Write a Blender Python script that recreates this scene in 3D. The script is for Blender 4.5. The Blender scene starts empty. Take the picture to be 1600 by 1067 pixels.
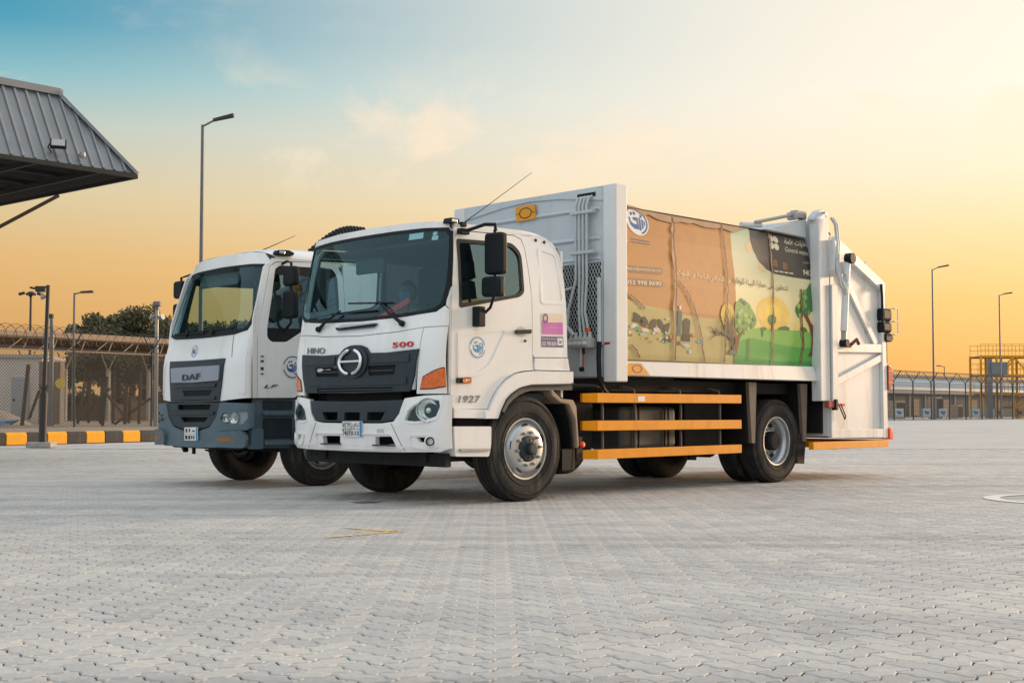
import bpy, bmesh, math, random, unicodedata
from mathutils import Vector, Matrix
from mathutils.geometry import tessellate_polygon
import numpy as np
random.seed(7)
scene = bpy.context.scene
col = scene.collection
R = math.radians

# ------------------------------------------------------------------ camera
cam_d = bpy.data.cameras.new('camera')
cam_d.sensor_width = 36.0; cam_d.lens = 43.875; cam_d.shift_y = 28.27 / 1600
cam_d.clip_start = 0.1; cam_d.clip_end = 3000
cam = bpy.data.objects.new('camera', cam_d); col.objects.link(cam)
cam.location = (0, 0, .876); cam.rotation_euler = (R(92.4), 0, 0)
scene.camera = cam

# ------------------------------------------------------------------ light and sky
SUN_AZ, SUN_EL = 55.0, 8.0          # degrees clockwise from +Y (the view), above the horizon
sun_dir = Vector((math.sin(R(SUN_AZ)) * math.cos(R(SUN_EL)), math.cos(R(SUN_AZ)) * math.cos(R(SUN_EL)), math.sin(R(SUN_EL))))
sd = bpy.data.lights.new('sun', 'SUN'); sd.energy = 2.0; sd.angle = R(9.0); sd.color = (1.0, .68, .44)
so = bpy.data.objects.new('sun', sd); col.objects.link(so)
so.rotation_euler = (-sun_dir).to_track_quat('-Z', 'Y').to_euler()

def C(r, g, b, k=1.0):
    f = lambda c: (c / 255 / 12.92) if c / 255 <= .04045 else ((c / 255 + .055) / 1.055) ** 2.4
    return (f(r) * k, f(g) * k, f(b) * k, 1)

world = bpy.data.worlds.new('World'); scene.world = world; world.use_nodes = True
nt = world.node_tree; nt.nodes.clear()
def N(t, **k):
    n = nt.nodes.new(t)
    for a, b in k.items(): setattr(n, a, b)
    return n
def L(a, b): nt.links.new(a, b)
def math_node(op, a, b=None, clamp=False):
    n = N('ShaderNodeMath', operation=op, use_clamp=clamp)
    for i, x in enumerate((a, b)):
        if x is None: continue
        if isinstance(x, (int, float)): n.inputs[i].default_value = x
        else: L(x, n.inputs[i])
    return n.outputs[0]
def ramp_node(fac, stops, tree=None, interp='LINEAR'):
    n = (tree or nt).nodes.new('ShaderNodeValToRGB'); cr = n.color_ramp; cr.interpolation = interp
    while len(cr.elements) > 1: cr.elements.remove(cr.elements[-1])
    cr.elements[0].position = stops[0][0]; cr.elements[0].color = stops[0][1]
    for p, c in stops[1:]:
        e = cr.elements.new(p); e.color = c
    (tree or nt).links.new(fac, n.inputs[0]); return n.outputs[0]
tc = N('ShaderNodeTexCoord'); sx = N('ShaderNodeSeparateXYZ'); L(tc.outputs['Generated'], sx.inputs[0])
zz = math_node('MAXIMUM', sx.outputs['Z'], 0.0)
hl = math_node('SQRT', math_node('ADD', math_node('MULTIPLY', sx.outputs['X'], sx.outputs['X']), math_node('MULTIPLY', sx.outputs['Y'], sx.outputs['Y'])))
az = math_node('DIVIDE', math_node('ADD', math_node('MULTIPLY', sx.outputs['X'], math.sin(R(60))), math_node('MULTIPLY', sx.outputs['Y'], math.cos(R(60)))), math_node('MAXIMUM', hl, 0.001))
mr = N('ShaderNodeMapRange', interpolation_type='SMOOTHSTEP'); L(az, mr.inputs[0])
mr.inputs[1].default_value = .06; mr.inputs[2].default_value = .80
# elevation ramps: factor is sin(elevation); away from the sun / towards the sun
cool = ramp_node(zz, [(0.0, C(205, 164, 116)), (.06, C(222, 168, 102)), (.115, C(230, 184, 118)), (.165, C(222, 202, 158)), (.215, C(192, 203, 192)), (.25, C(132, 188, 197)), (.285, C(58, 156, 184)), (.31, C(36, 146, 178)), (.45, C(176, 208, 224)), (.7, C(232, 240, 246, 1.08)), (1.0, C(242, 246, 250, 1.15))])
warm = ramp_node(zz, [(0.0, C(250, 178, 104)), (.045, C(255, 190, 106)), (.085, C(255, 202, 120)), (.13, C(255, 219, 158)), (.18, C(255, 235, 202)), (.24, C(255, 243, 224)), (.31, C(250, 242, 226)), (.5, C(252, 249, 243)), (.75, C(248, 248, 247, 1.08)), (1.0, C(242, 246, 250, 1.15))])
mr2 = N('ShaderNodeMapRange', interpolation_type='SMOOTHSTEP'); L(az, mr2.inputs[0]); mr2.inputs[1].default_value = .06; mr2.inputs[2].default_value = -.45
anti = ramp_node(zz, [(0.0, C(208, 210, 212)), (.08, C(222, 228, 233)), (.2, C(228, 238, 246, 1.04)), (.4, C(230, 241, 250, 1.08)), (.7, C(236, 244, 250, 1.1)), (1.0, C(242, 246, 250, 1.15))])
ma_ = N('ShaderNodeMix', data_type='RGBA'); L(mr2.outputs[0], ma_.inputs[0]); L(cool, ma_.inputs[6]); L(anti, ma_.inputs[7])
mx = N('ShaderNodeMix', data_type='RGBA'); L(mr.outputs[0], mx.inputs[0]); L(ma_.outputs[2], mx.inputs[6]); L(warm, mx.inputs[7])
# thin wisps of evening cloud
mp = N('ShaderNodeMapping'); L(tc.outputs['Generated'], mp.inputs[0])
mp.inputs['Location'].default_value = (2.1, .9, 1.1); mp.inputs['Scale'].default_value = (5.5, 5.5, 11.0)
nz = N('ShaderNodeTexNoise'); L(mp.outputs[0], nz.inputs[0]); nz.inputs['Scale'].default_value = 1.25; nz.inputs['Detail'].default_value = 7; nz.inputs['Roughness'].default_value = .62; nz.inputs['Distortion'].default_value = .5
cl = ramp_node(nz.outputs[0], [(.52, (0, 0, 0, 1)), (.66, (1, 1, 1, 1))])
band = ramp_node(zz, [(.15, (0, 0, 0, 1)), (.20, (1, 1, 1, 1)), (.232, (1, 1, 1, 1)), (.265, (.25, .25, .25, 1)), (1, (.0, .0, .0, 1))])
cf = math_node('MULTIPLY', math_node('MULTIPLY', cl, band), .62)
mc = N('ShaderNodeMix', data_type='RGBA'); L(cf, mc.inputs[0]); L(mx.outputs[2], mc.inputs[6]); mc.inputs[7].default_value = C(255, 229, 198, 1.06)
sky = N('ShaderNodeTexSky', sky_type='NISHITA'); sky.sun_disc = False; sky.sun_elevation = R(SUN_EL); sky.sun_rotation = R(SUN_AZ); sky.dust_density = 4.0
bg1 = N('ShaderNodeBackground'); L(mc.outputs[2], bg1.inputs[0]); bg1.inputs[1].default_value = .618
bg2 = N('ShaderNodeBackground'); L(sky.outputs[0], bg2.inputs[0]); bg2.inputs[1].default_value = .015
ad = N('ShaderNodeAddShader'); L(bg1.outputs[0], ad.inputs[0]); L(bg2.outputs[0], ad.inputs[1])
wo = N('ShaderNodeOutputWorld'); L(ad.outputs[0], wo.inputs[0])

vs = scene.view_settings
vs.view_transform = 'Standard'; vs.look = 'None'; vs.exposure = 0.62; vs.gamma = 1.0; vs.use_curve_mapping = False
scene.cycles.max_bounces = 8; scene.cycles.transparent_max_bounces = 24

# ------------------------------------------------------------------ helpers
def mat(name, rgb, rough=.5, metal=0.0, var=0.0, vscale=8.0, bump=0.0, bscale=40.0, coat=0.0, dirt=None, spec=.5, emit=None):
    m = bpy.data.materials.new(name); m.use_nodes = True; t = m.node_tree; b = t.nodes['Principled BSDF']
    rgb = tuple(rgb[:3]) + (1,)
    b.inputs['Base Color'].default_value = rgb; b.inputs['Roughness'].default_value = rough; b.inputs['Metallic'].default_value = metal
    b.inputs['Coat Weight'].default_value = coat; b.inputs['Coat Roughness'].default_value = .08; b.inputs['Specular IOR Level'].default_value = spec
    if emit: b.inputs['Emission Color'].default_value = rgb; b.inputs['Emission Strength'].default_value = emit
    if var or bump or dirt:
        co = t.nodes.new('ShaderNodeTexCoord')
    if var or dirt:
        n = t.nodes.new('ShaderNodeTexNoise'); n.inputs['Scale'].default_value = vscale; n.inputs['Detail'].default_value = 6; n.inputs['Roughness'].default_value = .65
        t.links.new(co.outputs['Object'], n.inputs[0])
        lo = tuple(c * (1 - var) for c in rgb[:3]) + (1,); hi = tuple(min(1, c * (1 + var)) for c in rgb[:3]) + (1,)
        stops = [(.3, lo), (.7, hi)]
        out = ramp_node(n.outputs[0], stops, t)
        if dirt:
            n2 = t.nodes.new('ShaderNodeTexNoise'); n2.inputs['Scale'].default_value = vscale * .6; n2.inputs['Detail'].default_value = 8; n2.inputs['Roughness'].default_value = .7
            mpn = t.nodes.new('ShaderNodeMapping'); mpn.inputs['Scale'].default_value = (1.6, 1.6, .22); t.links.new(co.outputs['Object'], mpn.inputs[0]); t.links.new(mpn.outputs[0], n2.inputs[0])
            f = ramp_node(n2.outputs[0], [(.52, (0, 0, 0, 1)), (.78, (dirt[3],) * 3 + (1,))], t)
            mm = t.nodes.new('ShaderNodeMix'); mm.data_type = 'RGBA'; t.links.new(f, mm.inputs[0]); t.links.new(out, mm.inputs[6]); mm.inputs[7].default_value = tuple(dirt[:3]) + (1,); out = mm.outputs[2]
        t.links.new(out, b.inputs['Base Color'])
    if bump:
        n = t.nodes.new('ShaderNodeTexNoise'); n.inputs['Scale'].default_value = bscale; n.inputs['Detail'].default_value = 5
        t.links.new(co.outputs['Object'], n.inputs[0])
        bp = t.nodes.new('ShaderNodeBump'); bp.inputs['Strength'].default_value = bump; bp.inputs['Distance'].default_value = .02
        t.links.new(n.outputs[0], bp.inputs['Height']); t.links.new(bp.outputs[0], b.inputs['Normal'])
    return m
def glass(name, tint, ior=1.5, rough=.0, base=0.0):
    m = bpy.data.materials.new(name); m.use_nodes = True; t = m.node_tree; t.nodes.clear()
    o = t.nodes.new('ShaderNodeOutputMaterial'); tr = t.nodes.new('ShaderNodeBsdfTransparent'); gl = t.nodes.new('ShaderNodeBsdfGlossy'); fr = t.nodes.new('ShaderNodeFresnel'); mxs = t.nodes.new('ShaderNodeMixShader')
    tr.inputs[0].default_value = tuple(tint) + (1,); gl.inputs['Roughness'].default_value = rough; gl.inputs[0].default_value = (.62, .93, 1, 1)
    t.nodes.remove(fr); lw = t.nodes.new('ShaderNodeLayerWeight'); lw.inputs[0].default_value = .5
    pw = t.nodes.new('ShaderNodeMath'); pw.operation = 'POWER'; pw.inputs[1].default_value = 5.0; t.links.new(lw.outputs['Facing'], pw.inputs[0])
    mt = t.nodes.new('ShaderNodeMath'); mt.operation = 'MULTIPLY_ADD'; mt.use_clamp = True; mt.inputs[1].default_value = .9 - base; mt.inputs[2].default_value = .04 + base; t.links.new(pw.outputs[0], mt.inputs[0])
    t.links.new(mt.outputs[0], mxs.inputs[0]); t.links.new(tr.outputs[0], mxs.inputs[1]); t.links.new(gl.outputs[0], mxs.inputs[2]); t.links.new(mxs.outputs[0], o.inputs[0])
    return m

class MB:
    def __init__(s): s.v = []; s.f = []
    def add(s, vs, fs):
        n = len(s.v); s.v += [tuple(p) for p in vs]; s.f += [tuple(i + n for i in f) for f in fs]; return s
    def box(s, x0, x1, y0, y1, z0, z1):
        return s.add([(x0, y0, z0), (x1, y0, z0), (x1, y1, z0), (x0, y1, z0), (x0, y0, z1), (x1, y0, z1), (x1, y1, z1), (x0, y1, z1)],
                     [(3, 2, 1, 0), (4, 5, 6, 7), (0, 1, 5, 4), (1, 2, 6, 5), (2, 3, 7, 6), (3, 0, 4, 7)])
    def hexa(s, a, b):      # two matching quads (lists of 4 points)
        return s.add(list(a) + list(b), [(3, 2, 1, 0), (4, 5, 6, 7), (0, 1, 5, 4), (1, 2, 6, 5), (2, 3, 7, 6), (3, 0, 4, 7)])
    def prism(s, pts, axis, a, b):   # pts 2-d polygon, extruded along axis between a and b
        mk = {'x': lambda p, t: (t, p[0], p[1]), 'y': lambda p, t: (p[0], t, p[1]), 'z': lambda p, t: (p[0], p[1], t)}[axis]
        n = len(pts)
        return s.add([mk(p, a) for p in pts] + [mk(p, b) for p in pts], [tuple(range(n))[::-1], tuple(range(n, 2 * n))] + [(i, (i + 1) % n, n + (i + 1) % n, n + i) for i in range(n)])
    def beam(s, p, q, w, h, up=(0, 0, 1)):   # square bar from p to q
        p, q = Vector(p), Vector(q); d = (q - p).normalized(); up = Vector(up)
        if abs(d.dot(up)) > .98: up = Vector((0, 1, 0))
        a = d.cross(up).normalized() * w / 2; b = a.cross(d).normalized() * h / 2
        return s.hexa([p - a - b, p + a - b, p + a + b, p - a + b], [q - a - b, q + a - b, q + a + b, q - a + b])
    def tube(s, pts, r, n=8, caps=True):
        pts = [Vector(p) for p in pts]; rings = []; prev = None
        for i, p in enumerate(pts):
            d = (pts[min(i + 1, len(pts) - 1)] - pts[max(i - 1, 0)]).normalized()
            if prev is None:
                a = d.cross(Vector((0, 0, 1)))
                if a.length < .05: a = d.cross(Vector((1, 0, 0)))
            else: a = prev - d * prev.dot(d)
            a.normalize(); prev = a; b = d.cross(a); rr = r[i] if isinstance(r, (list, tuple)) else r
            rings.append([p + (a * math.cos(2 * math.pi * k / n) + b * math.sin(2 * math.pi * k / n)) * rr for k in range(n)])
        fs = [(i * n + k, i * n + (k + 1) % n, (i + 1) * n + (k + 1) % n, (i + 1) * n + k) for i in range(len(pts) - 1) for k in range(n)]
        if caps: fs += [tuple(range(n))[::-1], tuple(range((len(pts) - 1) * n, len(pts) * n))]
        return s.add([p for r_ in rings for p in r_], fs)
    def lathe(s, prof, n, c, ax, a0=0.0, closed=False, caps='both'):   # prof: (radius, along)
        ax = Vector(ax).normalized(); a = ax.cross(Vector((0, 0, 1)))
        if a.length < .1: a = Vector((1, 0, 0))
        a.normalize(); b = ax.cross(a); c = Vector(c)
        vs = [c + ax * t + (a * math.cos(a0 + 2 * math.pi * k / n) + b * math.sin(a0 + 2 * math.pi * k / n)) * r for r, t in prof for k in range(n)]
        m = len(prof)
        fs = [(i * n + k, i * n + (k + 1) % n, (i + 1) * n + (k + 1) % n, (i + 1) * n + k) for i in range(m - 1) for k in range(n)]
        if not closed and caps == 'both': fs.append(tuple(range(n))[::-1])
        if not closed: fs.append(tuple(range((m - 1) * n, m * n)))
        return s.add(vs, fs)
    def build(s, name, m, parent=None, smooth=None, bevel=0.0, seg=2, fix=True):
        me = bpy.data.meshes.new(name); me.from_pydata([tuple(p) for p in s.v], [], s.f)
        if fix:
            bm = bmesh.new(); bm.from_mesh(me); bmesh.ops.recalc_face_normals(bm, faces=bm.faces[:]); bm.to_mesh(me); bm.free()
        me.materials.append(m)
        if smooth or bevel:
            me.polygons.foreach_set('use_smooth', [True] * len(me.polygons)); me.set_sharp_from_angle(angle=R(smooth or 30))
        o = bpy.data.objects.new(name, me); col.objects.link(o)
        if parent is not None: o.parent = parent
        if bevel:
            md = o.modifiers.new('bevel', 'BEVEL'); md.width = bevel; md.segments = seg; md.limit_method = 'ANGLE'; md.angle_limit = R(35); md.harden_normals = True
        return o
def tag(o, label=None, cat=None, group=None, kind=None):
    for k, v in (('label', label), ('category', cat), ('group', group), ('kind', kind)):
        if v: o[k] = v
    return o
def empty(name, loc, rz=0.0):
    o = bpy.data.objects.new(name, None); col.objects.link(o); o.location = loc; o.rotation_euler = (0, 0, rz); o.empty_display_size = .2; return o
def copy_tree(o, parent=None):
    c = o.copy(); col.objects.link(c); c.parent = parent
    for ch in list(o.children): copy_tree(ch, c)
    return c
def pairs(t): return [(t[i], t[i + 1]) for i in range(0, len(t), 2)]

def wrap(polys, surf, off=0.0, thick=0.0, xs=(), ys=()):
    """2-d polygons [(outer, [holes])] cut on a grid and laid on surf(x, y, off); thick gives the sheet depth"""
    bm = bmesh.new()
    for outer, holes in polys:
        loops = [[Vector((p[0], p[1], 0)) for p in lp] for lp in [outer] + list(holes)]
        flat = [p for lp in loops for p in lp]; vs = [bm.verts.new(p) for p in flat]
        for t in tessellate_polygon(loops):
            try: bm.faces.new([vs[i] for i in t])
            except ValueError: pass
    def cut(vals, ax):
        for x in vals:
            co = (x, 0, 0) if ax == 0 else (0, x, 0); no = (1, 0, 0) if ax == 0 else (0, 1, 0)
            bmesh.ops.bisect_plane(bm, geom=bm.verts[:] + bm.edges[:] + bm.faces[:], plane_co=co, plane_no=no, dist=1e-6)
    cut(xs, 0); cut(ys, 1)
    bmesh.ops.remove_doubles(bm, verts=bm.verts[:], dist=1e-5)
    bm.verts.index_update()
    mb = MB(); v2 = [v.co.copy() for v in bm.verts]; n = len(v2)
    top = [surf(p.x, p.y, off) for p in v2]; fs = []
    for f in bm.faces:
        idx = [v.index for v in f.verts]
        if f.normal.z < 0: idx.reverse()
        fs.append(tuple(idx))
    if thick:
        bot = [surf(p.x, p.y, off - thick) for p in v2]
        fb = [tuple(i + n for i in reversed(f)) for f in fs]; sides = []
        for e in bm.edges:
            if len(e.link_faces) == 1:
                a, b = e.verts[0].index, e.verts[1].index; sides.append((a, b, b + n, a + n))
        mb.add(top + bot, fs + fb + sides)
    else: mb.add(top, fs)
    bm.free(); return mb
def frange(a, b, n): return [a + (b - a) * i / n for i in range(n + 1)]
def circle2(cx, cy, rx, ry=None, n=24, a0=0, a1=2 * math.pi):
    ry = ry or rx; k = n if abs(a1 - a0 - 2 * math.pi) < 1e-6 else n + 1
    return [(cx + rx * math.cos(a0 + (a1 - a0) * i / n), cy + ry * math.sin(a0 + (a1 - a0) * i / n)) for i in range(k)]
def rrect(x0, x1, y0, y1, r, n=4):
    o = []
    for cx, cy, a in ((x1 - r, y1 - r, 0), (x0 + r, y1 - r, 90), (x0 + r, y0 + r, 180), (x1 - r, y0 + r, 270)):
        o += [(cx + r * math.cos(R(a + 90 * i / n)), cy + r * math.sin(R(a + 90 * i / n))) for i in range(n + 1)]
    return o
def roundpoly(pts, r, n=4):
    """round the corners of a 2-d polygon; r a number or one per corner"""
    o = []; m = len(pts)
    for i in range(m):
        p = Vector(pts[i]); a = Vector(pts[i - 1]) - p; b = Vector(pts[(i + 1) % m]) - p
        rr = r[i] if isinstance(r, (list, tuple)) else r
        d = min(rr, a.length * .45, b.length * .45)
        if d < 1e-4: o.append(tuple(p)); continue
        s = p + a.normalized() * d; e = p + b.normalized() * d
        for k in range(n + 1):
            t = k / n; q = s * (1 - t) ** 2 + p * 2 * t * (1 - t) + e * t * t; o.append((q.x, q.y))
    return o
def stroke(pts, w):
    """2-d polyline to polygon of width w (number or list)"""
    l, r_ = [], []
    for i, p in enumerate(pts):
        p = Vector(p); d = (Vector(pts[min(i + 1, len(pts) - 1)]) - Vector(pts[max(i - 1, 0)])).normalized(); nn = Vector((-d.y, d.x)); ww = (w[i] if isinstance(w, (list, tuple)) else w) / 2
        l.append(tuple(p + nn * ww)); r_.append(tuple(p - nn * ww))
    return l + r_[::-1]

# ---- lettering: text turned into a mesh and fitted into a four-cornered patch of a surface
FORMS = {}
for _c in range(0xFE80, 0xFEFD):
    _d = unicodedata.decomposition(chr(_c)).split()
    if len(_d) in (2, 3): FORMS.setdefault(''.join(chr(int(x, 16)) for x in _d[1:]), {})[_d[0][1:-1]] = chr(_c)
def arabic(s):
    t = []; i = 0
    while i < len(s):
        if s[i:i + 2] in FORMS: t.append(s[i:i + 2]); i += 2
        else: t.append(s[i]); i += 1
    out = []
    for k, ch in enumerate(t):
        f = FORMS.get(ch)
        if not f: out.append(ch); continue
        prev = k > 0 and 'initial' in FORMS.get(t[k - 1], {}); nxt = k + 1 < len(t) and 'initial' in f and 'final' in FORMS.get(t[k + 1], {})
        out.append(f.get({(0, 0): 'isolated', (1, 0): 'final', (0, 1): 'initial', (1, 1): 'medial'}[(int(prev), int(nxt))]) or f.get('isolated'))
    return ''.join(reversed(out))
def text2(s, bold=0.0, shear=0.0, spacing=1.0):
    cu = bpy.data.curves.new('lettering', 'FONT'); cu.body = s; cu.offset = bold; cu.shear = shear; cu.resolution_u = 4; cu.space_character = spacing
    o = bpy.data.objects.new('lettering', cu); col.objects.link(o); bpy.context.view_layer.update()
    me = o.to_mesh(); vs = [(v.co.x, v.co.y) for v in me.vertices]; fs = [tuple(p.vertices) for p in me.polygons]
    o.to_mesh_clear(); bpy.data.objects.remove(o); bpy.data.curves.remove(cu)
    xs = [p[0] for p in vs]; ys = [p[1] for p in vs]; x0, x1, y0, y1 = min(xs), max(xs), min(ys), max(ys)
    return [((x - x0) / (x1 - x0), (y - y0) / (y1 - y0)) for x, y in vs], fs
def lettering(name, s, corners, surf, m, parent, off=.006, thick=0.0, bold=0.0, shear=0.0, spacing=1.0):
    """corners: bottom-left, bottom-right, top-right, top-left in surface coordinates"""
    vs, fs = text2(s, bold, shear, spacing); a, b, c, d = corners; mb = MB()
    q = [((1 - x) * (1 - y) * a[0] + x * (1 - y) * b[0] + x * y * c[0] + (1 - x) * y * d[0], (1 - x) * (1 - y) * a[1] + x * (1 - y) * b[1] + x * y * c[1] + (1 - x) * y * d[1]) for x, y in vs]
    if thick:
        ec = {}
        for f in fs:
            for i in range(len(f)):
                k = (f[i], f[(i + 1) % len(f)]); ec[tuple(sorted(k))] = ec.get(tuple(sorted(k)), 0) + 1
        n = len(q); sides = [(i, j, j + n, i + n) for (i, j), c_ in ec.items() if c_ == 1]
        mb.add([surf(x, y, off + thick) for x, y in q] + [surf(x, y, off) for x, y in q], list(fs) + sides)
    else: mb.add([surf(x, y, off) for x, y in q], fs)
    return mb.build(name, m, parent, fix=False)
def flat_patch(name, pts, surf, m, parent, off=.003, xs=(), ys=(), holes=(), thick=0.0):
    return wrap([(pts, list(holes))], surf, off, thick, xs, ys).build(name, m, parent, smooth=35 if thick or xs or ys else None, fix=bool(thick))
def lerp_tab(tab, x):
    if x <= tab[0][0]: return tab[0][1]
    for (a, b), (c, d) in zip(tab, tab[1:]):
        if x <= c: return b + (d - b) * (x - a) / (c - a)
    return tab[-1][1]
def sup(t, n):
    t = min(1.0, abs(t)); return 1 - (1 - t ** n) ** (1 / n)
# ---- first truck: cab front, bumper, cab side, body side; u rearwards, v to the far side, z up
VC = 1.13
H_UF = [(.5, -1.19), (1.35, -1.19), (1.55, -1.165), (1.70, -1.125), (1.84, -1.085), (2.62, -.955), (2.8, -.93)]
H_A = [(1.0, .215), (1.7, .16), (1.9, .11), (2.6, .085)]
H_HW = [(1.0, 1.13), (1.95, 1.13), (2.3, 1.10), (2.62, 1.055)]
def h_front(v, z, o=0.0):
    hw = lerp_tab(H_HW, z); t = (v - VC) / hw
    s = sup(t, 3.2)
    return (lerp_tab(H_UF, z) + lerp_tab(H_A, z) * s - o * (1 - .6 * s), VC + hw * max(-1, min(1, t)) + o * .8 * s * (1 if t > 0 else -1), z)
def h_side(u, z, o=0.0):
    return (u, VC - lerp_tab(H_HW, z) - o, z)
B_UF = [(.48, -1.20), (.55, -1.225), (.75, -1.235), (.95, -1.225), (1.02, -1.21)]
def h_bump(v, z, o=0.0):
    hw = 1.165; t = (v - VC) / hw; s = sup(t, 3.0)
    return (lerp_tab(B_UF, z) + .29 * s - o * (1 - .6 * s), VC + hw * max(-1, min(1, t)) + o * .8 * s * (1 if t > 0 else -1), z)
M_V = [(1.40, -.04), (1.5, -.055), (1.75, -.075), (2.0, -.085), (2.3, -.078), (2.55, -.058), (2.8, -.025), (3.0, .015), (3.1, .05), (3.16, .11)]
def h_mural(u, z, o=0.0):
    return (u, lerp_tab(M_V, z) - o, z)
# ---- second truck (own frame): cab front, bumper, side
DC = 1.02
D_UF = [(.4, -1.13), (1.0, -1.13), (1.45, -1.12), (1.66, -1.07), (1.72, -1.05), (2.5, -.80), (2.8, -.70)]
D_A = [(1.0, .20), (1.7, .18), (2.5, .16)]
D_HW = [(1.0, 1.03), (1.75, 1.03), (2.2, 1.0), (2.6, .95)]
def d_front(v, z, o=0.0):
    hw = lerp_tab(D_HW, z); t = (v - DC) / hw
    s = sup(t, 3.0)
    return (lerp_tab(D_UF, z) + lerp_tab(D_A, z) * s - o * (1 - .6 * s), DC + hw * max(-1, min(1, t)) + o * .8 * s * (1 if t > 0 else -1), z)
def d_side(u, z, o=0.0):
    return (u, DC - lerp_tab(D_HW, z) - o, z)
def d_bump(v, z, o=0.0):
    hw = 1.10; t = (v - DC) / hw; s = sup(t, 3.4)
    return (-1.17 + .26 * s - o * (1 - .6 * s), DC + hw * max(-1, min(1, t)) + o * .8 * s * (1 if t > 0 else -1), z)

# ------------------------------------------------------------------ materials
WHITE = mat('white_paint', (.85, .845, .83), .30, var=.03, vscale=3, coat=.4, dirt=(.46, .40, .32, .45))
WHITE2 = mat('white_body_paint', (.71, .715, .71), .42, var=.04, vscale=3.2, coat=.15, dirt=(.34, .27, .19, .8))
SLATE = mat('slate_plastic', (.018, .030, .040), .48, var=.12, vscale=6, dirt=(.07, .075, .08, .3), spec=.4)
BLUEGREY = mat('bluegrey_plastic', (.082, .132, .162), .5, var=.10, vscale=5, dirt=(.20, .20, .19, .45))
BLACK = mat('black_plastic', (.010, .013, .016), .58, var=.15, vscale=9, spec=.22)
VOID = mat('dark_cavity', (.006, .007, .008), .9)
RUBBER = mat('tyre_rubber', (.026, .025, .024), .8, var=.25, vscale=7, bump=.25, bscale=70, dirt=(.14, .11, .082, .95), spec=.3)
TREAD = mat('tyre_tread', (.030, .028, .026), .85, var=.2, vscale=9, bump=.4, bscale=90, dirt=(.15, .12, .09, .6))
ALLOY = mat('wheel_steel', (.50, .52, .54), .36, metal=.75, var=.06, vscale=6, dirt=(.20, .17, .14, .5))
STEEL = mat('grey_steel', (.34, .35, .36), .45, metal=.5, var=.08, vscale=8)
CHROME = mat('chrome', (.80, .80, .80), .08, metal=1.0)
CHASSIS = mat('chassis_black', (.012, .012, .013), .65, var=.3, vscale=6, dirt=(.035, .03, .026, .5), spec=.25)
GREYSHADE = mat('grey_paint_with_shade', (.52, .57, .60), .42, var=.05, vscale=3, coat=.1, dirt=(.36, .33, .30, .4))  # grey paint; blue-grey shade of forward-facing body faces is mixed into it
HOSE = mat('painted_hose', (.50, .53, .54), .5, var=.08, vscale=15)
YELLOW = mat('yellow_bar_paint', C(236, 150, 2), .5, var=.08, vscale=5, dirt=(.34, .20, .03, .6), spec=.25)
AMBER = mat('amber_lens', C(255, 104, 6), .10, coat=.8, var=.45, vscale=26, bump=.5, bscale=60)
REDLENS = mat('red_lens', C(150, 12, 14), .25, coat=.5)
ORANGELENS = mat('orange_lens', C(245, 85, 30), .3)
RED = mat('red_badge', C(200, 20, 28), .3)
SILVER = mat('silver_badge', (.42, .42, .42), .3, metal=.8)
DARKBADGE = mat('dark_badge', (.03, .03, .035), .4)
SEAM = mat('seam_sealant', (.05, .05, .05), .8)
TRIM = mat('cab_interior_trim', (.045, .055, .06), .8, var=.15, vscale=5)
BLUE = mat('print_blue', C(30, 84, 148), .5)
CYAN = mat('print_cyan', C(30, 140, 190), .5)
PWHITE = mat('print_white', (.78, .77, .74), .5, var=.03, vscale=20)
PBLACK = mat('print_black', (.02, .02, .02), .5)
GLASS = glass('windscreen_glass', (.60, .82, .85), 1.52, 0.0, .02)
SIDEGLASS = glass('side_window_glass', (.78, .84, .84), 1.6, 0.0, .15)
LENS = glass('clear_lens', (.88, .9, .9), 1.45, 0.0, .02)
POLE = mat('galvanised_pole', (.16, .165, .17), .5, metal=.3, var=.1, vscale=3)
DARKPOLE = mat('dark_pole_paint', (.035, .034, .033), .55, var=.15, vscale=4)
GREENPOST = mat('green_fence_paint', (.012, .045, .038), .55, var=.1, vscale=6)
WIRE = mat('fence_wire', (.085, .08, .07), .55, metal=.3)
RUST = mat('rusty_steel', (.055, .035, .025), .8, var=.35, vscale=6)
TANPAINT = mat('tan_shed_paint', (.40, .29, .20), .65, var=.12, vscale=3)
CONC = mat('concrete', (.40, .385, .36), .85, var=.12, vscale=4, bump=.2, bscale=25)
SAND = mat('sandy_ground', (.27, .21, .155), .95, var=.22, vscale=.35, bump=.5, bscale=3)

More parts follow.
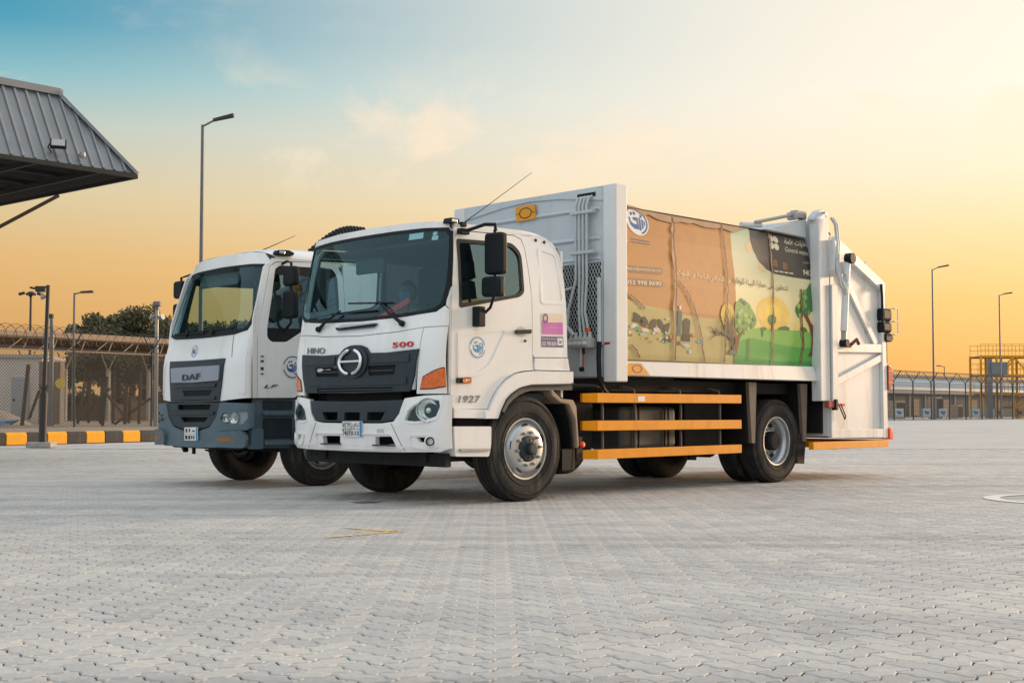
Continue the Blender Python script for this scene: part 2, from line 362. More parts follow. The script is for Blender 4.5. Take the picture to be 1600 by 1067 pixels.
# ------------------------------------------------------------------ ground and paving
YAW = R(45.8); cy_, sy_ = math.cos(YAW), math.sin(YAW)
def ground_z(y):
    t = max(0, min(1, (y - 45) / 43)); return .31 * t * t * (3 - 2 * t)
def paver_material(name, near):
    m = bpy.data.materials.new(name); m.use_nodes = True; t = m.node_tree; b = t.nodes['Principled BSDF']; b.inputs['Roughness'].default_value = .68; b.inputs['Specular IOR Level'].default_value = .45
    g = t.nodes.new('ShaderNodeNewGeometry')
    if near == 'sheet': src = None
    elif near: src = t.nodes.new('ShaderNodeObjectInfo').outputs['Random']
    else:
        at_ = t.nodes.new('ShaderNodeAttribute'); at_.attribute_name = 'tone'; src = at_.outputs['Fac']
    n1 = t.nodes.new('ShaderNodeTexNoise'); n1.inputs['Scale'].default_value = .55; n1.inputs['Detail'].default_value = 6; n1.inputs['Roughness'].default_value = .6; t.links.new(g.outputs['Position'], n1.inputs[0])
    n2 = t.nodes.new('ShaderNodeTexNoise'); n2.inputs['Scale'].default_value = 26; n2.inputs['Detail'].default_value = 6; n2.inputs['Roughness'].default_value = .7; t.links.new(g.outputs['Position'], n2.inputs[0])
    patch = ramp_node(n1.outputs[0], [(.3, (.45, .438, .425, 1)), (.5, (.515, .498, .476, 1)), (.72, (.56, .53, .495, 1))], t)
    grain = ramp_node(n2.outputs[0], [(.25, (.78, .78, .78, 1)), (.75, (1.16, 1.16, 1.16, 1))], t)
    m1 = t.nodes.new('ShaderNodeMix'); m1.data_type = 'RGBA'; m1.blend_type = 'MULTIPLY'; m1.inputs[0].default_value = 1; t.links.new(patch, m1.inputs[6]); t.links.new(grain, m1.inputs[7]); out = m1.outputs[2]
    n3 = t.nodes.new('ShaderNodeTexNoise'); n3.inputs['Scale'].default_value = 1.7; n3.inputs['Detail'].default_value = 8; n3.inputs['Roughness'].default_value = .72; n3.inputs['Distortion'].default_value = .4; t.links.new(g.outputs['Position'], n3.inputs[0])
    st3 = ramp_node(n3.outputs[0], [(.50, (1, 1, 1, 1)), (.70, (.88, .875, .865, 1)), (.82, (.70, .685, .67, 1))], t)
    mp3 = t.nodes.new('ShaderNodeMapping'); mp3.inputs['Rotation'].default_value = (0, 0, R(-45.8)); mp3.inputs['Scale'].default_value = (.05, 1.1, 1); t.links.new(g.outputs['Position'], mp3.inputs[0])
    n4 = t.nodes.new('ShaderNodeTexNoise'); n4.inputs['Scale'].default_value = 1.5; n4.inputs['Detail'].default_value = 4; t.links.new(mp3.outputs[0], n4.inputs[0])
    tr4 = ramp_node(n4.outputs[0], [(.36, (.82, .815, .81, 1)), (.5, (1, 1, 1, 1)), (.66, (1.05, 1.045, 1.03, 1))], t)
    for xx in (st3, tr4):
        m3 = t.nodes.new('ShaderNodeMix'); m3.data_type = 'RGBA'; m3.blend_type = 'MULTIPLY'; m3.inputs[0].default_value = 1; t.links.new(out, m3.inputs[6]); t.links.new(xx, m3.inputs[7]); out = m3.outputs[2]
    if src:
        tone = ramp_node(src, [(0, (.87, .875, .88, 1)), (.12, (.93, .935, .94, 1)), (.6, (1, 1, 1, 1)), (1, (1.10, 1.08, 1.04, 1))], t)
        m2 = t.nodes.new('ShaderNodeMix'); m2.data_type = 'RGBA'; m2.blend_type = 'MULTIPLY'; m2.inputs[0].default_value = 1; t.links.new(out, m2.inputs[6]); t.links.new(tone, m2.inputs[7]); out = m2.outputs[2]
    t.links.new(out, b.inputs['Base Color'])
    bp = t.nodes.new('ShaderNodeBump'); bp.inputs['Strength'].default_value = .35; bp.inputs['Distance'].default_value = .006; t.links.new(n2.outputs[0], bp.inputs['Height']); t.links.new(bp.outputs[0], b.inputs['Normal'])
    return m
PAVN, PAVF, PAVS = paver_material('paver_concrete', True), paver_material('paver_concrete_field', False), paver_material('paver_concrete_far', 'sheet')
JOINT = mat('joint_sand', (.15, .138, .12), .95, var=.25, vscale=3)
gys = [-60, 2, 20, 45, 50, 56, 62, 68, 74, 80, 88, 110, 160, 300, 800, 2600]
mb = MB(); gx_ = [-2600, -400, -60, -20, 0, 20, 60, 400, 2600]
mb.add([(x, y, ground_z(y) - .012) for y in gys for x in gx_], [(j * len(gx_) + i, j * len(gx_) + i + 1, (j + 1) * len(gx_) + i + 1, (j + 1) * len(gx_) + i) for j in range(len(gys) - 1) for i in range(len(gx_) - 1)])
tag(mb.build('ground', PAVS, smooth=30), kind='structure')
mb = MB(); mb.add([(-3.2, 2.0, -.008), (3.2, 2.0, -.008), (15.6, 30.0, -.008), (-15.6, 30.0, -.008)], [(0, 1, 2, 3)])
yard = tag(mb.build('paved_yard', JOINT), kind='structure')

PW = .1125; AMP = .0115
def wv(t):
    t = t % 1.0
    return AMP * (t / .27 if t < .27 else (1 - (t - .27) / .23 if t < .5 else (-(t - .5) / .23 if t < .73 else -(1 - (t - .73) / .27))))
def paver_outline(nx, ny, ts, g):
    o = []
    for i in range(nx):
        for t in ts: o.append(((i + t) * PW + (g if i + t == 0 else 0), wv(t) + g))
    for i in range(ny):
        for t in ts: o.append((nx * PW - wv(t) - g, (i + t) * PW + (g if i + t == 0 else 0)))
    for i in range(nx):
        for t in ts: o.append(((nx - i - t) * PW - (g if i + t == 0 else 0), wv((1 - t) % 1) * 1.0 + ny * PW - g))
    for i in range(ny):
        for t in ts: o.append((-wv((1 - t) % 1) + g, (ny - i - t) * PW - (g if i + t == 0 else 0)))
    return o
def paver_template(nx, ny, ts):
    a = paver_outline(nx, ny, ts, .0088); b = paver_outline(nx, ny, ts, .0028); n = len(a); cx, cy = nx * PW / 2, ny * PW / 2
    v = [(x - cx, y - cy, 0) for x, y in a] + [(x - cx, y - cy, -.0055) for x, y in b]
    f = [tuple(range(n))] + [(n + i, n + (i + 1) % n, (i + 1) % n, i) for i in range(n)]
    return v, f
FULL, SIMPLE = (0, .27, .73), (0, .5)
spots = []
rng = range(-40, 420)
for gy in range(-330, 330):
    for gx in range(-40, 420):
        k = (gx - gy) % 4
        if k == 0: cxy = ((gx + 1) * PW, (gy + .5) * PW, 0)
        elif k == 3: cxy = ((gx + .5) * PW, (gy + 1) * PW, 1)
        else: continue
        X = cxy[0] * cy_ - cxy[1] * sy_; Y = cxy[0] * sy_ + cxy[1] * cy_
        if 2.7 < Y < 29.5 and abs(X) < .415 * Y * 1.12 + .9: spots.append((Y, X, cxy[2]))
def in_view(s): return s[0] > 4.05 and abs(s[1]) < .41 * s[0]
spots.sort(key=lambda s: (not in_view(s), s[0]))
tm = {}
for kind, (nx, ny) in enumerate(((2, 1), (1, 2))):
    v, f = paver_template(nx, ny, FULL)
    me = bpy.data.meshes.new('paver'); me.from_pydata(v, [], f); me.materials.append(PAVN); tm[kind] = me
for Y, X, kind in spots[:300]:
    o = bpy.data.objects.new('paver', tm[kind]); col.objects.link(o); o.parent = yard
    o.location = (X, Y, random.uniform(-.0015, .0015)); o.rotation_euler = (random.gauss(0, .004), random.gauss(0, .004), YAW)
VV, FF, TT, base = [], [], [], 0
tpl = {(k, s): paver_template(*((2, 1), (1, 2))[k], FULL if s == 0 else SIMPLE) for k in (0, 1) for s in (0, 1)}
rs = np.random.RandomState(3)
for Y, X, kind in spots[300:]:
    v, f = tpl[(kind, 0 if Y < 15 else 1)]; a = np.array(v)
    z = a[:, 2] + rs.uniform(-.0015, .0015) + a[:, 0] * rs.normal(0, .004) + a[:, 1] * rs.normal(0, .004)
    VV.append(np.stack([X + a[:, 0] * cy_ - a[:, 1] * sy_, Y + a[:, 0] * sy_ + a[:, 1] * cy_, z], 1))
    FF += [tuple(i + base for i in q) for q in f]; TT += [rs.rand()] * len(v); base += len(v)
me = bpy.data.meshes.new('paver_field'); me.from_pydata(np.concatenate(VV).tolist(), [], FF); me.materials.append(PAVF)
at_ = me.attributes.new('tone', 'FLOAT', 'POINT'); at_.data.foreach_set('value', TT)
o = bpy.data.objects.new('paver_field', me); col.objects.link(o); o.parent = yard; tag(o, kind='stuff')

def worn_paint(name, rgb, cover=.62):
    m = mat(name, rgb, .7, var=.1, vscale=9); t = m.node_tree; b = t.nodes['Principled BSDF']
    n = t.nodes.new('ShaderNodeTexNoise'); n.inputs['Scale'].default_value = 22; n.inputs['Detail'].default_value = 5; co = t.nodes.new('ShaderNodeNewGeometry'); t.links.new(co.outputs['Position'], n.inputs[0])
    t.links.new(ramp_node(n.outputs[0], [(1 - cover - .1, (0, 0, 0, 1)), (1 - cover + .02, (1, 1, 1, 1))], t), b.inputs['Alpha']); return m
YPAINT, WPAINT = worn_paint('yellow_road_paint', C(228, 190, 128), .5), worn_paint('white_road_paint', (.74, .72, .68), .72)
mb = MB()
for a, b in (((-.86, 9.16), (-1.27, 9.50)), ((-.80, 9.19), (-1.29, 8.74))):
    q = stroke([a, b], [.10, .055]); mb.add([(x, y, .0055) for x, y in q], [(0, 1, 2, 3)])
tag(mb.build('arrow_marking', YPAINT, fix=False), 'faded yellow arrowhead painted on the pavers in front of the nearer truck', 'road marking')
mb = MB(); cxr, cyr = 5.62, 12.50
ro, ri = circle2(cxr, cyr, .86, .86, 40), circle2(cxr, cyr, .70, .70, 40)
mb.add([(x, y, .0055) for x, y in ro + ri], [(i, (i + 1) % 40, 40 + (i + 1) % 40, 40 + i) for i in range(40)])
tag(mb.build('ring_marking', WPAINT, fix=False), 'white painted ring on the pavers at the right edge', 'road marking')
OIL = mat('oil_film', (.05, .048, .045), .35)
mb = MB(); mb.add([(-1.41 + .16 * math.cos(a) * (1 + .2 * math.sin(3 * a)), 12.13 + .13 * math.sin(a), .0055) for a in [i * math.pi / 10 for i in range(20)]], [tuple(range(20))])
tag(mb.build('oil_stain', worn_paint('oil_film_worn', (.13, .125, .12), .5), fix=False), 'small dark oil spot on the pavers under the nearer truck bumper', 'stain')

# kerb of painted blocks along the left edge, raised sandy ground behind it
KX, KY, KA = -13.32, 32.95, math.atan2(3.9, 2.38)
kerb_y, kerb_b = mat('kerb_yellow_paint', C(240, 168, 20), .7, var=.07, vscale=4, dirt=(.35, .25, .08, .4)), mat('kerb_black_paint', (.042, .040, .038), .75, var=.2, vscale=4, dirt=(.16, .14, .11, .5))
kd = Vector((math.cos(KA), math.sin(KA), 0)); kn = Vector((-math.sin(KA), math.cos(KA), 0))
mb = MB(); p = Vector((KX, KY, 0)) - kd * 9; q = p + kd * 160
mb.hexa([p + kn * .20 - kd * 0, q + kn * .20, q + kn * .55, p + kn * .55], [v + Vector((0, 0, .325)) for v in (p + kn * .20, q + kn * .20, q + kn * .55, p + kn * .55)])
kerb = tag(mb.build('kerb', CONC), kind='structure')
kb = []
for m_ in (kerb_y, kerb_b):
    b_ = MB(); b_.prism([(0, 0), (.19, 0), (.19, .335), (.05, .335), (0, .27)], 'x', 0, .644); kb.append(b_)
kmesh = [kb[0].build('kerb_block', kerb_y, kerb, bevel=.012, seg=1), kb[1].build('kerb_block', kerb_b, kerb, bevel=.012, seg=1)]
first = [True, True]
for i in range(-12, 40):
    k = i % 2; o = kmesh[k]
    if not first[k]: o = o.copy(); col.objects.link(o)
    first[k] = False; o.parent = kerb; o.location = Vector((KX, KY, .0 + random.uniform(-.004, .004))) + kd * i * .653 + kn * random.uniform(-.006, .006); o.rotation_euler = (0, 0, KA)
mb = MB(); a = Vector((KX, KY, 0)) - kd * 80 + kn * .5; nU, nV = 30, 24
mb.add([tuple(a + kd * (i * 260 / nU) + kn * (150 * (j / nV) ** 2) + Vector((0, 0, .318 + min(1, j / 6) * (.06 * math.sin(i * 1.7 + j) + .05 * math.sin(j * 2.3 - i * .6)) + (.22 * (j / nV)))))
        for j in range(nV + 1) for i in range(nU + 1)], [(j * (nU + 1) + i, j * (nU + 1) + i + 1, (j + 1) * (nU + 1) + i + 1, (j + 1) * (nU + 1) + i) for j in range(nV) for i in range(nU)])
tag(mb.build('terrain', SAND, smooth=40), kind='structure')

# ------------------------------------------------------------------ lamp posts and poles
def lamp_post(loc, h, label, head_dx=.8, rise=.25, az=0.0, r=(.085, .055), m=POLE, group=None, arm=True):
    t = empty('street_lamp', loc, az); tag(t, label, 'street lamp', group)
    b = MB(); b.tube([(0, 0, 0), (0, 0, h * .5), (0, 0, h)], [r[0], (r[0] + r[1]) / 2, r[1]], 10); b.build('pole', m, t, smooth=40)
    b = MB(); b.box(-.16, .16, -.16, .16, -.02, .03); b.build('base_plate', m, t)
    b = MB(); b.tube([(0, 0, h - .05), (head_dx * .3, 0, h + rise * .35), (head_dx * .45, 0, h + rise * .55)], .035, 8); b.build('arm', m, t, smooth=40)
    b = MB(); x0, x1 = head_dx * .35, head_dx * 1.05; z0 = h + rise * .45; z1 = h + rise * .95
    b.hexa([(x0, -.07, z0 - .03), (x0, .07, z0 - .03), (x0, .07, z0 + .07), (x0, -.07, z0 + .07)], [(x1, -.13, z1 - .03), (x1, .13, z1 - .03), (x1, .10, z1 + .09), (x1, -.10, z1 + .09)])
    b.build('lamp_head', DARKPOLE, t, bevel=.02)
    return t
lamp_post((-10.5, 42, .30), 10.30, 'tall grey street lamp rising behind the farther truck', 1.0, .32)
lamp_post((-21.1, 60, .45), 6.15, 'street lamp with a flat horizontal head left of the trees', .85, .04, r=(.07, .05))
lamp_post((31.1, 92, .31), 11.1, 'tall street lamp behind the right fence, nearer of the two', 1.15, .28)
lamp_post((41.9, 107, .31), 10.6, 'street lamp standing in front of the yellow steel platform', 1.05, .18)
lamp_post((52.0, 150, .31), 6.0, 'small distant street lamp above the right building roof', -.9, .1)
def flood(b, c, ax, s=.16):
    c = Vector(c); ax = Vector(ax).normalized(); b.lathe([(s * .5, -s * .5), (s * .75, 0), (s, s * .55), (s * .95, s * .62)], 12, c, ax)
# camera pole on a concrete block in front of the kerb
t = empty('camera_pole', (-11.62, 31.0, 0)); tag(t, 'dark camera pole standing in a concrete block before the striped kerb', 'pole')
b = MB(); b.box(-.36, .26, -.22, .22, 0, .13); b.build('concrete_block', CONC, t, bevel=.015, seg=1)
b = MB(); b.tube([(-.02, 0, .12), (.0, 0, 1.35)], .095, 10); b.build('sleeve', DARKPOLE, t, smooth=40)
b = MB(); b.tube([(0, 0, 1.3), (.03, 0, 2.6), (.06, 0, 4.03)], [.055, .05, .045], 10); b.build('pole', DARKPOLE, t, smooth=40)
b = MB(); b.beam((.06, 0, 3.98), (-.26, 0, 3.98), .05, .05); b.build('arm', DARKPOLE, t)
b = MB(); b.box(-.24, -.02, -.06, .06, 3.86, 3.96).beam((-.2, 0, 3.93), (-.38, -.05, 3.97), .06, .05); b.build('camera', DARKPOLE, t, bevel=.01, seg=1)
b = MB(); flood(b, (-.05, -.02, 3.74), (-1, -.6, 0), .085); b.beam((-.02, 0, 3.74), (.06, 0, 3.74), .05, .05); b.build('spotlight', STEEL, t, smooth=40)
for s in (-1, 1):
    b = MB(); b.beam((0, 0, 1.3), (s * .1, -.05, 1.55), .03, .03); b.build('hook', DARKPOLE, t)
t = empty('floodlight_mast', (-34.8, 90, .4)); tag(t, 'thin far floodlight mast above the shed roof at the left', 'mast')
b = MB(); b.tube([(0, 0, 0), (0, 0, 8.9)], [.13, .08], 8); b.build('pole', DARKPOLE, t, smooth=40)
b = MB(); b.lathe([(.35, 8.9), (.38, 9.0), (.2, 9.15)], 10, (0, 0, 0), (0, 0, 1)); b.build('ring', DARKPOLE, t)
for k in range(4):
    a = k * math.pi / 2 + .4; b = MB(); b.box(-.22, .22, -.12, .12, -.1, .1); o = b.build('lamp', DARKPOLE, t, bevel=.02, seg=1); o.location = (.62 * math.cos(a), .62 * math.sin(a), 9.0); o.rotation_euler = (0, .3, a)
t = empty('camera_pole', (-16.62, 45, .35)); tag(t, 'short galvanised pole topped by a small camera behind the left fence', 'pole')
b = MB(); b.tube([(0, 0, 0), (0, 0, 3.4), (-.02, 0, 3.95)], [.085, .08, .06], 10); b.build('pole', POLE, t, smooth=40)
b = MB(); b.box(-.22, .04, -.07, .07, 3.9, 4.06); b.build('camera', DARKPOLE, t, bevel=.01, seg=1)
t = empty('floodlight_mast', (-13.12, 46, .35)); tag(t, 'light grey mast with a round cap and two floodlights beside the farther truck', 'mast')
b = MB(); b.tube([(0, 0, 0), (0, 0, 4.35)], [.085, .065], 12); b.build('pole', STEEL, t, smooth=40)
b = MB(); b.lathe([(.07, 4.28), (.075, 4.4), (.16, 4.44), (.165, 4.53), (.13, 4.6)], 14, (0, 0, 0), (0, 0, 1)); b.build('cap', POLE, t, smooth=40)
for s in (-1, 1):
    b = MB(); flood(b, (s * .17, 0, 4.02), (s * 1, -.5, .28), .12); b.beam((0, 0, 3.94), (s * .16, 0, 3.98), .035, .035); b.build('floodlight', STEEL, t, smooth=40)

# ------------------------------------------------------------------ fences
def coil(b, p, q, rad, pitch, wr, n=9, turns_off=0.0):
    p, q = Vector(p), Vector(q); d = (q - p); Ln = d.length; d.normalize(); up = Vector((0, 0, 1)); s = d.cross(up); k = int(Ln / pitch * n)
    pts = [p + d * (Ln * i / k) + (up * math.cos(2 * math.pi * i / n + turns_off) + s * math.sin(2 * math.pi * i / n + turns_off)) * rad for i in range(k + 1)]
    b.tube(pts, wr, 3, caps=False)
def fence(name, label, p0, dirv, k0, k1, gap, h, arm, mesh_pitch, m_post, wire, diamond=True, z0=.3, post_r=.035, coil_r=.3):
    d = Vector(dirv).normalized(); n = Vector((-d.y, d.x, 0)); p0 = Vector(p0); t = empty(name, p0); tag(t, label, 'fence')
    b = MB(); b.tube([(0, 0, -.05), (0, 0, h)], post_r, 8)
    for s in (-1, 1): b.tube([(0, 0, h - .04), tuple(n * s * arm + Vector((0, 0, h + arm * 1.25)))], post_r * .6, 6)
    pm = b.build('post', m_post, t, smooth=50)
    for k in range(k0, k1 + 1):
        o = pm if k == k0 else pm.copy()
        if k != k0: col.objects.link(o)
        o.parent = t; o.location = d * k * gap; o.rotation_euler = (random.gauss(0, .008), random.gauss(0, .008), 0)
    a, e = d * (k0 * gap), d * (k1 * gap); Ln = (e - a).length; b = MB(); hm = h - .06
    if diamond:
        cnt = int((Ln + hm) / mesh_pitch)
        for s in (0, 1):
            for i in range(cnt):
                x = i * mesh_pitch - (hm if s == 0 else 0); x0, x1, zA, zB = x, x + hm, 0.0, hm
                if s: x0, x1 = x, x - hm
                def cl(xa, za, xb, zb):
                    pts = []
                    for (xx, z) in ((xa, za), (xb, zb)):
                        if xx < 0: z = za + (zb - za) * (0 - xa) / (xb - xa); xx = 0
                        elif xx > Ln: z = za + (zb - za) * (Ln - xa) / (xb - xa); xx = Ln
                        pts.append((xx, z))
                    return pts
                (xa, za), (xb, zb) = cl(x0, zA, x1, zB)
                if abs(xa - xb) < .01: continue
                b.tube([a + d * xa + Vector((0, 0, za)), a + d * xb + Vector((0, 0, zb))], wire, 3, caps=False)
    else:
        for i in range(int(Ln / mesh_pitch) + 1): b.tube([a + d * i * mesh_pitch, a + d * i * mesh_pitch + Vector((0, 0, hm))], wire, 3, caps=False)
        for i in range(int(hm / .3) + 1): b.tube([a + Vector((0, 0, i * .3)), e + Vector((0, 0, i * .3))], wire, 3, caps=False)
    tag(b.build('wire_mesh', WIRE, t, fix=False), kind='stuff')
    for z in (.05, hm): b = MB(); b.tube([a + Vector((0, 0, z)), e + Vector((0, 0, z))], .012, 5); b.build('tension_wire', WIRE, t)
    b = MB(); coil(b, a + Vector((0, 0, h + coil_r * 1.15)), e + Vector((0, 0, h + coil_r * 1.15)), coil_r, .74, wire * 1.25, 14); coil(b, a + Vector((0, 0, h + coil_r * 1.15)), e + Vector((0, 0, h + coil_r * 1.15)), coil_r, .74, wire * 1.25, 14, math.pi)
    for s in (-1, 1):
        for f_ in (.5, 1): b.tube([a + n * s * arm * f_ + Vector((0, 0, h + arm * 1.25 * f_)), e + n * s * arm * f_ + Vector((0, 0, h + arm * 1.25 * f_))], wire, 3)
    tag(b.build('razor_wire', WIRE, t, fix=False), kind='stuff')
    return t
fence('chain_link_fence', 'chain link fence with green posts and razor wire behind the striped kerb', (-14.57, 41.6, .31), (.51, .86, 0), -4, 5, 3.37, 2.72, .42, .115, GREENPOST, .0085)
fence('mesh_fence', 'long wire mesh fence with Y topped posts and razor wire along the right yard edge', (28.28, 88, .31), (.707, .707, 0), -8, 11, 2.75, 2.72, .55, .10, GREENPOST, .0095, diamond=False, post_r=.05, coil_r=.34)
OLD = [((-18.05,46.00,0.23),(-17.83,46.00,2.62)),((-17.78,46.00,0.62),(-17.42,46.00,1.66)),((-17.08,46.00,0.39),(-17.16,46.00,1.34)),((-16.92,46.00,0.39),(-17.04,46.00,1.22)),((-15.99,46.00,0.43),(-15.75,46.00,1.94)),((-15.59,46.00,0.47),(-15.55,46.00,2.06)),((-15.13,46.00,0.43),(-15.09,46.00,1.90)),((-15.07,46.00,0.35),(-14.93,46.00,2.18)),((-14.69,46.00,0.43),(-14.67,46.00,2.26)),((-14.25,46.00,0.43),(-14.21,46.00,1.90)),((-13.74,46.00,0.43),(-13.70,46.00,2.38)),((-13.14,46.00,0.43),(-13.22,46.00,1.38))]
BRC = [((-16.0,45.9,.5),(-14.8,45.9,1.74)),((-15.03,45.85,1.7),(-14.03,45.85,.47)),((-14.65,46.1,.43),(-13.34,46.1,1.38))]
t = empty('old_fence', (-15.5, 46, .33)); tag(t, 'old row of leaning rusty posts and braces behind the left fence', 'fence')
for i, (p, q) in enumerate(OLD):
    b = MB(); b.tube([Vector(p) - t.location, Vector(q) - t.location], .055 if i % 3 else .075, 6); b.build('post', RUST, t)
for p, q in BRC: b = MB(); b.tube([Vector(p) - t.location, Vector(q) - t.location], .05, 6); b.build('brace', RUST, t)

# ------------------------------------------------------------------ shed with trussed roof edge, far left
sd_ = Vector((.61, .79, 0)).normalized(); sn_ = Vector((-sd_.y, sd_.x, 0)); S0 = Vector((-24.65, 60, 0)); SA = math.atan2(sd_.y, sd_.x)
t = empty('open_shed', (S0.x, S0.y, .4), SA); tag(t, 'long open shed with tan trussed roof edge on pale columns behind left fence', 'shed')
z_ = lambda z: z - .4
b = MB(); b.box(-14, 26, -.1, 13, z_(4.62), z_(4.80)); b.build('roof', TANPAINT, t)
b = MB(); b.box(-14, 26, -.16, -.11, z_(4.56), z_(4.84)); b.build('fascia', TANPAINT, t)
for z in (4.5, 3.9):
    b = MB(); b.box(-14, 26, -.06, .04, z_(z), z_(z) + .07); b.build('truss_chord', TANPAINT, t)
for i in range(50):
    x = -14 + i * .8; b = MB(); b.beam((x, -.01, z_(3.93)), (x + (.8 if i % 2 == 0 else .25), -.01, z_(4.53)), .045, .045); b.build('truss_bar', TANPAINT, t)
for i in range(9):
    x = -11.0 + i * 2.55 + (.4 if i == 5 else 0)
    b = MB(); b.tube([(x, 1.2, -.1), (x, 1.2, z_(3.05))], .13, 10); c_ = b.build('column', CONC, t, smooth=40)
    for s in (-1, 1): b = MB(); b.beam((x, 1.2, z_(3.0)), (x + s * .45, 1.2, z_(3.92)), .05, .05); b.build('bracket', TANPAINT, c_)
b = MB(); b.box(-14, 26, 12.6, 12.9, -.2, z_(1.9)); b.build('back_wall', mat('shed_wall', (.12, .105, .085), .85, var=.2, vscale=.8), t)
for i in range(14):
    b = MB(); b.box(-13.5 + i * 2.8, -12.3 + i * 2.8, 3 + (i * 37 % 5), 4.2 + (i * 37 % 5), -.1, .9 + .5 * (i * 53 % 4) * .5); b.build('stacked_crate', mat('crate_brown', (.15 + .03 * (i % 3), .11 + .02 * (i % 2), .08), .8, var=.2, vscale=2) if i < 3 else bpy.data.materials['crate_brown'], t, bevel=.02, seg=1)
# white hut, brown store and small things in the sandy yard
t = empty('white_hut', (-22.2, 52, .38), R(8)); tag(t, 'low white flat roofed hut with a grey door behind the left fence', 'building')
b = MB(); b.box(-2.6, 2.5, 0, 4, -.1, 2.75); b.build('wall', mat('hut_wall', (.58, .52, .46), .85, var=.08, vscale=1.5), t)
b = MB(); b.box(-2.7, 2.6, -.1, 4.1, 2.755, 2.9); b.build('roof', CONC, t)
b = MB(); b.box(1.3, 2.0, -.06, -.003, -.05, 1.95); d_ = b.build('door', STEEL, t, bevel=.01, seg=1)
b = MB(); b.box(1.38, 1.44, -.1, -.06, .95, 1.05); b.build('handle', BLACK, d_)
b = MB(); b.box(-.6, .3, -.05, -.003, 1.1, 1.9); b.build('window', BLACK, t)
t = empty('storage_unit', (-18.9, 51, .38), R(6)); tag(t, 'brown ribbed storage unit behind the left fence beside the hut', 'container')
BR = mat('brown_sheet', (.20, .15, .11), .8, var=.2, vscale=2)
b = MB(); b.box(-.42, .42, 0, .7, -.1, 2.55); b.build('shell', BR, t)
for i in range(4): b = MB(); b.box(-.36 + i * .2, -.28 + i * .2, -.05, -.003, 0, 2.5); b.build('rib', BR, t)
t = empty('round_sign', (-17.9, 49.5, .35)); tag(t, 'small yellow round sign on a thin post behind the left fence', 'sign')
b = MB(); b.tube([(0, 0, 0), (0, 0, 1.75)], .03, 6); b.build('post', STEEL, t)
b = MB(); b.lathe([(.2, -.01), (.2, .01)], 16, (0, -.05, 1.65), (0, -1, 0)); b.build('disc', mat('sign_yellow', C(225, 190, 60), .6), t)
b = MB(); b.add([(-21.6 + 3.2 * math.cos(a) * (1 + .1 * math.sin(3 * a)), 46.2 + 1.2 * math.sin(a), .56 + .05 * math.sin(2 * a)) for a in [i * math.pi / 12 for i in range(24)]] + [(-21.6 + 3.1 * math.cos(a), 46.2 + 1.1 * math.sin(a), .40) for a in [i * math.pi / 12 for i in range(24)]], [tuple(range(24))] + [(i, (i + 1) % 24, 24 + (i + 1) % 24, 24 + i) for i in range(24)])
o = b.build('ground_sheet', mat('blue_sheet', C(96, 128, 158), .7, var=.15, vscale=2)); tag(o, 'faded blue sheet lying on the sand behind the left fence', 'tarpaulin')
b = MB(); b.lathe([(2.6, 0), (2.2, .25), (1.5, .55), (.7, .78), (.05, .85)], 24, (-21.6, 49.2, .36), (0, 0, 1)); tag(b.build('sand_heap', SAND, smooth=60), 'low rounded sand heap behind the blue sheet', 'sand heap')

# ------------------------------------------------------------------ trees behind the shed
LEAF = []
for i, c_ in enumerate(((.13, .125, .068), (.165, .15, .085), (.045, .060, .034))): LEAF.append(mat('foliage_%s' % 'abc'[i], c_, .75, var=.3, vscale=1.2))
BARK = mat('bark', (.10, .075, .055), .9, var=.3, vscale=6)
def tree(loc, h, rad, label, seed, leaves=5200, cat='tree', low=.35, group='trees behind the left shed', lm=None):
    rr = random.Random(seed); t = empty('tree', loc); tag(t, label, cat, group)
    b = MB(); b.tube([(0, 0, -.1), (.1, 0, h * .3), (.0, .1, h * .62)], [h * .03, h * .022, h * .01], 8)
    cl = []
    for k in range(15):
        a = rr.uniform(0, 6.28); f = rr.random() ** .6; z = h * (low + (1 - low) * rr.uniform(.12, .92)); rmax = rad * math.sqrt(max(.08, 1 - ((z / h - (low + 1) / 2) / ((1 - low) / 2 + .02)) ** 2))
        c_ = Vector((math.cos(a) * rmax * f * .8, math.sin(a) * rmax * f * .8, z)); cl.append((c_, rr.uniform(.24, .42) * rad))
        b.tube([(0, 0, h * .34), tuple(c_ * .6 + Vector((0, 0, h * .16))), tuple(c_)], [h * .012, h * .008, h * .003], 5)
    b.build('trunk', BARK, t, smooth=60)
    for j, m_ in enumerate(lm or LEAF[:2]):
        V, F_ = [], []
        for i in range(leaves // 2):
            c_, r_ = cl[rr.randrange(len(cl))]; d = Vector((rr.gauss(0, 1), rr.gauss(0, 1), rr.gauss(0, .8)))
            d.normalize(); p = c_ + d * r_ * rr.random() ** .4; s = rr.uniform(.09, .21)
            u = Vector((rr.gauss(0, 1), rr.gauss(0, 1), rr.gauss(0, 1))).normalized(); w = u.cross(Vector((rr.gauss(0, 1), rr.gauss(0, 1), rr.gauss(0, 1)))).normalized(); n0 = len(V)
            V += [p - u * s, p + w * s * .5, p + u * s, p - w * s * .5]; F_.append((n0, n0 + 1, n0 + 2, n0 + 3))
        b = MB(); b.add(V, F_); b.build('crown' if j == 0 else 'crown', m_, t, fix=False)
    return t
tl = [(-30.3, 89, 7.2, 2.3), (-28.9, 91, 7.2, 2.3), (-27.4, 90, 7.9, 2.8), (-25.7, 92, 7.8, 2.5), (-24.2, 90, 7.2, 2.5), (-22.4, 91, 7.4, 2.5), (-20.0, 93, 7.2, 2.4)]
tn = ['leftmost of the leafy trees over the shed roof', 'second leafy tree from the left over the shed roof', 'tallest leafy tree at the middle of the row over the shed', 'leafy tree just right of the tallest over the shed roof', 'leafy tree behind the grey mast with two floodlights', 'leafy tree half hidden by the farther truck mirror', 'rightmost leafy tree, hidden behind the farther truck cab']
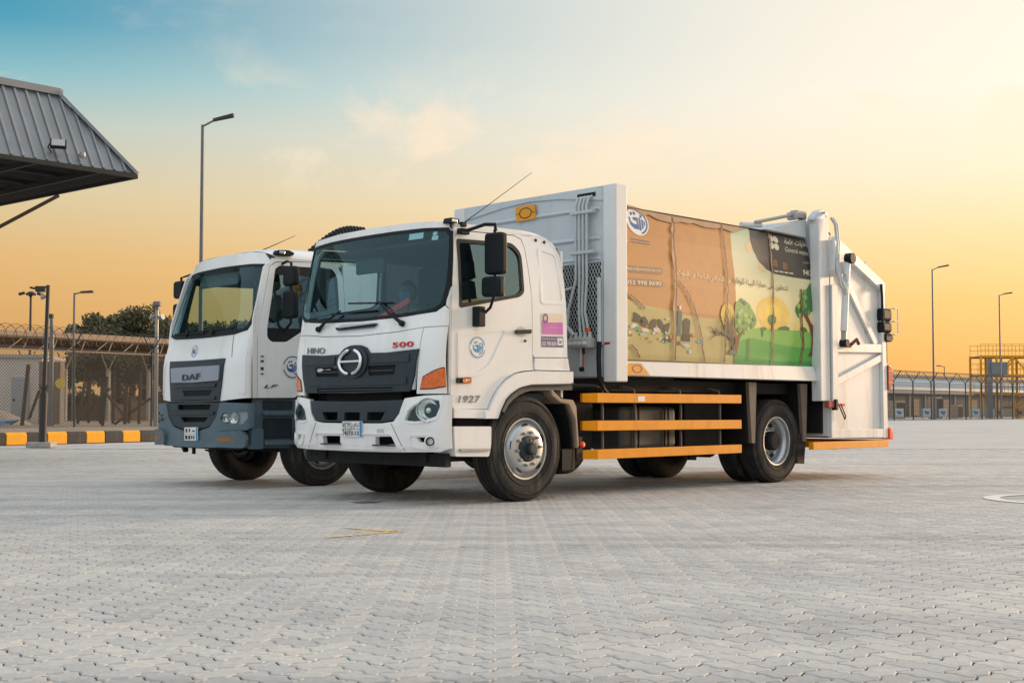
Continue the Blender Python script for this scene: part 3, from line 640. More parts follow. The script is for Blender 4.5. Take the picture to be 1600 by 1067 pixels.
for i, (x, y, h, r_) in enumerate(tl): tree((x, y, .4), h, r_, tn[i], 20 + i)
for i, w_ in enumerate(('leftmost', 'second from the left', 'third from the left', 'middle', 'third from the right', 'second from the right', 'rightmost')): tree((-27.0 + i * 2.2, 74.5 + i * 1.8, .4), 3.6, 2.1, '%s of the dark shrubs under the shed roof' % w_, 50 + i, 1500, 'shrub', .1, 'shrubs behind the shed columns', [LEAF[2], LEAF[2]])

# ------------------------------------------------------------------ right side: long building, boards, yellow platform
bd = Vector((.707, .707, 0)); B0 = Vector((28, 115, .3)); BA = R(45)
t = empty('long_building', B0, BA); tag(t, 'long low building with pale blue curved roof behind the right fence', 'building')
WALLR = mat('plant_wall', (.15, .14, .13), .85, var=.12, vscale=.6); BLUEROOF = mat('blue_roof_sheet', (.30, .38, .44), .5, var=.08, vscale=.8); BROOF = mat('brown_roof', (.20, .16, .13), .8, var=.1, vscale=.6)
b = MB(); b.box(-14, 55, .5, 9, -.3, 2.45); b.build('wall', WALLR, t)
b = MB(); b.prism([(0, 2.85), (.05, 3.1), (.5, 3.6), (1.3, 3.95), (2.4, 4.1), (2.4, 2.85)], 'x', -14, 55); b.build('curved_roof', BLUEROOF, t, smooth=40)
b = MB(); b.box(-14, 55, .02, 2.4, 2.46, 2.84); b.build('eave_band', mat('eave_pale', (.38, .35, .32), .8), t)
b = MB(); b.prism([(3.2, 2.4), (3.2, 4.3), (6, 4.75), (9, 4.3), (9, 2.4)], 'x', -14, 70); b.build('rear_roof', BROOF, t)
for i in range(16):
    b = MB(); b.box(-12 + i * 3.4, -11.8 + i * 3.4, .38, .498, 0, 2.45); b.build('pilaster', CONC, t)
    if i % 2:
        b = MB(); b.box(-11.2 + i * 3.4, -9.9 + i * 3.4, .40, .497, .2, 1.9); w_ = b.build('door', mat('plant_door', (.34, .25, .18), .8), t) if i == 1 else b.build('door', bpy.data.materials['plant_door'], t)
# boards along the foot of the fence
BOARD = mat('board_white', (.62, .62, .60), .6); BBLUE = mat('board_blue', C(70, 130, 175), .6)
sb = [(32.2, 104), (35.5, 107), (37.3, 108.2), (41.0, 110.5), (42.9, 112), (44.4, 114), (46.8, 115.2), (48.9, 117)]
lab = ['leftmost white board with blue mark along the right fence, partly behind the truck', 'white board with blue mark, first one clear of the truck', 'white board with blue mark beside the nearer right lamp post', 'white board with blue mark midway along the right fence', 'white board with blue mark just left of the yellow platform', 'white board with blue mark under the left end of yellow platform', 'white board with broad blue edge right of the farther lamp post', 'rightmost white board with blue mark at the picture edge']
proto = None
for i, (x, y) in enumerate(sb):
    if proto is None:
        t = empty('notice_board', (x, y, .35), R(8)); b = MB(); b.box(-.42, .42, -.02, .02, .1, .82); b.build('panel', BOARD, t)
        b = MB(); b.box(-.42, -.33, -.035, -.024, .1, .82); b.build('stripe', BBLUE, t)
        b = MB(); b.prism([(-.2, .5), (.0, .3), (.24, .38), (.2, .62), (.05, .55), (-.1, .68)], 'y', -.035, -.024); b.build('mark', BBLUE, t)
        for s in (-.35, .35): b = MB(); b.box(s - .03, s + .03, .021, .06, -.1, .82); b.build('leg', STEEL, t)
        proto = t
    else: t = copy_tree(proto)
    t.location = (x, y, .35); t.rotation_euler = (0, 0, R(8)); tag(t, lab[i], 'board', 'boards along the right fence')
YST = mat('yellow_steel', C(214, 150, 28), .55, var=.12, vscale=3)
t = empty('steel_platform', (42.1, 112, .31)); tag(t, 'yellow painted steel access platform with railings at the right edge', 'platform')
zr = lambda z: z - .31
for ix in range(6):
    for iy in (0, 2.6):
        b = MB(); b.box(ix * 1.42 - .08, ix * 1.42 + .08, iy - .08, iy + .08, -.1, zr(5.95)); b.build('column', YST, t)
for z, x0 in ((5.75, 0), (4.05, 0), (2.4, .3), (1.2, 2.8)):
    for iy in (0, 2.6): b = MB(); b.box(x0, 7.2, iy - .06, iy + .06, zr(z), zr(z) + .2); b.build('beam', YST, t)
    b = MB(); b.box(x0, 7.2, .06, 2.54, zr(z) + .12, zr(z) + .17); b.build('deck', STEEL, t)
    for iy in (-.02, 2.62):
        for hz in (.5, .98): b = MB(); b.box(x0, 7.2, iy - .02, iy + .02, zr(z) + .2 + hz, zr(z) + .24 + hz); b.build('rail', YST, t)
        for k in range(11):
            if x0 + k * .7 < 7.2: b = MB(); b.box(x0 + k * .7, x0 + k * .7 + .035, iy - .02, iy + .02, zr(z) + .2, zr(z) + 1.2); b.build('rail_post', YST, t)
for k, (xa, za, xb, zb) in enumerate(((2.85, 1.3, 4.2, 2.4), (1.5, 4.2, 2.8, 5.75), (4.3, 4.2, 3.0, 5.75), (4.3, 2.6, 5.6, 4.05), (3.2, .2, 4.4, 1.2), (1.8, 4.2, 3.1, 5.75))):
    b = MB(); b.beam((xa, -.1, zr(za)), (xb, -.1, zr(zb)), .09, .12); b.build('brace', YST, t)
DUCT = mat('duct_grey', (.17, .19, .20), .6, var=.1, vscale=2)
t = empty('vertical_tank', (43.0, 110.9, .31)); tag(t, 'grey upright duct box at the left end of the yellow platform', 'tank')
b = MB(); b.box(-.35, 1.1, 0, .9, 3.9, 5.0); b.build('box', DUCT, t, bevel=.03, seg=1)
b = MB(); b.box(-.55, -.2, .2, .6, -.1, 5.3); b.build('duct', DUCT, t, bevel=.03, seg=1)

for i, (x, y, w, h, lb) in enumerate(((33.0, 106, 1.6, 1.5, 'tan crate stack behind the right fence left of the nearer lamp'), (38.0, 111, 1.2, 1.9, 'tan cabinet standing against the long right building'), (40.2, 112, 1.0, 1.2, 'low tan box beside the cabinet at the long right building'))):
    t = empty('storage_box', (x, y, .31), R(45)); tag(t, lb, 'box')
    b = MB(); b.box(-w / 2, w / 2, 0, .8, -.05, h); b.build('shell', TANPAINT, t, bevel=.03, seg=1)
    b = MB(); b.box(-w / 2 + .1, w / 2 - .1, -.03, -.003, .1, h - .15); b.build('door', RUST, t)

# ------------------------------------------------------------------ canopy corner, upper left
CE = 5.02; tip = Vector((-6.54, 21.6, CE)); f1 = Vector((-.70, -.714, 0)); f2 = Vector((-.768, .64, 0)); top = Vector((-7.88, 21.5, 6.37))
SHEET = mat('ribbed_sheet', (.25, .27, .29), .5, metal=.25, var=.08, vscale=2); UNDER = mat('canopy_steel_and_shade', (.022, .021, .021), .7, var=.15, vscale=3)  # near-black steel tone, also used for the added shade sheets below the slopes
t = empty('canopy_roof', (-9, 22.5, 0)); tag(t, 'corner of a steel canopy with grey ribbed sloping sheets at upper left', 'canopy'); O_ = Vector((-9, 22.5, 0))
def cq(pts): return [Vector(p) - O_ for p in pts]
ML = 9.0
up = Vector((0, 0, 1))
for (dirn, other, sgn) in ((f1, f2, 1), (f2, f1, -1)):
    # sloping sheet between eave and top edge, in strips with raised ribs
    e0, t0 = tip, top; nrm = (dirn.cross(t0 - e0)).normalized()
    if nrm.z < 0: nrm = -nrm
    if dirn is f2: tdir = f2
    s_hip = (top - tip).dot(dirn)
    step = .20; k = 0
    while k * step < ML:
        a, b2 = k * step, min((k + 1) * step, ML)
        def up_pt(s):      # highest point of the sheet above eave position s (hip cuts the corner)
            base = tip + dirn * s; f_ = min(1.0, s / s_hip); v = (top - tip) - dirn * s_hip; return base + v * f_
        lo = [tip + dirn * a, tip + dirn * b2]; hi = [up_pt(a), up_pt(b2)]
        q = cq([lo[0], lo[1], hi[1], hi[0]]); mbs = MB(); mbs.hexa(q, [p - nrm * .012 for p in q]); pnl = mbs.build('roof_sheet', SHEET, t)
        rb0, rb1 = tip + dirn * (a + .02), up_pt(a + .02)
        if (rb1 - rb0).length > .06:
            mbs = MB(); mbs.beam(rb0 - O_ + nrm * .017, rb1 - O_ + nrm * .017, .045, .034, up=nrm); mbs.build('rib', SHEET, pnl, bevel=.008, seg=1)
        k += 1
for dirn in (f1, f2):
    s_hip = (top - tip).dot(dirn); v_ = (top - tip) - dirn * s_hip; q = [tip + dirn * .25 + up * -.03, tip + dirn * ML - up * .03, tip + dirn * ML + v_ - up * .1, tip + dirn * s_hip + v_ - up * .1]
    inw = (f2 if dirn is f1 else f1) * .07; q = cq([p + inw for p in q]); mbs = MB(); mbs.hexa(q, [p + inw * .2 for p in q]); mbs.build('shade_lining', UNDER, t)  # dark sheet added below the slope so the underside looks shaded
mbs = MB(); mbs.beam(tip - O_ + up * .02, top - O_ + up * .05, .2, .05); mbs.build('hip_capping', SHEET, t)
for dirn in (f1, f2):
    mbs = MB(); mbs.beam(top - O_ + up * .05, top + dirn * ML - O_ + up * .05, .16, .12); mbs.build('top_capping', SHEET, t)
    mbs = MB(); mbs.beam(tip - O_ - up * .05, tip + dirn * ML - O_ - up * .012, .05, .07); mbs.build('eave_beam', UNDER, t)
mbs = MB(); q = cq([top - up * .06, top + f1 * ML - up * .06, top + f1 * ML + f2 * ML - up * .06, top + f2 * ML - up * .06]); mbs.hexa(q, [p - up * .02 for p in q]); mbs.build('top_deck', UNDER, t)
q = cq([tip + f1 * .9 + f2 * .4 + up * .55, tip + f1 * ML + f2 * .4 + up * .55, tip + f1 * ML + f2 * ML + up * .25, tip + f1 * .9 + f2 * ML + up * .25])
for i in range(7):
    s = .5 + i * 1.15
    mbs = MB(); mbs.beam(tip + f1 * s + f2 * .1 - O_ + up * .02, tip + f1 * s + f2 * ML - O_ + up * .02, .06, .09); mbs.build('purlin', UNDER, t)
    mbs = MB(); mbs.beam(tip + f2 * s + f1 * .1 - O_ + up * .12, tip + f2 * s + f1 * ML - O_ + up * .12, .06, .08); mbs.build('purlin', UNDER, t)
    mbs = MB(); mbs.beam(tip + f1 * s + f2 * .2 - O_ + up * .05, tip + f1 * (s + 1.1) + f2 * 1.6 - O_ + up * .95, .045, .045); mbs.build('truss_bar', UNDER, t)
mbs = MB(); mbs.beam(tip + f2 * 2.55 - O_ - up * .1, Vector((-9.9, 21.7, 3.6)) - O_, .06, .06); mbs.beam(Vector((-9.9, 21.7, 3.6)) - O_, Vector((-9.95, 21.7, 0)) - O_, .14, .14); mbs.build('strut', UNDER, t)
fl = tip + f1 * 1.42 + ((top - tip) - f1 * ((top - tip).dot(f1))) * .17
t2 = empty('floodlight', fl + Vector((.12, -.17, .06))); tag(t2, 'square floodlight clamped to the canopy edge at upper left', 'floodlight'); t2.rotation_euler = (R(-38), R(0), R(20))
b = MB(); b.box(-.13, .13, -.03, .03, -.1, .1); b.build('housing', BLACK, t2, bevel=.01, seg=1)
b = MB(); b.box(-.105, .105, -.038, -.032, -.078, .078); b.build('lens', mat('flood_lens', (.42, .43, .40), .3), t2)
b = MB(); b.tube([(-.13, 0, 0), (-.16, .08, 0), (-.1, .17, -.03)], .012, 6); b.build('bracket', BLACK, t2)
t2 = empty('dome_camera', tip + f1 * 1.02 + ((top - tip) - f1 * ((top - tip).dot(f1))) * .10 + Vector((.1, -.12, .02))); tag(t2, 'small grey dome camera on the canopy edge beside the floodlight', 'camera')
b = MB(); b.lathe([(.02, .06), (.045, .05), (.05, 0), (.04, -.03), (.01, -.05)], 12, (0, 0, 0), (0, 0, 1)); b.build('dome', STEEL, t2, smooth=60)
b = MB(); b.beam((0, 0, .03), (-.1, .12, .03), .03, .03); b.build('bracket', STEEL, t2)

# ------------------------------------------------------------------ wheels
RUBLET = mat('tyre_lettering', (.055, .052, .048), .8)
def tyre_profile(Rr, W, rb):
    # radius, position across (0 = outer face)
    o = [(rb, .035), (rb + .02, .012), (rb + .07, -.004), (rb + (Rr - rb) * .6, -.006), (Rr - .045, .006), (Rr - .018, .018), (Rr - .004, .032)]
    g = [.065, .115, .165, .215]
    for x in g:
        x = x / .28 * W; o += [(Rr, x - .009), (Rr, x - .006), (Rr - .014, x - .004), (Rr - .014, x + .004), (Rr, x + .006), (Rr, x + .009)]
    o += [(Rr - .004, W - .032), (Rr - .018, W - .018), (Rr - .045, W - .006), (rb + (Rr - rb) * .6, W + .006), (rb + .07, W + .004), (rb, W - .035)]
    return o
def wheel(parent, u, vo, zc, Rr, W, rb, sgn, kind, nuts=True):
    """vo: outer face position across; sgn +1 inward is +v"""
    ax = Vector((0, sgn, 0)); c = Vector((u, vo, zc)); b = MB()
    if kind == 'front':
        pr = [(rb + .012, .030), (rb + .010, .018), (rb - .006, .020), (rb - .012, .05), (rb - .022, .062), (rb - .032, .05), (rb - .045, .020), (rb - .07, -.004), (rb - .085, -.012), (rb - .155, -.014), (.13, -.012), (.05, -.012)]
    else:
        pr = [(rb + .012, .030), (rb + .010, .018), (rb - .006, .020), (rb - .014, .06), (rb - .034, .075), (rb - .05, .11), (rb - .055, .15), (rb - .07, .165), (rb - .12, .155), (rb - .16, .14), (.10, .14), (.05, .14)]
    b.lathe(pr, 48, c, ax, caps='end'); rim = b.build('wheel', ALLOY, parent, smooth=38)
    b = MB(); b.lathe(tyre_profile(Rr, W, rb), 64, c, ax, closed=True); b.build('tyre', RUBBER, rim, smooth=28)
    for r_, w_ in ((rb + (Rr - rb) * .80, .006), (rb + (Rr - rb) * .30, .005), (rb + .03, .004)):
        b = MB(); xo = -.0045 if r_ > rb + .05 else .0105; b.lathe([(r_ - w_, xo + .004), (r_ - w_ * .5, xo - .004), (r_ + w_ * .5, xo - .004), (r_ + w_, xo + .004)], 64, c, ax, closed=True); b.build('sidewall_ring', RUBBER, rim, smooth=40)
    if nuts:
        pol = lambda a, r_, o=0.0: tuple(c + Vector((math.cos(a) * r_ * sgn, -sgn * (.0068 + o), math.sin(a) * r_)))
        rm = rb + (Rr - rb) * .57
        for a0 in (-2.05, 1.1):
            vs_, fs_ = text2('BRIDGESTONE' if a0 < 0 else 'R192'); aw = .95 if a0 < 0 else .3; mbx = MB(); hh = (Rr - rb) * .17
            q_ = [(a0 + x * aw, rm + (y - .5) * hh * (-1)) if a0 < 0 else (a0 + aw - x * aw, rm + (y - .5) * hh) for x, y in vs_]
            if a0 < 0: q_ = [(a0 + x * aw, rm - (y - .5) * hh) for x, y in vs_]
            mbx.add([pol(a, r_) for a, r_ in q_], fs_); mbx.build('sidewall_lettering', RUBLET, rim, fix=False)
    b = MB(); b.lathe([(rb, .06), (rb, W - .04), (rb - .02, W - .04), (rb - .02, .17)], 32, c, ax, closed=True); b.build('rim_barrel', CHASSIS, rim, smooth=40)
    if not nuts: return rim
    if kind == 'front':
        b = MB(); b.lathe([(.128, -.010), (.128, -.022), (.115, -.034), (.062, -.040), (.058, -.085), (.045, -.095), (.01, -.096)], 24, c, ax); b.build('hub_cap', SLATE, rim, smooth=30)
        for k in range(10):
            a = k * math.pi / 5 + .2; b = MB(); b.beam(c + Vector((math.cos(a) * .07, -sgn * .037, math.sin(a) * .07)), c + Vector((math.cos(a) * .115, -sgn * .028, math.sin(a) * .115)), .018, .014, up=(0, 1, 0)); b.build('hub_rib', SLATE, rim)
        nr, nx, hr, hx = .162, -.016, rb - .062, .008
    else:
        b = MB(); b.lathe([(.12, .138), (.12, .06), (.10, .035), (.05, .03), (.01, .03)], 20, c, ax); b.build('hub_cap', CHASSIS, rim, smooth=30)
        nr, nx, hr, hx = .155, .136, rb - .095, .150
    nm = None
    for k in range(10):
        a = k * math.pi / 5 + .1; p = c + Vector((math.cos(a) * nr, sgn * nx, math.sin(a) * nr))
        b = MB(); b.lathe([(.017, 0), (.017, -.022), (.009, -.024), (.009, -.036)], 6, (0, 0, 0), ax)
        if nm is None: nm = b.build('nut', STEEL, rim); o = nm
        else: o = nm.copy(); col.objects.link(o)
        o.parent = rim; o.location = p
    hm = None
    for k in range(5 if kind == 'front' else 8):
        st = 5 if kind == 'front' else 8; a = k * 2 * math.pi / st + .45; b = MB()
        if hm is None:
            # shallow dark opening laid on the disc
            pts = [(math.cos(t_) * .042, math.sin(t_) * .024) for t_ in [i * math.pi / 8 for i in range(16)]]
            b.prism([(x, z) for x, z in pts], 'y', -.004, .004); hm = b.build('hand_hole', VOID, rim); o = hm
        else: o = hm.copy(); col.objects.link(o)
        tilt = .75 if kind == 'front' else 0.0
        o.parent = rim; o.location = c + Vector((math.cos(a) * hr, sgn * (hx - .004), math.sin(a) * hr))
        rad = Vector((math.cos(a), 0, math.sin(a))); tan = Vector((-math.sin(a), 0, math.cos(a))); nrm = (rad * tilt + Vector((0, -sgn, 0))).normalized(); rr_ = nrm.cross(tan).normalized()
        M_ = Matrix((tan, nrm, rr_)).transposed(); o.rotation_euler = M_.to_euler()
    return rim

# ------------------------------------------------------------------ nearer truck: refuse compactor
GPOST = mat('guard_post_steel', (.085, .075, .066), .6, var=.2, vscale=8, spec=.3)
GREYBADGE = mat('grey_badge', (.20, .19, .18), .45)
hino = empty('refuse_truck', (.106, 12.263, 0), YAW)
tag(hino, 'white refuse collection truck with printed mural side and yellow side guards', 'truck')
def P(b, name, m, parent=None, **k): return b.build(name, m, parent or hino, **k)
def mirror(f):
    return lambda x, z, o=0.0: (lambda p: (p[0], 2 * VC - p[1], p[2]))(f(x, z, o))
h_side_far = mirror(h_side)
TS = [0, .15, .3, .45, .58, .68, .76, .83, .885, .925, .955, .975, .988, .996]
FX = sorted([VC + s * t_ * 1.13 for t_ in TS for s in (-1, 1)]); FX2 = sorted([VC + s * t_ * 1.07 for t_ in TS for s in (-1, 1)])
FZ = frange(1.0, 2.6, 16)
HWm = 1.1299
# front shell below the windscreen: corner panels, hood flap, wiper cowl
VL = lambda z: VC + lerp_tab(H_HW, z) - .0008
VR = lambda z: VC - lerp_tab(H_HW, z) + .0008
WS = [(.090, 2.600), (.40, 2.622), (.80, 2.632), (1.13, 2.634), (1.46, 2.632), (1.86, 2.622), (2.17, 2.600), (2.215, 2.55), (2.246, 2.30), (2.255, 2.05), (2.235, 1.87), (2.15, 1.815), (1.75, 1.785), (1.13, 1.772), (.51, 1.785), (.11, 1.815), (.025, 1.87), (.005, 2.05), (.014, 2.30), (.045, 2.55)]
cowl = [(VR(1.70), 1.672), (VR(1.83), 1.83), (.025, 1.862), (.11, 1.806), (.51, 1.776), (1.13, 1.763), (1.75, 1.776), (2.15, 1.806), (2.235, 1.862), (VL(1.83), 1.83), (VL(1.70), 1.672), (2.04, 1.668), (1.70, 1.640), (1.13, 1.622), (.56, 1.640), (.22, 1.668)]
P(wrap([(cowl, [])], h_front, 0, .03, FX, FZ), 'front_cowl', WHITE, smooth=30)
hood = [(.226, 1.662), (.56, 1.633), (1.13, 1.615), (1.70, 1.633), (2.034, 1.662), (2.022, 1.47), (1.965, 1.085), (.295, 1.085), (.238, 1.47)]
P(wrap([(hood, [])], h_front, .002, .03, FX, FZ), 'hood_flap', WHITE, smooth=30)
for s in (0, 1):
    cp = [(.218, 1.662), (VR(1.66), 1.666), (VR(1.2), 1.045), (.262, 1.045), (.230, 1.47)]
    if s: cp = [(2 * VC - x, z) for x, z in cp]
    P(wrap([(cp, [])], h_front, 0, .03, FX, FZ), 'corner_panel', WHITE, smooth=30)
    am = roundpoly([(.182, 1.197), (.078, 1.247), (VR(1.2) + .001, 1.282), (VR(1.2) + .001, 1.113), (.085, 1.096), (.212, 1.092)], .008)
    if s: am = [(2 * VC - x, z) for x, z in am]
    a_ = P(wrap([(am, [])], h_front, .012, .02, FX, []), 'turn_signal', AMBER, smooth=30)
    bz = roundpoly([(.19, 1.203), (.080, 1.257), (VR(1.2) + .001, 1.291), (VR(1.2) + .001, 1.104), (.085, 1.086), (.222, 1.083)], .008)
    if s: bz = [(2 * VC - x, z) for x, z in bz]
    P(wrap([(bz, [])], h_front, .005, .01, FX, []), 'signal_bezel', BLACK, a_, smooth=30)
# windscreen: black border ring, glass, wipers
def inset(poly, k, c): return [(c[0] + (x - c[0]) * (1 - k[0]), c[1] + (z - c[1]) * (1 - k[1])) for x, z in poly]
win_in = inset(WS, (.035, .075), (VC, 2.2))
WS = roundpoly(WS, [.05, .02, .02, .02, .02, .02, .05, .06, .05, .05, .08, .06, .05, .05, .05, .06, .08, .05, .05, .06])
win_in = inset(WS, (.03, .065), (VC, 2.2))
ws = P(wrap([(WS, [])], h_front, .004, 0, FX + FX2, FZ), 'windscreen', GLASS, smooth=40, fix=False)
P(wrap([(WS, [win_in])], h_front, .007, .012, FX + FX2, FZ), 'windscreen_seal', BLACK, ws, smooth=30)
hdr = [(VR(2.6) + .03, 2.665), (VR(2.56) + .002, 2.56), (.045, 2.558), (.090, 2.608), (.40, 2.630), (.80, 2.640), (1.13, 2.642), (1.46, 2.640), (1.86, 2.630), (2.17, 2.608), (2.215, 2.558), (VL(2.56) - .002, 2.56), (VL(2.6) - .03, 2.665), (1.7, 2.70), (1.13, 2.71), (.56, 2.70)]
P(wrap([(hdr, [])], h_front, 0, .03, FX2, [2.6, 2.65]), 'roof_header', WHITE, smooth=30)
for s in (0, 1):
    ap = [(VR(1.84), 1.836), (.020, 1.868), (.0015, 2.05), (.010, 2.30), (.038, 2.556), (VR(2.555), 2.556)]
    ap += [(VR(z), z) for z in (2.45, 2.3, 2.1, 1.95)]
    if s: ap = [(2 * VC - x, z) for x, z in ap]
    P(wrap([(ap, [])], h_front, 0, .03, FX + FX2, FZ), 'windscreen_pillar', WHITE, smooth=30)
def on_front(v, z, o): return Vector(h_front(v, z, o))
for piv, kn, a, b2 in (((1.80, 1.715), (1.46, 1.885), (1.62, 1.862), (.92, 1.862)), ((.50, 1.712), (.885, 1.945), (1.37, 1.958), (.69, 1.926))):
    b = MB(); b.tube([on_front(*piv, .02), on_front(piv[0] * .55 + kn[0] * .45, piv[1] * .55 + kn[1] * .45, .055), on_front(*kn, .04)], [.020, .014, .009], 8)
    b.lathe([(.03, -.01), (.028, .02), (.018, .03)], 12, on_front(*piv, .02), (-1, 0, .25))
    w = P(b, 'wiper', BLACK, smooth=40)
    b = MB(); pts = [(a[0] + (b2[0] - a[0]) * t_, a[1] + (b2[1] - a[1]) * t_) for t_ in frange(0, 1, 6)]; b.tube([on_front(*p, .022) for p in pts], .009, 6); b.build('wiper_blade', BLACK, w)
hd = roundpoly([(1.52, 1.725), (1.44, 1.752), (.90, 1.745), (.85, 1.73), (.91, 1.695), (1.47, 1.685)], .012)
b_ = wrap([(hd, [])], h_front, .003, .004, [VC], []); P(b_, 'handle_recess', GREYSHADE)
hd2 = roundpoly([(1.51, 1.722), (1.45, 1.712), (.90, 1.732), (.86, 1.728), (.91, 1.70), (1.47, 1.690)], .01)
P(wrap([(hd2, [])], h_front, .03, .02, [VC], []), 'grab_handle', BLACK, bevel=.005)
# grille
gr_o = [(2.025, 1.462), (1.62, 1.440), (1.36, 1.445), (1.30, 1.500), (1.21, 1.526), (1.13, 1.530), (1.05, 1.526), (.96, 1.500), (.90, 1.445), (.64, 1.440), (.235, 1.462), (.272, 1.22), (.325, 1.068), (1.13, 1.058), (1.935, 1.068), (1.99, 1.22)]
slots = [roundpoly([(1.76, 1.322), (1.372, 1.318), (1.352, 1.222), (1.73, 1.228)], .015), roundpoly([(.908, 1.318), (.50, 1.322), (.53, 1.228), (.888, 1.222)], .015), roundpoly([(1.72, 1.112), (.54, 1.112), (.545, 1.076), (1.712, 1.072)], .012)]
gl_ = P(wrap([(gr_o, slots)], h_front, .026, .022, FX, [1.15, 1.25, 1.35]), 'grille', SLATE, smooth=25)
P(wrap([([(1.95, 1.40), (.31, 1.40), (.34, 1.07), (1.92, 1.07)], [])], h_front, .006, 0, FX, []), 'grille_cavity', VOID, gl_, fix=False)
for z, x0, x1 in ((1.27, .55, .90), (1.27, 1.36, 1.71), (1.092, .55, 1.71)):
    P(wrap([([(x0, z - .008), (x1, z - .008), (x1, z + .008), (x0, z + .008)], [])], h_front, .018, .008, FX, []), 'grille_slat', SLATE, gl_)
for z0, z1 in ((1.345, 1.425), (1.135, 1.205)):
    for x0, x1 in (((.33, .84), (1.42, 1.93)) if z0 > 1.3 else ((.36, 1.90),)):
        P(wrap([(roundpoly([(x0, z0), (x1, z0), (x1 + (.01 if x1 > 1.3 else -.0), z1), (x0, z1)], .012), [])], h_front, .036, .02, FX, []), 'grille_bar', SLATE, gl_, bevel=.006)
# round emblem: dark disc, chrome ring broken top and bottom with a cross bar
b_ = wrap([(circle2(VC + .006, 1.362, .235, .162, 40), [])], h_front, .046, .03, FX, []); em = P(b_, 'emblem', SLATE, smooth=30)
def arc_band(a0, a1): return [(VC + .006 + .186 * math.cos(t_), 1.362 + .130 * math.sin(t_)) for t_ in frange(a0, a1, 22)] + [(VC + .006 + .146 * math.cos(t_), 1.362 + .104 * math.sin(t_)) for t_ in frange(a1, a0, 22)]
for a0, a1 in ((-1.42, 1.36), (1.78, 4.56)):
    b = MB(); b.tube([Vector(h_front(VC + .006 + .166 * math.cos(t_), 1.362 + .117 * math.sin(t_), .062)) for t_ in frange(a0, a1, 26)], [.006] + [.019] * 25 + [.006], 10); b.build('emblem_ring', CHROME, em, smooth=60)
b = MB(); b.tube([Vector(h_front(VC + x, 1.366, .064)) for x in (-.150, -.08, 0, .09, .162)], .013, 10); b.build('emblem_bar', CHROME, em, smooth=60)
lettering('lettering', 'HINO', [(1.945, 1.470), (1.632, 1.464), (1.636, 1.522), (1.949, 1.534)], h_front, GREYBADGE, hino, .006, .008, bold=.0)
lettering('lettering', '500', [(.588, 1.484), (.309, 1.487), (.311, 1.538), (.592, 1.534)], h_front, RED, hino, .006, .008, bold=.012, spacing=1.05)

# bumper
BX = sorted([VC + s * t_ * 1.165 for t_ in TS for s in (-1, 1)]); BZ = frange(.5, 1.05, 8)
BL, BRt = VC + 1.164, VC - 1.164
hl_r = roundpoly([(.371, .797), (.330, .885), (.255, .938), (.113, .978), (.030, .985), (.018, .925), (.045, .835), (.135, .800), (.260, .788)], .015)
hl_l = [(2 * VC - x, z) for x, z in hl_r]
lsl = [roundpoly([(1.60, .640), (1.308, .642), (1.312, .563), (1.588, .558)], .012), roundpoly([(.774, .642), (.538, .646), (.500, .575), (.774, .558)], .012)]
fgs = [roundpoly([(.244, .641), (.145, .642), (.147, .595), (.208, .598)], .008)]; fgs += [[(2 * VC - x, z) for x, z in fgs[0]]]
bo = [(BRt, 1.035), (.171, 1.028), (.395, 1.003), (.448, .861), (.52, .785), (.67, .768), (1.13, .765), (1.59, .768), (1.74, .785), (1.812, .861), (1.865, 1.003), (2.089, 1.028), (BL, 1.035), (BL, .54), (2.24, .508), (1.72, .497), (1.13, .494), (.54, .497), (.02, .508), (BRt, .54)]
bp_ = P(wrap([(bo, [hl_r, hl_l] + lsl + fgs)], h_bump, 0, .05, BX, BZ), 'bumper', WHITE, smooth=28, bevel=.008)
b = MB(); b.hexa([(-.92, .05, .52), (-.92, .05, 1.0), (-.92, 2.2, 1.0), (-.92, 2.2, .52)], [(-.90, .05, .52), (-.90, .05, 1.0), (-.90, 2.2, 1.0), (-.90, 2.2, .52)]); b.build('bumper_backing', VOID, bp_)
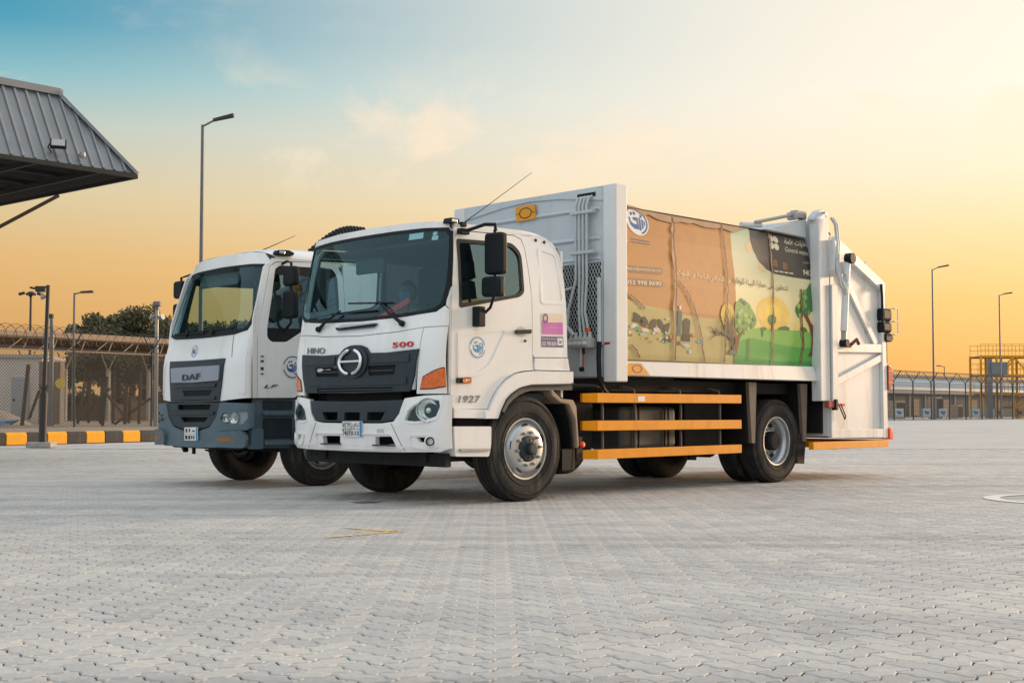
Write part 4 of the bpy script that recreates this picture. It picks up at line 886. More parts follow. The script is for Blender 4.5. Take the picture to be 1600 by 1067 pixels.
for s in (0, 1):
    X = (lambda x: 2 * VC - x) if s else (lambda x: x)
    p0 = [(X(.385), .515), (X(.545), .77), (X(.552), .77), (X(.393), .515)]; P(wrap([(p0, [])], h_bump, .002, 0, BX, BZ), 'seam', SEAM, bp_, fix=False)
    # raised crease around the fog lamp recess
    # headlamp bowl, reflector, lens
    hb = P(wrap([([(X(x), z) for x, z in hl_r], [])], h_bump, -.035, .01, BX, BZ), 'headlamp', BLACK, smooth=30)
    cc = Vector(h_bump(X(.128), .892, -.03)); nrm = Vector((-.80, -.60 if not s else .60, .0)).normalized()
    b = MB(); b.lathe([(.112, .035), (.110, .03), (.085, .0), (.05, -.03), (.02, -.04)], 28, cc + nrm * .01, nrm, caps='end'); b.build('reflector', CHROME, hb, smooth=50)
    b = MB(); b.lathe([(.028, -.03), (.03, -.005), (.022, .01), (.005, .014)], 16, cc, nrm); b.build('bulb_shield', CHROME, hb, smooth=50)
    P(wrap([([(X(x), z) for x, z in hl_r], [])], h_bump, .002, 0, BX, BZ), 'lens', LENS, hb, smooth=40, fix=False)
    fc = Vector(h_bump(X(.097), .604, .0)); b = MB(); b.lathe([(.055, -.02), (.055, .012), (.046, .02), (.042, .012), (.040, .0)], 24, fc, nrm, closed=True); fo = P(b, 'fog_lamp', WHITE, smooth=35)
    b = MB(); b.lathe([(.041, .004), (.036, -.006), (.02, -.02), (.004, -.022)], 20, fc, nrm, caps='end'); b.build('reflector', CHROME, fo, smooth=50)
    b = MB(); b.lathe([(.046, .015), (.046, .010), (.030, .008), (.030, .012)], 24, fc, nrm, closed=True); b.build('ring', BLACK, fo, smooth=30)
    b = wrap([(circle2(X(.097), .604, .038, .040, 20), [])], h_bump, .012, 0, [], []); b.build('lens', LENS, fo, fix=False)
    # towing step lip under the lower opening
    x0, x1 = (.50, .79) if not s else (1.295, 1.60)
    P(wrap([([(x0, .556), (x1, .553), (x1, .566), (x0, .570)], [])], h_bump, .035, .05, BX, []), 'tow_lip', SLATE, bp_, bevel=.004)
def rim_patch(outer, k, off, name='bumper_relief'):
    cx = sum(p[0] for p in outer) / len(outer); cz = sum(p[1] for p in outer) / len(outer)
    inn = [(cx + (x - cx) * (1 - k[0]), cz + (z - cz) * (1 - k[1])) for x, z in outer]
    P(wrap([(roundpoly(outer, .03), [roundpoly(inn, .03)])], h_bump, off, off + .004, BX, []), name, WHITE, bp_, bevel=.006, smooth=30)
rim_patch([(1.735, .672), (.525, .676), (.43, .512), (1.66, .505)][::1], (.035, .16), .016)
for s in (0, 1):
    fp = [(.335, .662), (.05, .672), (.03, .548), (.13, .522), (.275, .540)]
    rim_patch([(2 * VC - x, z) for x, z in fp] if s else fp, (.12, .15), .014)
    hp = [(.40, .785), (.345, .915), (.26, .965), (.10, 1.003), (.012, 1.008), (.005, .92), (.03, .81), (.14, .775), (.27, .765)]
    hp2 = [(.38, .793), (.335, .892), (.258, .948), (.112, .988), (.024, .994), (.011, .925), (.04, .828), (.137, .790), (.262, .779)]
    if s: hp, hp2 = [(2 * VC - x, z) for x, z in hp], [(2 * VC - x, z) for x, z in hp2]
    P(wrap([(roundpoly(hp, .02), [roundpoly(hp2, .015)])], h_bump, .010, .012, BX, []), 'headlamp_surround', WHITE, bp_, bevel=.005, smooth=30)
dk = [(1.848, .990), (1.50, .982), (1.13, .978), (.76, .982), (.412, .990), (.458, .868), (.527, .800), (.66, .782), (1.13, .780), (1.60, .782), (1.733, .800), (1.802, .868)]
dsl = [roundpoly([(1.62, .877), (1.36, .875), (1.36, .795), (1.56, .795)], .012), roundpoly([(1.25, .874), (1.01, .874), (1.01, .795), (1.25, .795)], .012), roundpoly([(.90, .875), (.64, .877), (.70, .795), (.90, .795)], .012)]
P(wrap([(dk, dsl)], h_bump, -.004, .04, BX, BZ), 'bumper_grille', SLATE, smooth=28, bevel=.006)
pl = P(wrap([([(1.262, .632), (.948, .636), (.946, .788), (1.258, .784)], [])], h_bump, .016, .008, [], []), 'number_plate', PWHITE, bevel=.003)
P(wrap([([(.985, .637), (.952, .637), (.950, .786), (.983, .786)], [])], h_bump, .018, 0, [], []), 'plate_strip', CYAN, pl, fix=False)
for z0, z1, x0, x1 in ((.707, .711, 1.255, .99), (.640, .782, 1.118, 1.114)):
    P(wrap([([(x0, z0), (x1, z0), (x1, z1), (x0, z1)], [])], h_bump, .018, 0, [], []), 'plate_line', PBLACK, pl, fix=False)
lettering('lettering', '7469', [(1.250, .643), (1.128, .643), (1.128, .702), (1.250, .702)], h_bump, PBLACK, pl, .0185, bold=.004)
lettering('lettering', 'RXB', [(1.106, .650), (.994, .650), (.994, .692), (1.106, .692)], h_bump, PBLACK, pl, .0185, bold=.004, spacing=1.2)
lettering('lettering', '٧٤٦٩', [(1.250, .718), (1.128, .718), (1.128, .776), (1.250, .776)], h_bump, PBLACK, pl, .0185, bold=.004)
lettering('lettering', arabic('ب ص ر'), [(1.106, .718), (.994, .718), (.994, .772), (1.106, .772)], h_bump, PBLACK, pl, .0185, bold=.004)
P(wrap([([(.75, .668), (.648, .670), (.648, .716), (.75, .714)], [])], h_bump, .002, 0, [], []), 'sticker', mat('pale_sticker', (.52, .55, .62), .5), bp_, fix=False)
b = MB(); b.box(-.98, -.90, .06, 2.2, .362, .488); ub_ = P(b, 'under_bar', CHASSIS, bevel=.008)
for v in (.18, .55, .75, .86, .97, 1.35, 2.02, 2.12): b = MB(); b.lathe([(.013, 0), (.013, .003)], 10, (-.982, v, .44), (-1, 0, 0)); b.build('bolt_hole', VOID, ub_)
b = MB(); b.box(-1.00, -.20, .30, .42, .40, .62).box(-1.00, -.20, 1.84, 1.96, .40, .62).box(-.86, -.80, .1, 2.15, .55, .95); P(b, 'front_bracket', CHASSIS)
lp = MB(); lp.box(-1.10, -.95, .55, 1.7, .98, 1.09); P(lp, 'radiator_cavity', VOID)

# cab sides: pillar, door with window, rear quarter, arches (near side then its mirror)
DWIN = roundpoly([(-.835, 2.492), (-.10, 2.522), (.012, 2.44), (.018, 2.06), (-.055, 2.012), (-.852, 1.862)], [.03, .05, .06, .05, .04, .04], 5)
DOOR = [(-.966, 1.0), (-.958, 1.90), (-.936, 2.10), (-.902, 2.35), (-.872, 2.50), (-.80, 2.585), (-.05, 2.615), (.045, 2.585), (.082, 2.50), (.128, 2.07), (.136, 1.45), (.150, 1.33), (.165, 1.290), (-.004, 1.278), (-.12, 1.255), (-.24, 1.200), (-.35, 1.115), (-.43, 1.02), (-.495, .905), (-.93, .905)]
QUART = [(.144, 1.45), (.137, 2.07), (.092, 2.50), (.055, 2.592), (-.05, 2.623), (.28, 2.652), (.42, 2.634), (.53, 2.578), (.600, 2.47), (.634, 2.20), (.648, 1.80), (.660, 1.432), (.168, 1.418)]
LOWQ = [(.168, 1.410), (.660, 1.424), (.690, 1.295), (.173, 1.292), (.158, 1.33)]
SX = frange(-.95, .65, 8); SZ = [1.95, 2.1, 2.3, 2.45, 2.58]
STRIP = [(-.973, 1.045), (-.965, 1.90), (-.943, 2.10), (-.910, 2.35), (-.880, 2.505), (-.805, 2.594), (-.05, 2.623), (.20, 2.632), (.20, 2.66), (-.05, 2.672), (-.6, 2.665), (-.855, 2.645), (-.878, 2.56), (-.915, 2.35), (-.950, 2.10), (-.971, 1.90), (-.979, 1.7), (-.981, 1.045)]
arch_out = [(-.498, .885), (-.43, 1.00), (-.35, 1.105), (-.24, 1.190), (-.12, 1.247), (-.004, 1.268), (.16, 1.282), (.30, 1.283), (.715, 1.286)]
arch_in = [(.715, 1.170), (.66, 1.160), (.30, 1.150), (.083, 1.143), (-.02, 1.125), (-.10, 1.100), (-.19, 1.055), (-.268, .995), (-.33, .90), (-.372, .812), (-.545, .812), (-.545, .885)]
for side, sf in ((0, h_side), (1, h_side_far)):
    nf = 1 if side == 0 else -1
    dr = P(wrap([(DOOR, [DWIN])], sf, 0, .035, SX, SZ), 'door', WHITE, smooth=28, bevel=.006)
    P(wrap([(inset(DWIN, (-.03, -.05), (-.42, 2.2)), [inset(DWIN, (.05, .075), (-.42, 2.22))])], sf, .004, .014, SX, SZ), 'window_seal', BLACK, dr, smooth=30)
    P(wrap([(DWIN, [])], sf, -.012, 0, SX, SZ), 'window', SIDEGLASS, dr, fix=False)
    P(wrap([(inset(DOOR, (.04, .02), (-.42, 1.75)), [inset(DWIN, (-.02, -.04), (-.42, 2.2))])], sf, -.05, .01, [], SZ), 'door_card', TRIM, dr)
    P(wrap([(QUART, [])], sf, 0, .03, SX, SZ), 'rear_quarter', WHITE, smooth=28, bevel=.006)
    P(wrap([(STRIP, [])], sf, 0, .03, SX, SZ), 'side_frame', WHITE, smooth=30)
    P(wrap([(LOWQ, [])], sf, .008, .04, SX, []), 'lower_quarter', WHITE, smooth=28, bevel=.006)
    # raised door swage lines and the pressed panel of the quarter
    P(wrap([(roundpoly([(-.885, 1.62), (-.21, 1.705), (-.19, 1.68), (-.43, 1.30), (-.60, 1.22), (-.885, 1.19)], [.03, .06, .03, .08, .06, .03]), [roundpoly([(-.855, 1.585), (-.27, 1.66), (-.26, 1.645), (-.46, 1.335), (-.60, 1.255), (-.855, 1.225)], [.03, .06, .03, .08, .06, .03])])], sf, .006, .008, [], []), 'door_swage', WHITE, dr, bevel=.003)
    P(wrap([(roundpoly([(.27, 2.535), (.545, 2.50), (.615, 1.97), (.26, 1.95)], .05), [roundpoly([(.30, 2.50), (.52, 2.468), (.585, 2.0), (.29, 1.98)], .045)])], sf, .006, .008, [], []), 'quarter_swage', WHITE, bevel=.003)
    hnd = P(wrap([(roundpoly([(-.13, 1.675), (-.125, 1.635), (.09, 1.648), (.095, 1.69)], .012), [])], sf, .035, .018, [], []), 'door_handle', BLACK, dr, bevel=.006)
    P(wrap([(circle2(-.02, 1.662, .075, .052, 20), [])], sf, .002, .004, [], []), 'handle_recess', GREYSHADE, dr, bevel=.002)
    b = MB(); b.lathe([(.013, 0), (.013, .012)], 10, sf(.03, 1.575, 0), (0, -nf, 0)); b.build('lock', BLACK, dr)
    # wheel arch flare
    ar_ = P(wrap([(arch_out + arch_in, [])], sf, .035, .22, [], []), 'wheel_arch', WHITE, smooth=35, bevel=.01)
    lip = arch_in[:10]; l2 = [(x, z - .0) for x, z in lip]
    b = MB()
    for i in range(len(lip) - 1):
        (x0, z0), (x1, z1) = lip[i], lip[i + 1]; p0, p1 = sf(x0, z0, .046), sf(x1, z1, .046); q0, q1 = sf(x0, z0 - .004, -.34), sf(x1, z1 - .004, -.34)
        b.add([p0, p1, q1, q0, tuple(Vector(p0) - Vector((0, 0, .012))), tuple(Vector(p1) - Vector((0, 0, .012))), tuple(Vector(q1) - Vector((0, 0, .012))), tuple(Vector(q0) - Vector((0, 0, .012)))], [(0, 1, 2, 3), (7, 6, 5, 4), (0, 4, 5, 1), (2, 6, 7, 3)])
    b.build('arch_liner', CHASSIS, ar_)
    # arch edge: a grey band for the underside, below the white flare
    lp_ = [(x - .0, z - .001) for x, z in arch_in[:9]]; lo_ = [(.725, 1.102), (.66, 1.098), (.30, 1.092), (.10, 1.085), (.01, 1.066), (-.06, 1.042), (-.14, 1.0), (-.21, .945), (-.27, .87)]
    P(wrap([(lp_ + lo_[::-1], [])], sf, .010, .05, [], []), 'arch_underside', mat('arch_grey', (.13, .125, .12), .75, var=.15, vscale=6) if side == 0 else bpy.data.materials['arch_grey'], ar_)
    # step box under the door
    sb_ = P(wrap([(roundpoly([(-.935, .742), (-.448, .738), (-.452, .56), (-.48, .452), (-.92, .464)], .02), [])], sf, .015, .30, [], []), 'step', WHITE, bevel=.012)
    P(wrap([([(-.875, .535), (-.49, .530), (-.49, .505), (-.875, .508)], [])], sf, .04, .03, [], []), 'step_tread', STEEL, sb_, bevel=.004)
    P(wrap([([(-.93, .905), (-.495, .900), (-.50, .815), (-.93, .82)], [])], sf, .012, .06, [], []), 'sill', WHITE, bevel=.008)
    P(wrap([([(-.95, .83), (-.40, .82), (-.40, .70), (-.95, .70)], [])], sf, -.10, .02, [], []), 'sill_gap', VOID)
    mk = P(wrap([(roundpoly([(-.90, 1.193), (-.72, 1.200), (-.722, 1.148), (-.90, 1.143)], .012), [])], sf, .022, .02, [], []), 'side_repeater', BLACK, dr, bevel=.004)
    P(wrap([(roundpoly([(-.835, 1.188), (-.735, 1.192), (-.737, 1.155), (-.835, 1.151)], .008), [])], sf, .030, .012, [], []), 'repeater_lens', AMBER, dr, bevel=.003)
lettering('lettering', '1927', [(-.878, .962), (-.592, .965), (-.586, 1.032), (-.872, 1.029)], h_side, GREYBADGE, hino, .005, .004, bold=.012, shear=.15, spacing=1.12)
# roof
rows, cols_ = 14, 24; b = MB(); V_ = []
for i in range(rows + 1):
    w_ = i / rows
    for j in range(cols_ + 1):
        th = -math.pi / 2 + math.pi * j / cols_; t_ = math.copysign(abs(math.sin(th)) ** .75, math.sin(th)); hwR = 1.060; v = VC + hwR * t_; hw_at = True
        u0 = h_front(VC + (v - VC) * .985, 2.66)[0] + .012; u1 = .640
        u = u0 + (u1 - u0) * w_
        zs = lerp_tab([(-.95, 2.615), (-.86, 2.622), (-.05, 2.64), (.25, 2.648), (.40, 2.628), (.50, 2.575), (.575, 2.48), (.62, 2.36), (.645, 2.24)], u)
        A = min(1, max(0, (u - u0) / .22)) ; A = A * (2 - A) * .14 + .86
        v = VC + (lerp_tab(H_HW, zs) + .003) * t_
        Bq = max(0, 1 - abs(t_) ** 4.5) ** .55
        V_.append((u, v, zs + .095 * A * Bq))
b.add(V_, [(i * (cols_ + 1) + j, i * (cols_ + 1) + j + 1, (i + 1) * (cols_ + 1) + j + 1, (i + 1) * (cols_ + 1) + j) for i in range(rows) for j in range(cols_)])
rf = P(b, 'cab_roof', WHITE, smooth=60)
for u, z in ((.26, 2.60), (.385, 2.592)): b = MB(); b.lathe([(.016, 0), (.016, .01)], 10, h_side(u, z, .0), (0, -1, 0)); b.build('roof_plug', BLACK, rf)
b = MB(); b.box(.615, .645, .05, 2.21, 1.02, 2.52); P(b, 'cab_back', WHITE)
# interior
b = MB(); b.box(.56, .60, .08, 2.18, 1.05, 2.55).box(-.85, .60, .10, 2.16, 1.0, 1.06).box(-.75, .58, .12, 2.14, 2.52, 2.55); P(b, 'cab_lining', TRIM)
b = MB(); b.prism([(-1.02, 1.30), (-1.02, 1.74), (-.86, 1.80), (-.62, 1.74), (-.58, 1.45), (-.75, 1.3)], 'y', .10, 2.16); P(b, 'dashboard', TRIM, bevel=.03)
for v in (.30, .95, 1.62):
    b = MB(); b.box(-.25, .32, v, v + .50, 1.15, 1.48); s_ = P(b, 'seat', TRIM, bevel=.05)
    b = MB(); b.hexa([(.22, v, 1.42), (.22, v + .5, 1.42), (.40, v + .5, 1.42), (.40, v, 1.42)], [(.36, v + .03, 2.08), (.36, v + .47, 2.08), (.48, v + .47, 2.08), (.48, v + .03, 2.08)]); b.build('seat_back', TRIM, s_, bevel=.04)
b = MB(); cw = Vector((-.52, .55, 1.80)); axw = Vector((.75, 0, .66)).normalized(); a1 = Vector((0, 1, 0)); a2 = axw.cross(a1)
b.tube([cw + (a1 * math.cos(k * math.pi / 12) + a2 * math.sin(k * math.pi / 12)) * .215 for k in range(25)], .016, 8)
for k in (0, 8, 16): b.tube([cw - axw * .03, cw + (a1 * math.cos(k * math.pi / 12 + .5) + a2 * math.sin(k * math.pi / 12 + .5)) * .21], .014, 6)
b.tube([cw - axw * .02, cw - axw * .35], .03, 8); P(b, 'steering_wheel', BLACK, smooth=40)
b = MB(); b.box(-.70, -.66, 1.30, 1.75, 2.30, 2.46); P(b, 'sun_visor', TRIM, bevel=.02)
for x0, x1, z0, z1 in ((.60, .40, 2.53, 2.59), (.28, .20, 2.50, 2.54)): P(wrap([([(x0, z0), (x1, z0), (x1, z1), (x0, z1)], [])], h_front, -.002, 0, [], []), 'screen_sticker', PWHITE, ws, fix=False)
P(wrap([(circle2(.245, 2.565, .03, .024, 16), [])], h_front, -.002, 0, [], []), 'screen_sticker', PWHITE, ws, fix=False)
# mirrors, antenna, marker lamp
def rbox_mirror(name, v0, v1, z0, z1, u, d, parent):
    b = MB(); pts = roundpoly([(v0, z0), (v1, z0 + .01), (v1, z1), (v0, z1 - .01)], .05, 5)
    b.prism(pts, 'x', u, u + d); o = b.build(name, BLACK, parent, bevel=.03, seg=3)
    g = MB(); g.prism([(v0 + (v1 - v0) * (.5 + (a_ - .5) * .82), z0 + (z1 - z0) * (.5 + (c_ - .5) * .9)) for a_, c_ in ((0, 0), (1, 0), (1, 1), (0, 1))], 'x', u + d + .001, u + d + .004); g.build('mirror_glass', CHROME, o); return o
ma = MB(); ma.tube([(-.78, .035, 2.575), (-.74, -.06, 2.60), (-.68, -.16, 2.635), (-.58, -.19, 2.645), (-.565, -.19, 2.58)], .017, 8)
ma.tube([(-.56, -.17, 2.6), (-.55, -.165, 2.0), (-.57, -.12, 1.86), (-.60, -.06, 1.80)], .014, 8); marm = P(ma, 'mirror_arm', BLACK, smooth=40)
b = MB(); b.box(-.85, -.74, -.02, .05, 2.545, 2.60); b.build('arm_bracket', BLACK, marm, bevel=.008)
b = MB(); b.box(-.69, -.60, -.09, .01, 1.68, 1.87); b.build('arm_foot', BLACK, marm, bevel=.01)
rbox_mirror('mirror', -.30, -.055, 2.165, 2.575, -.60, .09, marm); rbox_mirror('mirror', -.295, -.045, 1.950, 2.155, -.63, .09, marm)
mf = MB(); mf.tube([(-.80, 2.20, 2.50), (-.78, 2.28, 2.52), (-.74, 2.32, 2.45), (-.72, 2.32, 2.0)], .016, 8); mfo = P(mf, 'mirror_arm', BLACK, smooth=40)
b = MB(); b.prism(roundpoly([(2.24, 1.95), (2.40, 1.95), (2.40, 2.42), (2.24, 2.42)], .04), 'x', -.78, -.69); b.build('mirror', BLACK, mfo, bevel=.02)
b = MB(); b.tube([(-.73, .09, 2.665), (-.60, -.02, 2.79), (-.20, -.31, 3.17)], [.006, .004, .0025], 6); an = P(b, 'antenna', BLACK)
b = MB(); b.box(-.78, -.71, .05, .12, 2.63, 2.675); b.build('antenna_base', BLACK, an, bevel=.01)
b = MB(); b.prism(roundpoly([(-.955, 2.64), (-.835, 2.65), (-.825, 2.69), (-.94, 2.695)], .015), 'y', .03, .13); mk = P(b, 'marker_lamp', BLACK, bevel=.012)
b = MB(); b.box(-.93, -.86, .024, .04, 2.652, 2.682); b.build('lens', CHROME, mk, bevel=.006)
# printed decals on the cab side
def globe_logo(parent, surf, cx, cz, r, ring=None, m=BLUE, base=.004, disc=True, k=1.0):
    """round company emblem: disc, broken ring, stylised word inside"""
    o = base
    if disc: flat_patch('emblem_disc', circle2(cx, cz, r, r * k, 28), surf, PWHITE, parent, o); o += .0015
    def S(x, z): return (cx + x * r, cz + z * r * k)
    arc = lambda a0, a1, ro, ri, n=14: [S(ro * math.cos(t_), ro * math.sin(t_)) for t_ in frange(a0, a1, n)] + [S(ri * math.cos(t_), ri * math.sin(t_)) for t_ in frange(a1, a0, n)]
    if ring:
        for a0, a1 in ((.25, 2.9), (3.4, 6.0)): flat_patch('emblem_text_ring', arc(a0, a1, .95, .86), surf, ring, parent, o)
    sc_ = .72 if ring else .92
    q = lambda L_: [S(x * sc_, z * sc_) for x, z in L_]
    for sh in (arc(-1.3, .75, .98 * sc_, .84 * sc_),
               q([(-.62, .42), (-.40, .50), (-.40, .72), (-.60, .66)]), q([(-.30, .52), (-.08, .52), (-.08, .76), (-.30, .74)]), q([(.30, .36), (.50, .36), (.50, .56), (.30, .56)]),
               q([(-.86, .25), (-.70, .28), (-.66, -.05), (-.42, -.22), (-.10, -.22), (-.10, .04), (-.42, .08), (-.44, .30), (.04, .34), (.06, -.62), (-.40, -.60), (-.74, -.34)]),
               q([(.14, .34), (.30, .30), (.30, -.62), (.10, -.72), (.10, -.5)]), q([(.38, .26), (.56, .20), (.54, -.40), (.38, -.56)]), q([(.62, .16), (.74, .10), (.70, -.20), (.62, -.28)])):
        flat_patch('emblem_mark', sh, surf, m, parent, o)
dd = [c_ for c_ in hino.children if c_.name.startswith('door')][0]
globe_logo(hino, h_side, -.622, 1.487, .105, ring=CYAN, m=CYAN, base=.003)
MAG = mat('print_magenta', C(196, 96, 178), .5, var=.12, vscale=14); PUR = mat('print_purple', C(92, 70, 128), .5); CREAM = mat('print_cream', C(226, 208, 188), .5)
st = flat_patch('permit_sticker', roundpoly([(.262, 1.862), (.585, 1.868), (.592, 1.655), (.268, 1.645)], .012), h_side, CREAM, hino, .003)
flat_patch('sticker_panel', [(.275, 1.79), (.34, 1.80), (.36, 1.775), (.585, 1.785), (.588, 1.662), (.278, 1.655)], h_side, MAG, st, .005)
flat_patch('sticker_ring', circle2(.325, 1.812, .038, .05, 20), h_side, PUR, st, .0065, holes=[circle2(.325, 1.812, .022, .034, 20)])
lettering('lettering', arabic('نفايات'), [(.34, 1.715), (.50, 1.718), (.50, 1.735), (.34, 1.732)], h_side, PWHITE, st, .0065)
st2 = flat_patch('contact_sticker', [(.266, 1.632), (.592, 1.640), (.597, 1.532), (.270, 1.524)], h_side, PUR, hino, .003)
lettering('lettering', 'Projects@osamaazruq.com', [(.275, 1.597), (.49, 1.601), (.49, 1.622), (.275, 1.618)], h_side, PWHITE, st2, .0045, bold=.0)
lettering('lettering', '055 998 8690', [(.278, 1.538), (.49, 1.543), (.49, 1.585), (.278, 1.580)], h_side, PWHITE, st2, .0045, bold=.008)
flat_patch('sticker_panel', [(.505, 1.55), (.585, 1.552), (.582, 1.625), (.502, 1.622)], h_side, PWHITE, st2, .0045)
globe_logo(st2, h_side, .543, 1.587, .030, base=.005, disc=False)

# wheels, axles, frame
for v, s in ((0.0, 1), (2 * VC, -1)):
    wheel(hino, .06, v, .515, .52, .28, .293, s, 'front')
    wheel(hino, 4.60, v, .515, .52, .27, .293, s, 'rear')
    wheel(hino, 4.60, v + s * .32, .515, .52, .27, .293, s, 'rear', nuts=False)
b = MB(); b.box(-.02, .14, .2, 2.06, .40, .52); P(b, 'front_axle', CHASSIS, bevel=.02)
b = MB(); b.tube([(4.60, .2, .515), (4.60, 2.06, .515)], .10, 12).lathe([(.10, -.25), (.23, -.1), (.23, .1), (.10, .25)], 16, (4.6, 1.13, .515), (0, 1, 0)); P(b, 'rear_axle', CHASSIS, smooth=40)
for v in (.70, 1.47): b = MB(); b.box(-.85, 5.55, v, v + .09, .80, 1.08); P(b, 'frame_rail', CHASSIS)
for u in (-.5, .9, 1.9, 2.9, 3.9, 5.2): b = MB(); b.box(u, u + .1, .79, 1.47, .85, 1.03); P(b, 'cross_member', CHASSIS)
b = MB(); b.box(1.32, 5.40, .16, 2.10, 1.10, 1.235); P(b, 'floor_frame', CHASSIS)
b = MB(); b.tube([(.4, 1.13, .70), (2.2, 1.13, .66), (4.5, 1.13, .56)], .05, 10); P(b, 'drive_shaft', CHASSIS, smooth=40)
b = MB(); b.box(-.4, .9, .75, 1.5, .55, 1.05); P(b, 'gearbox', CHASSIS, bevel=.05)
# fuel tank with straps, boxes behind the guard bars
b = MB(); b.box(1.72, 2.72, .16, .66, .46, .94); tk = P(b, 'fuel_tank', mat('tank_paint', (.075, .072, .068), .5, metal=.3, var=.1, vscale=4), bevel=.06, seg=3)
for u in (1.92, 2.46):
    for du in (0, .07): b = MB(); b.tube([(u + du, .60, .97), (u + du, .18, .97), (u + du, .135, .92), (u + du, .135, .48), (u + du, .18, .43), (u + du, .6, .43)], .012, 6); b.build('tank_strap', CHASSIS, tk)
b = MB(); b.box(3.0, 3.75, .25, .68, .42, 1.0); P(b, 'battery_box', CHASSIS, bevel=.02)
b = MB(); b.box(1.0, 1.5, .35, .70, .45, 1.0); P(b, 'air_tank', CHASSIS, bevel=.06)
# near-side guard: three yellow bars on steel posts; plain posts bent to the frame
for z0, z1, dz in ((.972, 1.074, .006), (.680, .786, -.004), (.383, .484, .004)):
    b = MB(); b.hexa([(1.105, -.02, z0), (1.105, -.02, z1), (1.105, .04, z1), (1.105, .04, z0)], [(3.77, -.02, z0 + dz), (3.77, -.02, z1 + dz), (3.77, .04, z1 + dz), (3.77, .04, z0 + dz)])
    gb = P(b, 'guard_bar', YELLOW, bevel=.006)
    b = MB(); b.hexa([(1.1035, -.018, z0), (1.1035, -.018, z1), (1.1035, .042, z1), (1.1035, .042, z0)], [(.965, .065, z0 + .004), (.965, .065, z1 - .006), (.99, .12, z1 - .006), (.99, .12, z0 + .004)]); b.build('bar_end', YELLOW, gb, bevel=.006)
P(wrap([([(1.78, 1.045), (1.905, 1.047), (1.905, .992), (1.78, .990)], [])], lambda x, z, o=0: (x, -.02 - o, z), .002, 0, [], []), 'maker_label', PWHITE, fix=False)
for u in (1.28, 1.83, 2.66, 3.43):
    b = MB(); b.tube([(u - .25, .55, 1.13), (u - .12, .12, 1.15), (u - .02, .065, 1.12), (u, .062, 1.04), (u, .062, .40)], .016, 8); P(b, 'guard_post', GPOST, smooth=40)
b = MB(); b.tube([(.70, .10, 1.15), (1.15, .06, 1.15), (1.26, .062, 1.12), (1.28, .062, 1.04)], .022, 8); P(b, 'guard_tube', CHASSIS, smooth=40)
# front mudguard behind the wheel with rear flap; warm sunlight painted into the cover's brown
for v, s in ((0.02, 1), (2 * VC - .02, -1)):
    pts = [(.36, 1.135), (.50, 1.08), (.62, .96), (.70, .80), (.74, .60), (.75, .45), (.73, .29)]
    b = MB()
    for i in range(len(pts) - 1):
        (a0, z0), (a1_, z1) = pts[i], pts[i + 1]
        b.hexa([(a0, v, z0), (a0, v + s * .36, z0), (a0 + .025, v + s * .36, z0 + .012), (a0 + .025, v, z0 + .012)], [(a1_, v, z1), (a1_, v + s * .36, z1), (a1_ + .025, v + s * .36, z1 + .012), (a1_ + .025, v, z1 + .012)])
    mg = P(b, 'mudguard', CHASSIS)
    b = MB(); b.prism([(.38, 1.13), (.56, 1.01), (.74, 1.0), (.79, .93), (.83, .52), (.80, .50), (.77, .80), (.68, .95), (.54, .97), (.42, 1.04)], 'y', v - s * .03, v + s * .30); b.build('mudguard_cover', mat('sunlit_plastic', (.36, .26, .18), .7, var=.15, vscale=6) if s == 1 else bpy.data.materials['sunlit_plastic'], mg, bevel=.012)
    b = MB(); b.box(.60, .795, v, v + s * .34, .285, .50); b.build('mud_flap', CHASSIS, mg)
b = MB(); b.lathe([(.032, 0), (.032, .03), (.02, .04)], 14, (.90, .03, .54), (.3, -1, 0)); ml = P(b, 'side_marker', ORANGELENS, smooth=40)
b = MB(); b.box(.84, .93, .035, .30, .40, .62); b.build('marker_bracket', CHASSIS, ml)
# rear wheel surround
for v, s in ((-.03, 1), (2 * VC + .03, -1)):
    for u in (3.93, 5.10):
        b = MB(); b.box(u, u + .03, v + s * .05, v + s * .70, .50 if u < 4.5 else .30, 1.235); f_ = P(b, 'wheel_screen', CHASSIS)
        b = MB(); b.hexa([(u - .02, v, 1.235), (u - .02, v + s * .045, 1.235), (u + .15, v + s * .045, 1.235), (u + .15, v, 1.235)], [(u + .04, v, .50), (u + .04, v + s * .045, .50), (u + .11, v + s * .045, .50), (u + .11, v, .50)]); b.build('screen_edge', RUST if False else mat('dusty_bracket', (.16, .125, .10), .75, var=.15, vscale=5) if (u < 4 and s == 1) else bpy.data.materials['dusty_bracket'], f_)
    b = MB(); b.prism([(5.02, .60), (5.24, .60), (5.19, .215), (5.03, .225)], 'y', v + s * .02, v + s * .62); P(b, 'mud_flap', CHASSIS)

# ------------------------------------------------------------------ compactor body
PF, PB = 1.30, 1.49
for v0, v1 in ((-.12, .06), (2.20, 2.38)):
    b = MB(); b.box(PF, PB, v0, v1, 1.195, 3.295); P(b, 'corner_post', WHITE2, bevel=.012)
b = MB(); b.box(PF + .02, PF + .07, .061, 2.199, 1.24, 3.27); blk = P(b, 'bulkhead', GREYSHADE)
b = MB(); b.prism([(.061, 3.292), (2.199, 3.292), (2.199, 3.13), (1.95, 3.165), (1.55, 3.215), (1.13, 3.238), (.71, 3.215), (.31, 3.165), (.061, 3.13)], 'x', PF + .001, PF + .08); b.build('head_beam', GREYSHADE, blk, bevel=.008)
for z in (3.06, 2.74, 2.52):
    b = MB(); b.hexa([(PF + .0195, .10, z - .03), (PF + .0195, 2.16, z - .03), (PF + .0195, 2.16, z + .03), (PF + .0195, .10, z + .03)], [(PF - .004, .13, z - .008), (PF - .004, 2.13, z - .008), (PF - .004, 2.13, z + .004), (PF - .004, .13, z + .004)]); b.build('pressed_rib', GREYSHADE, blk, bevel=.004)
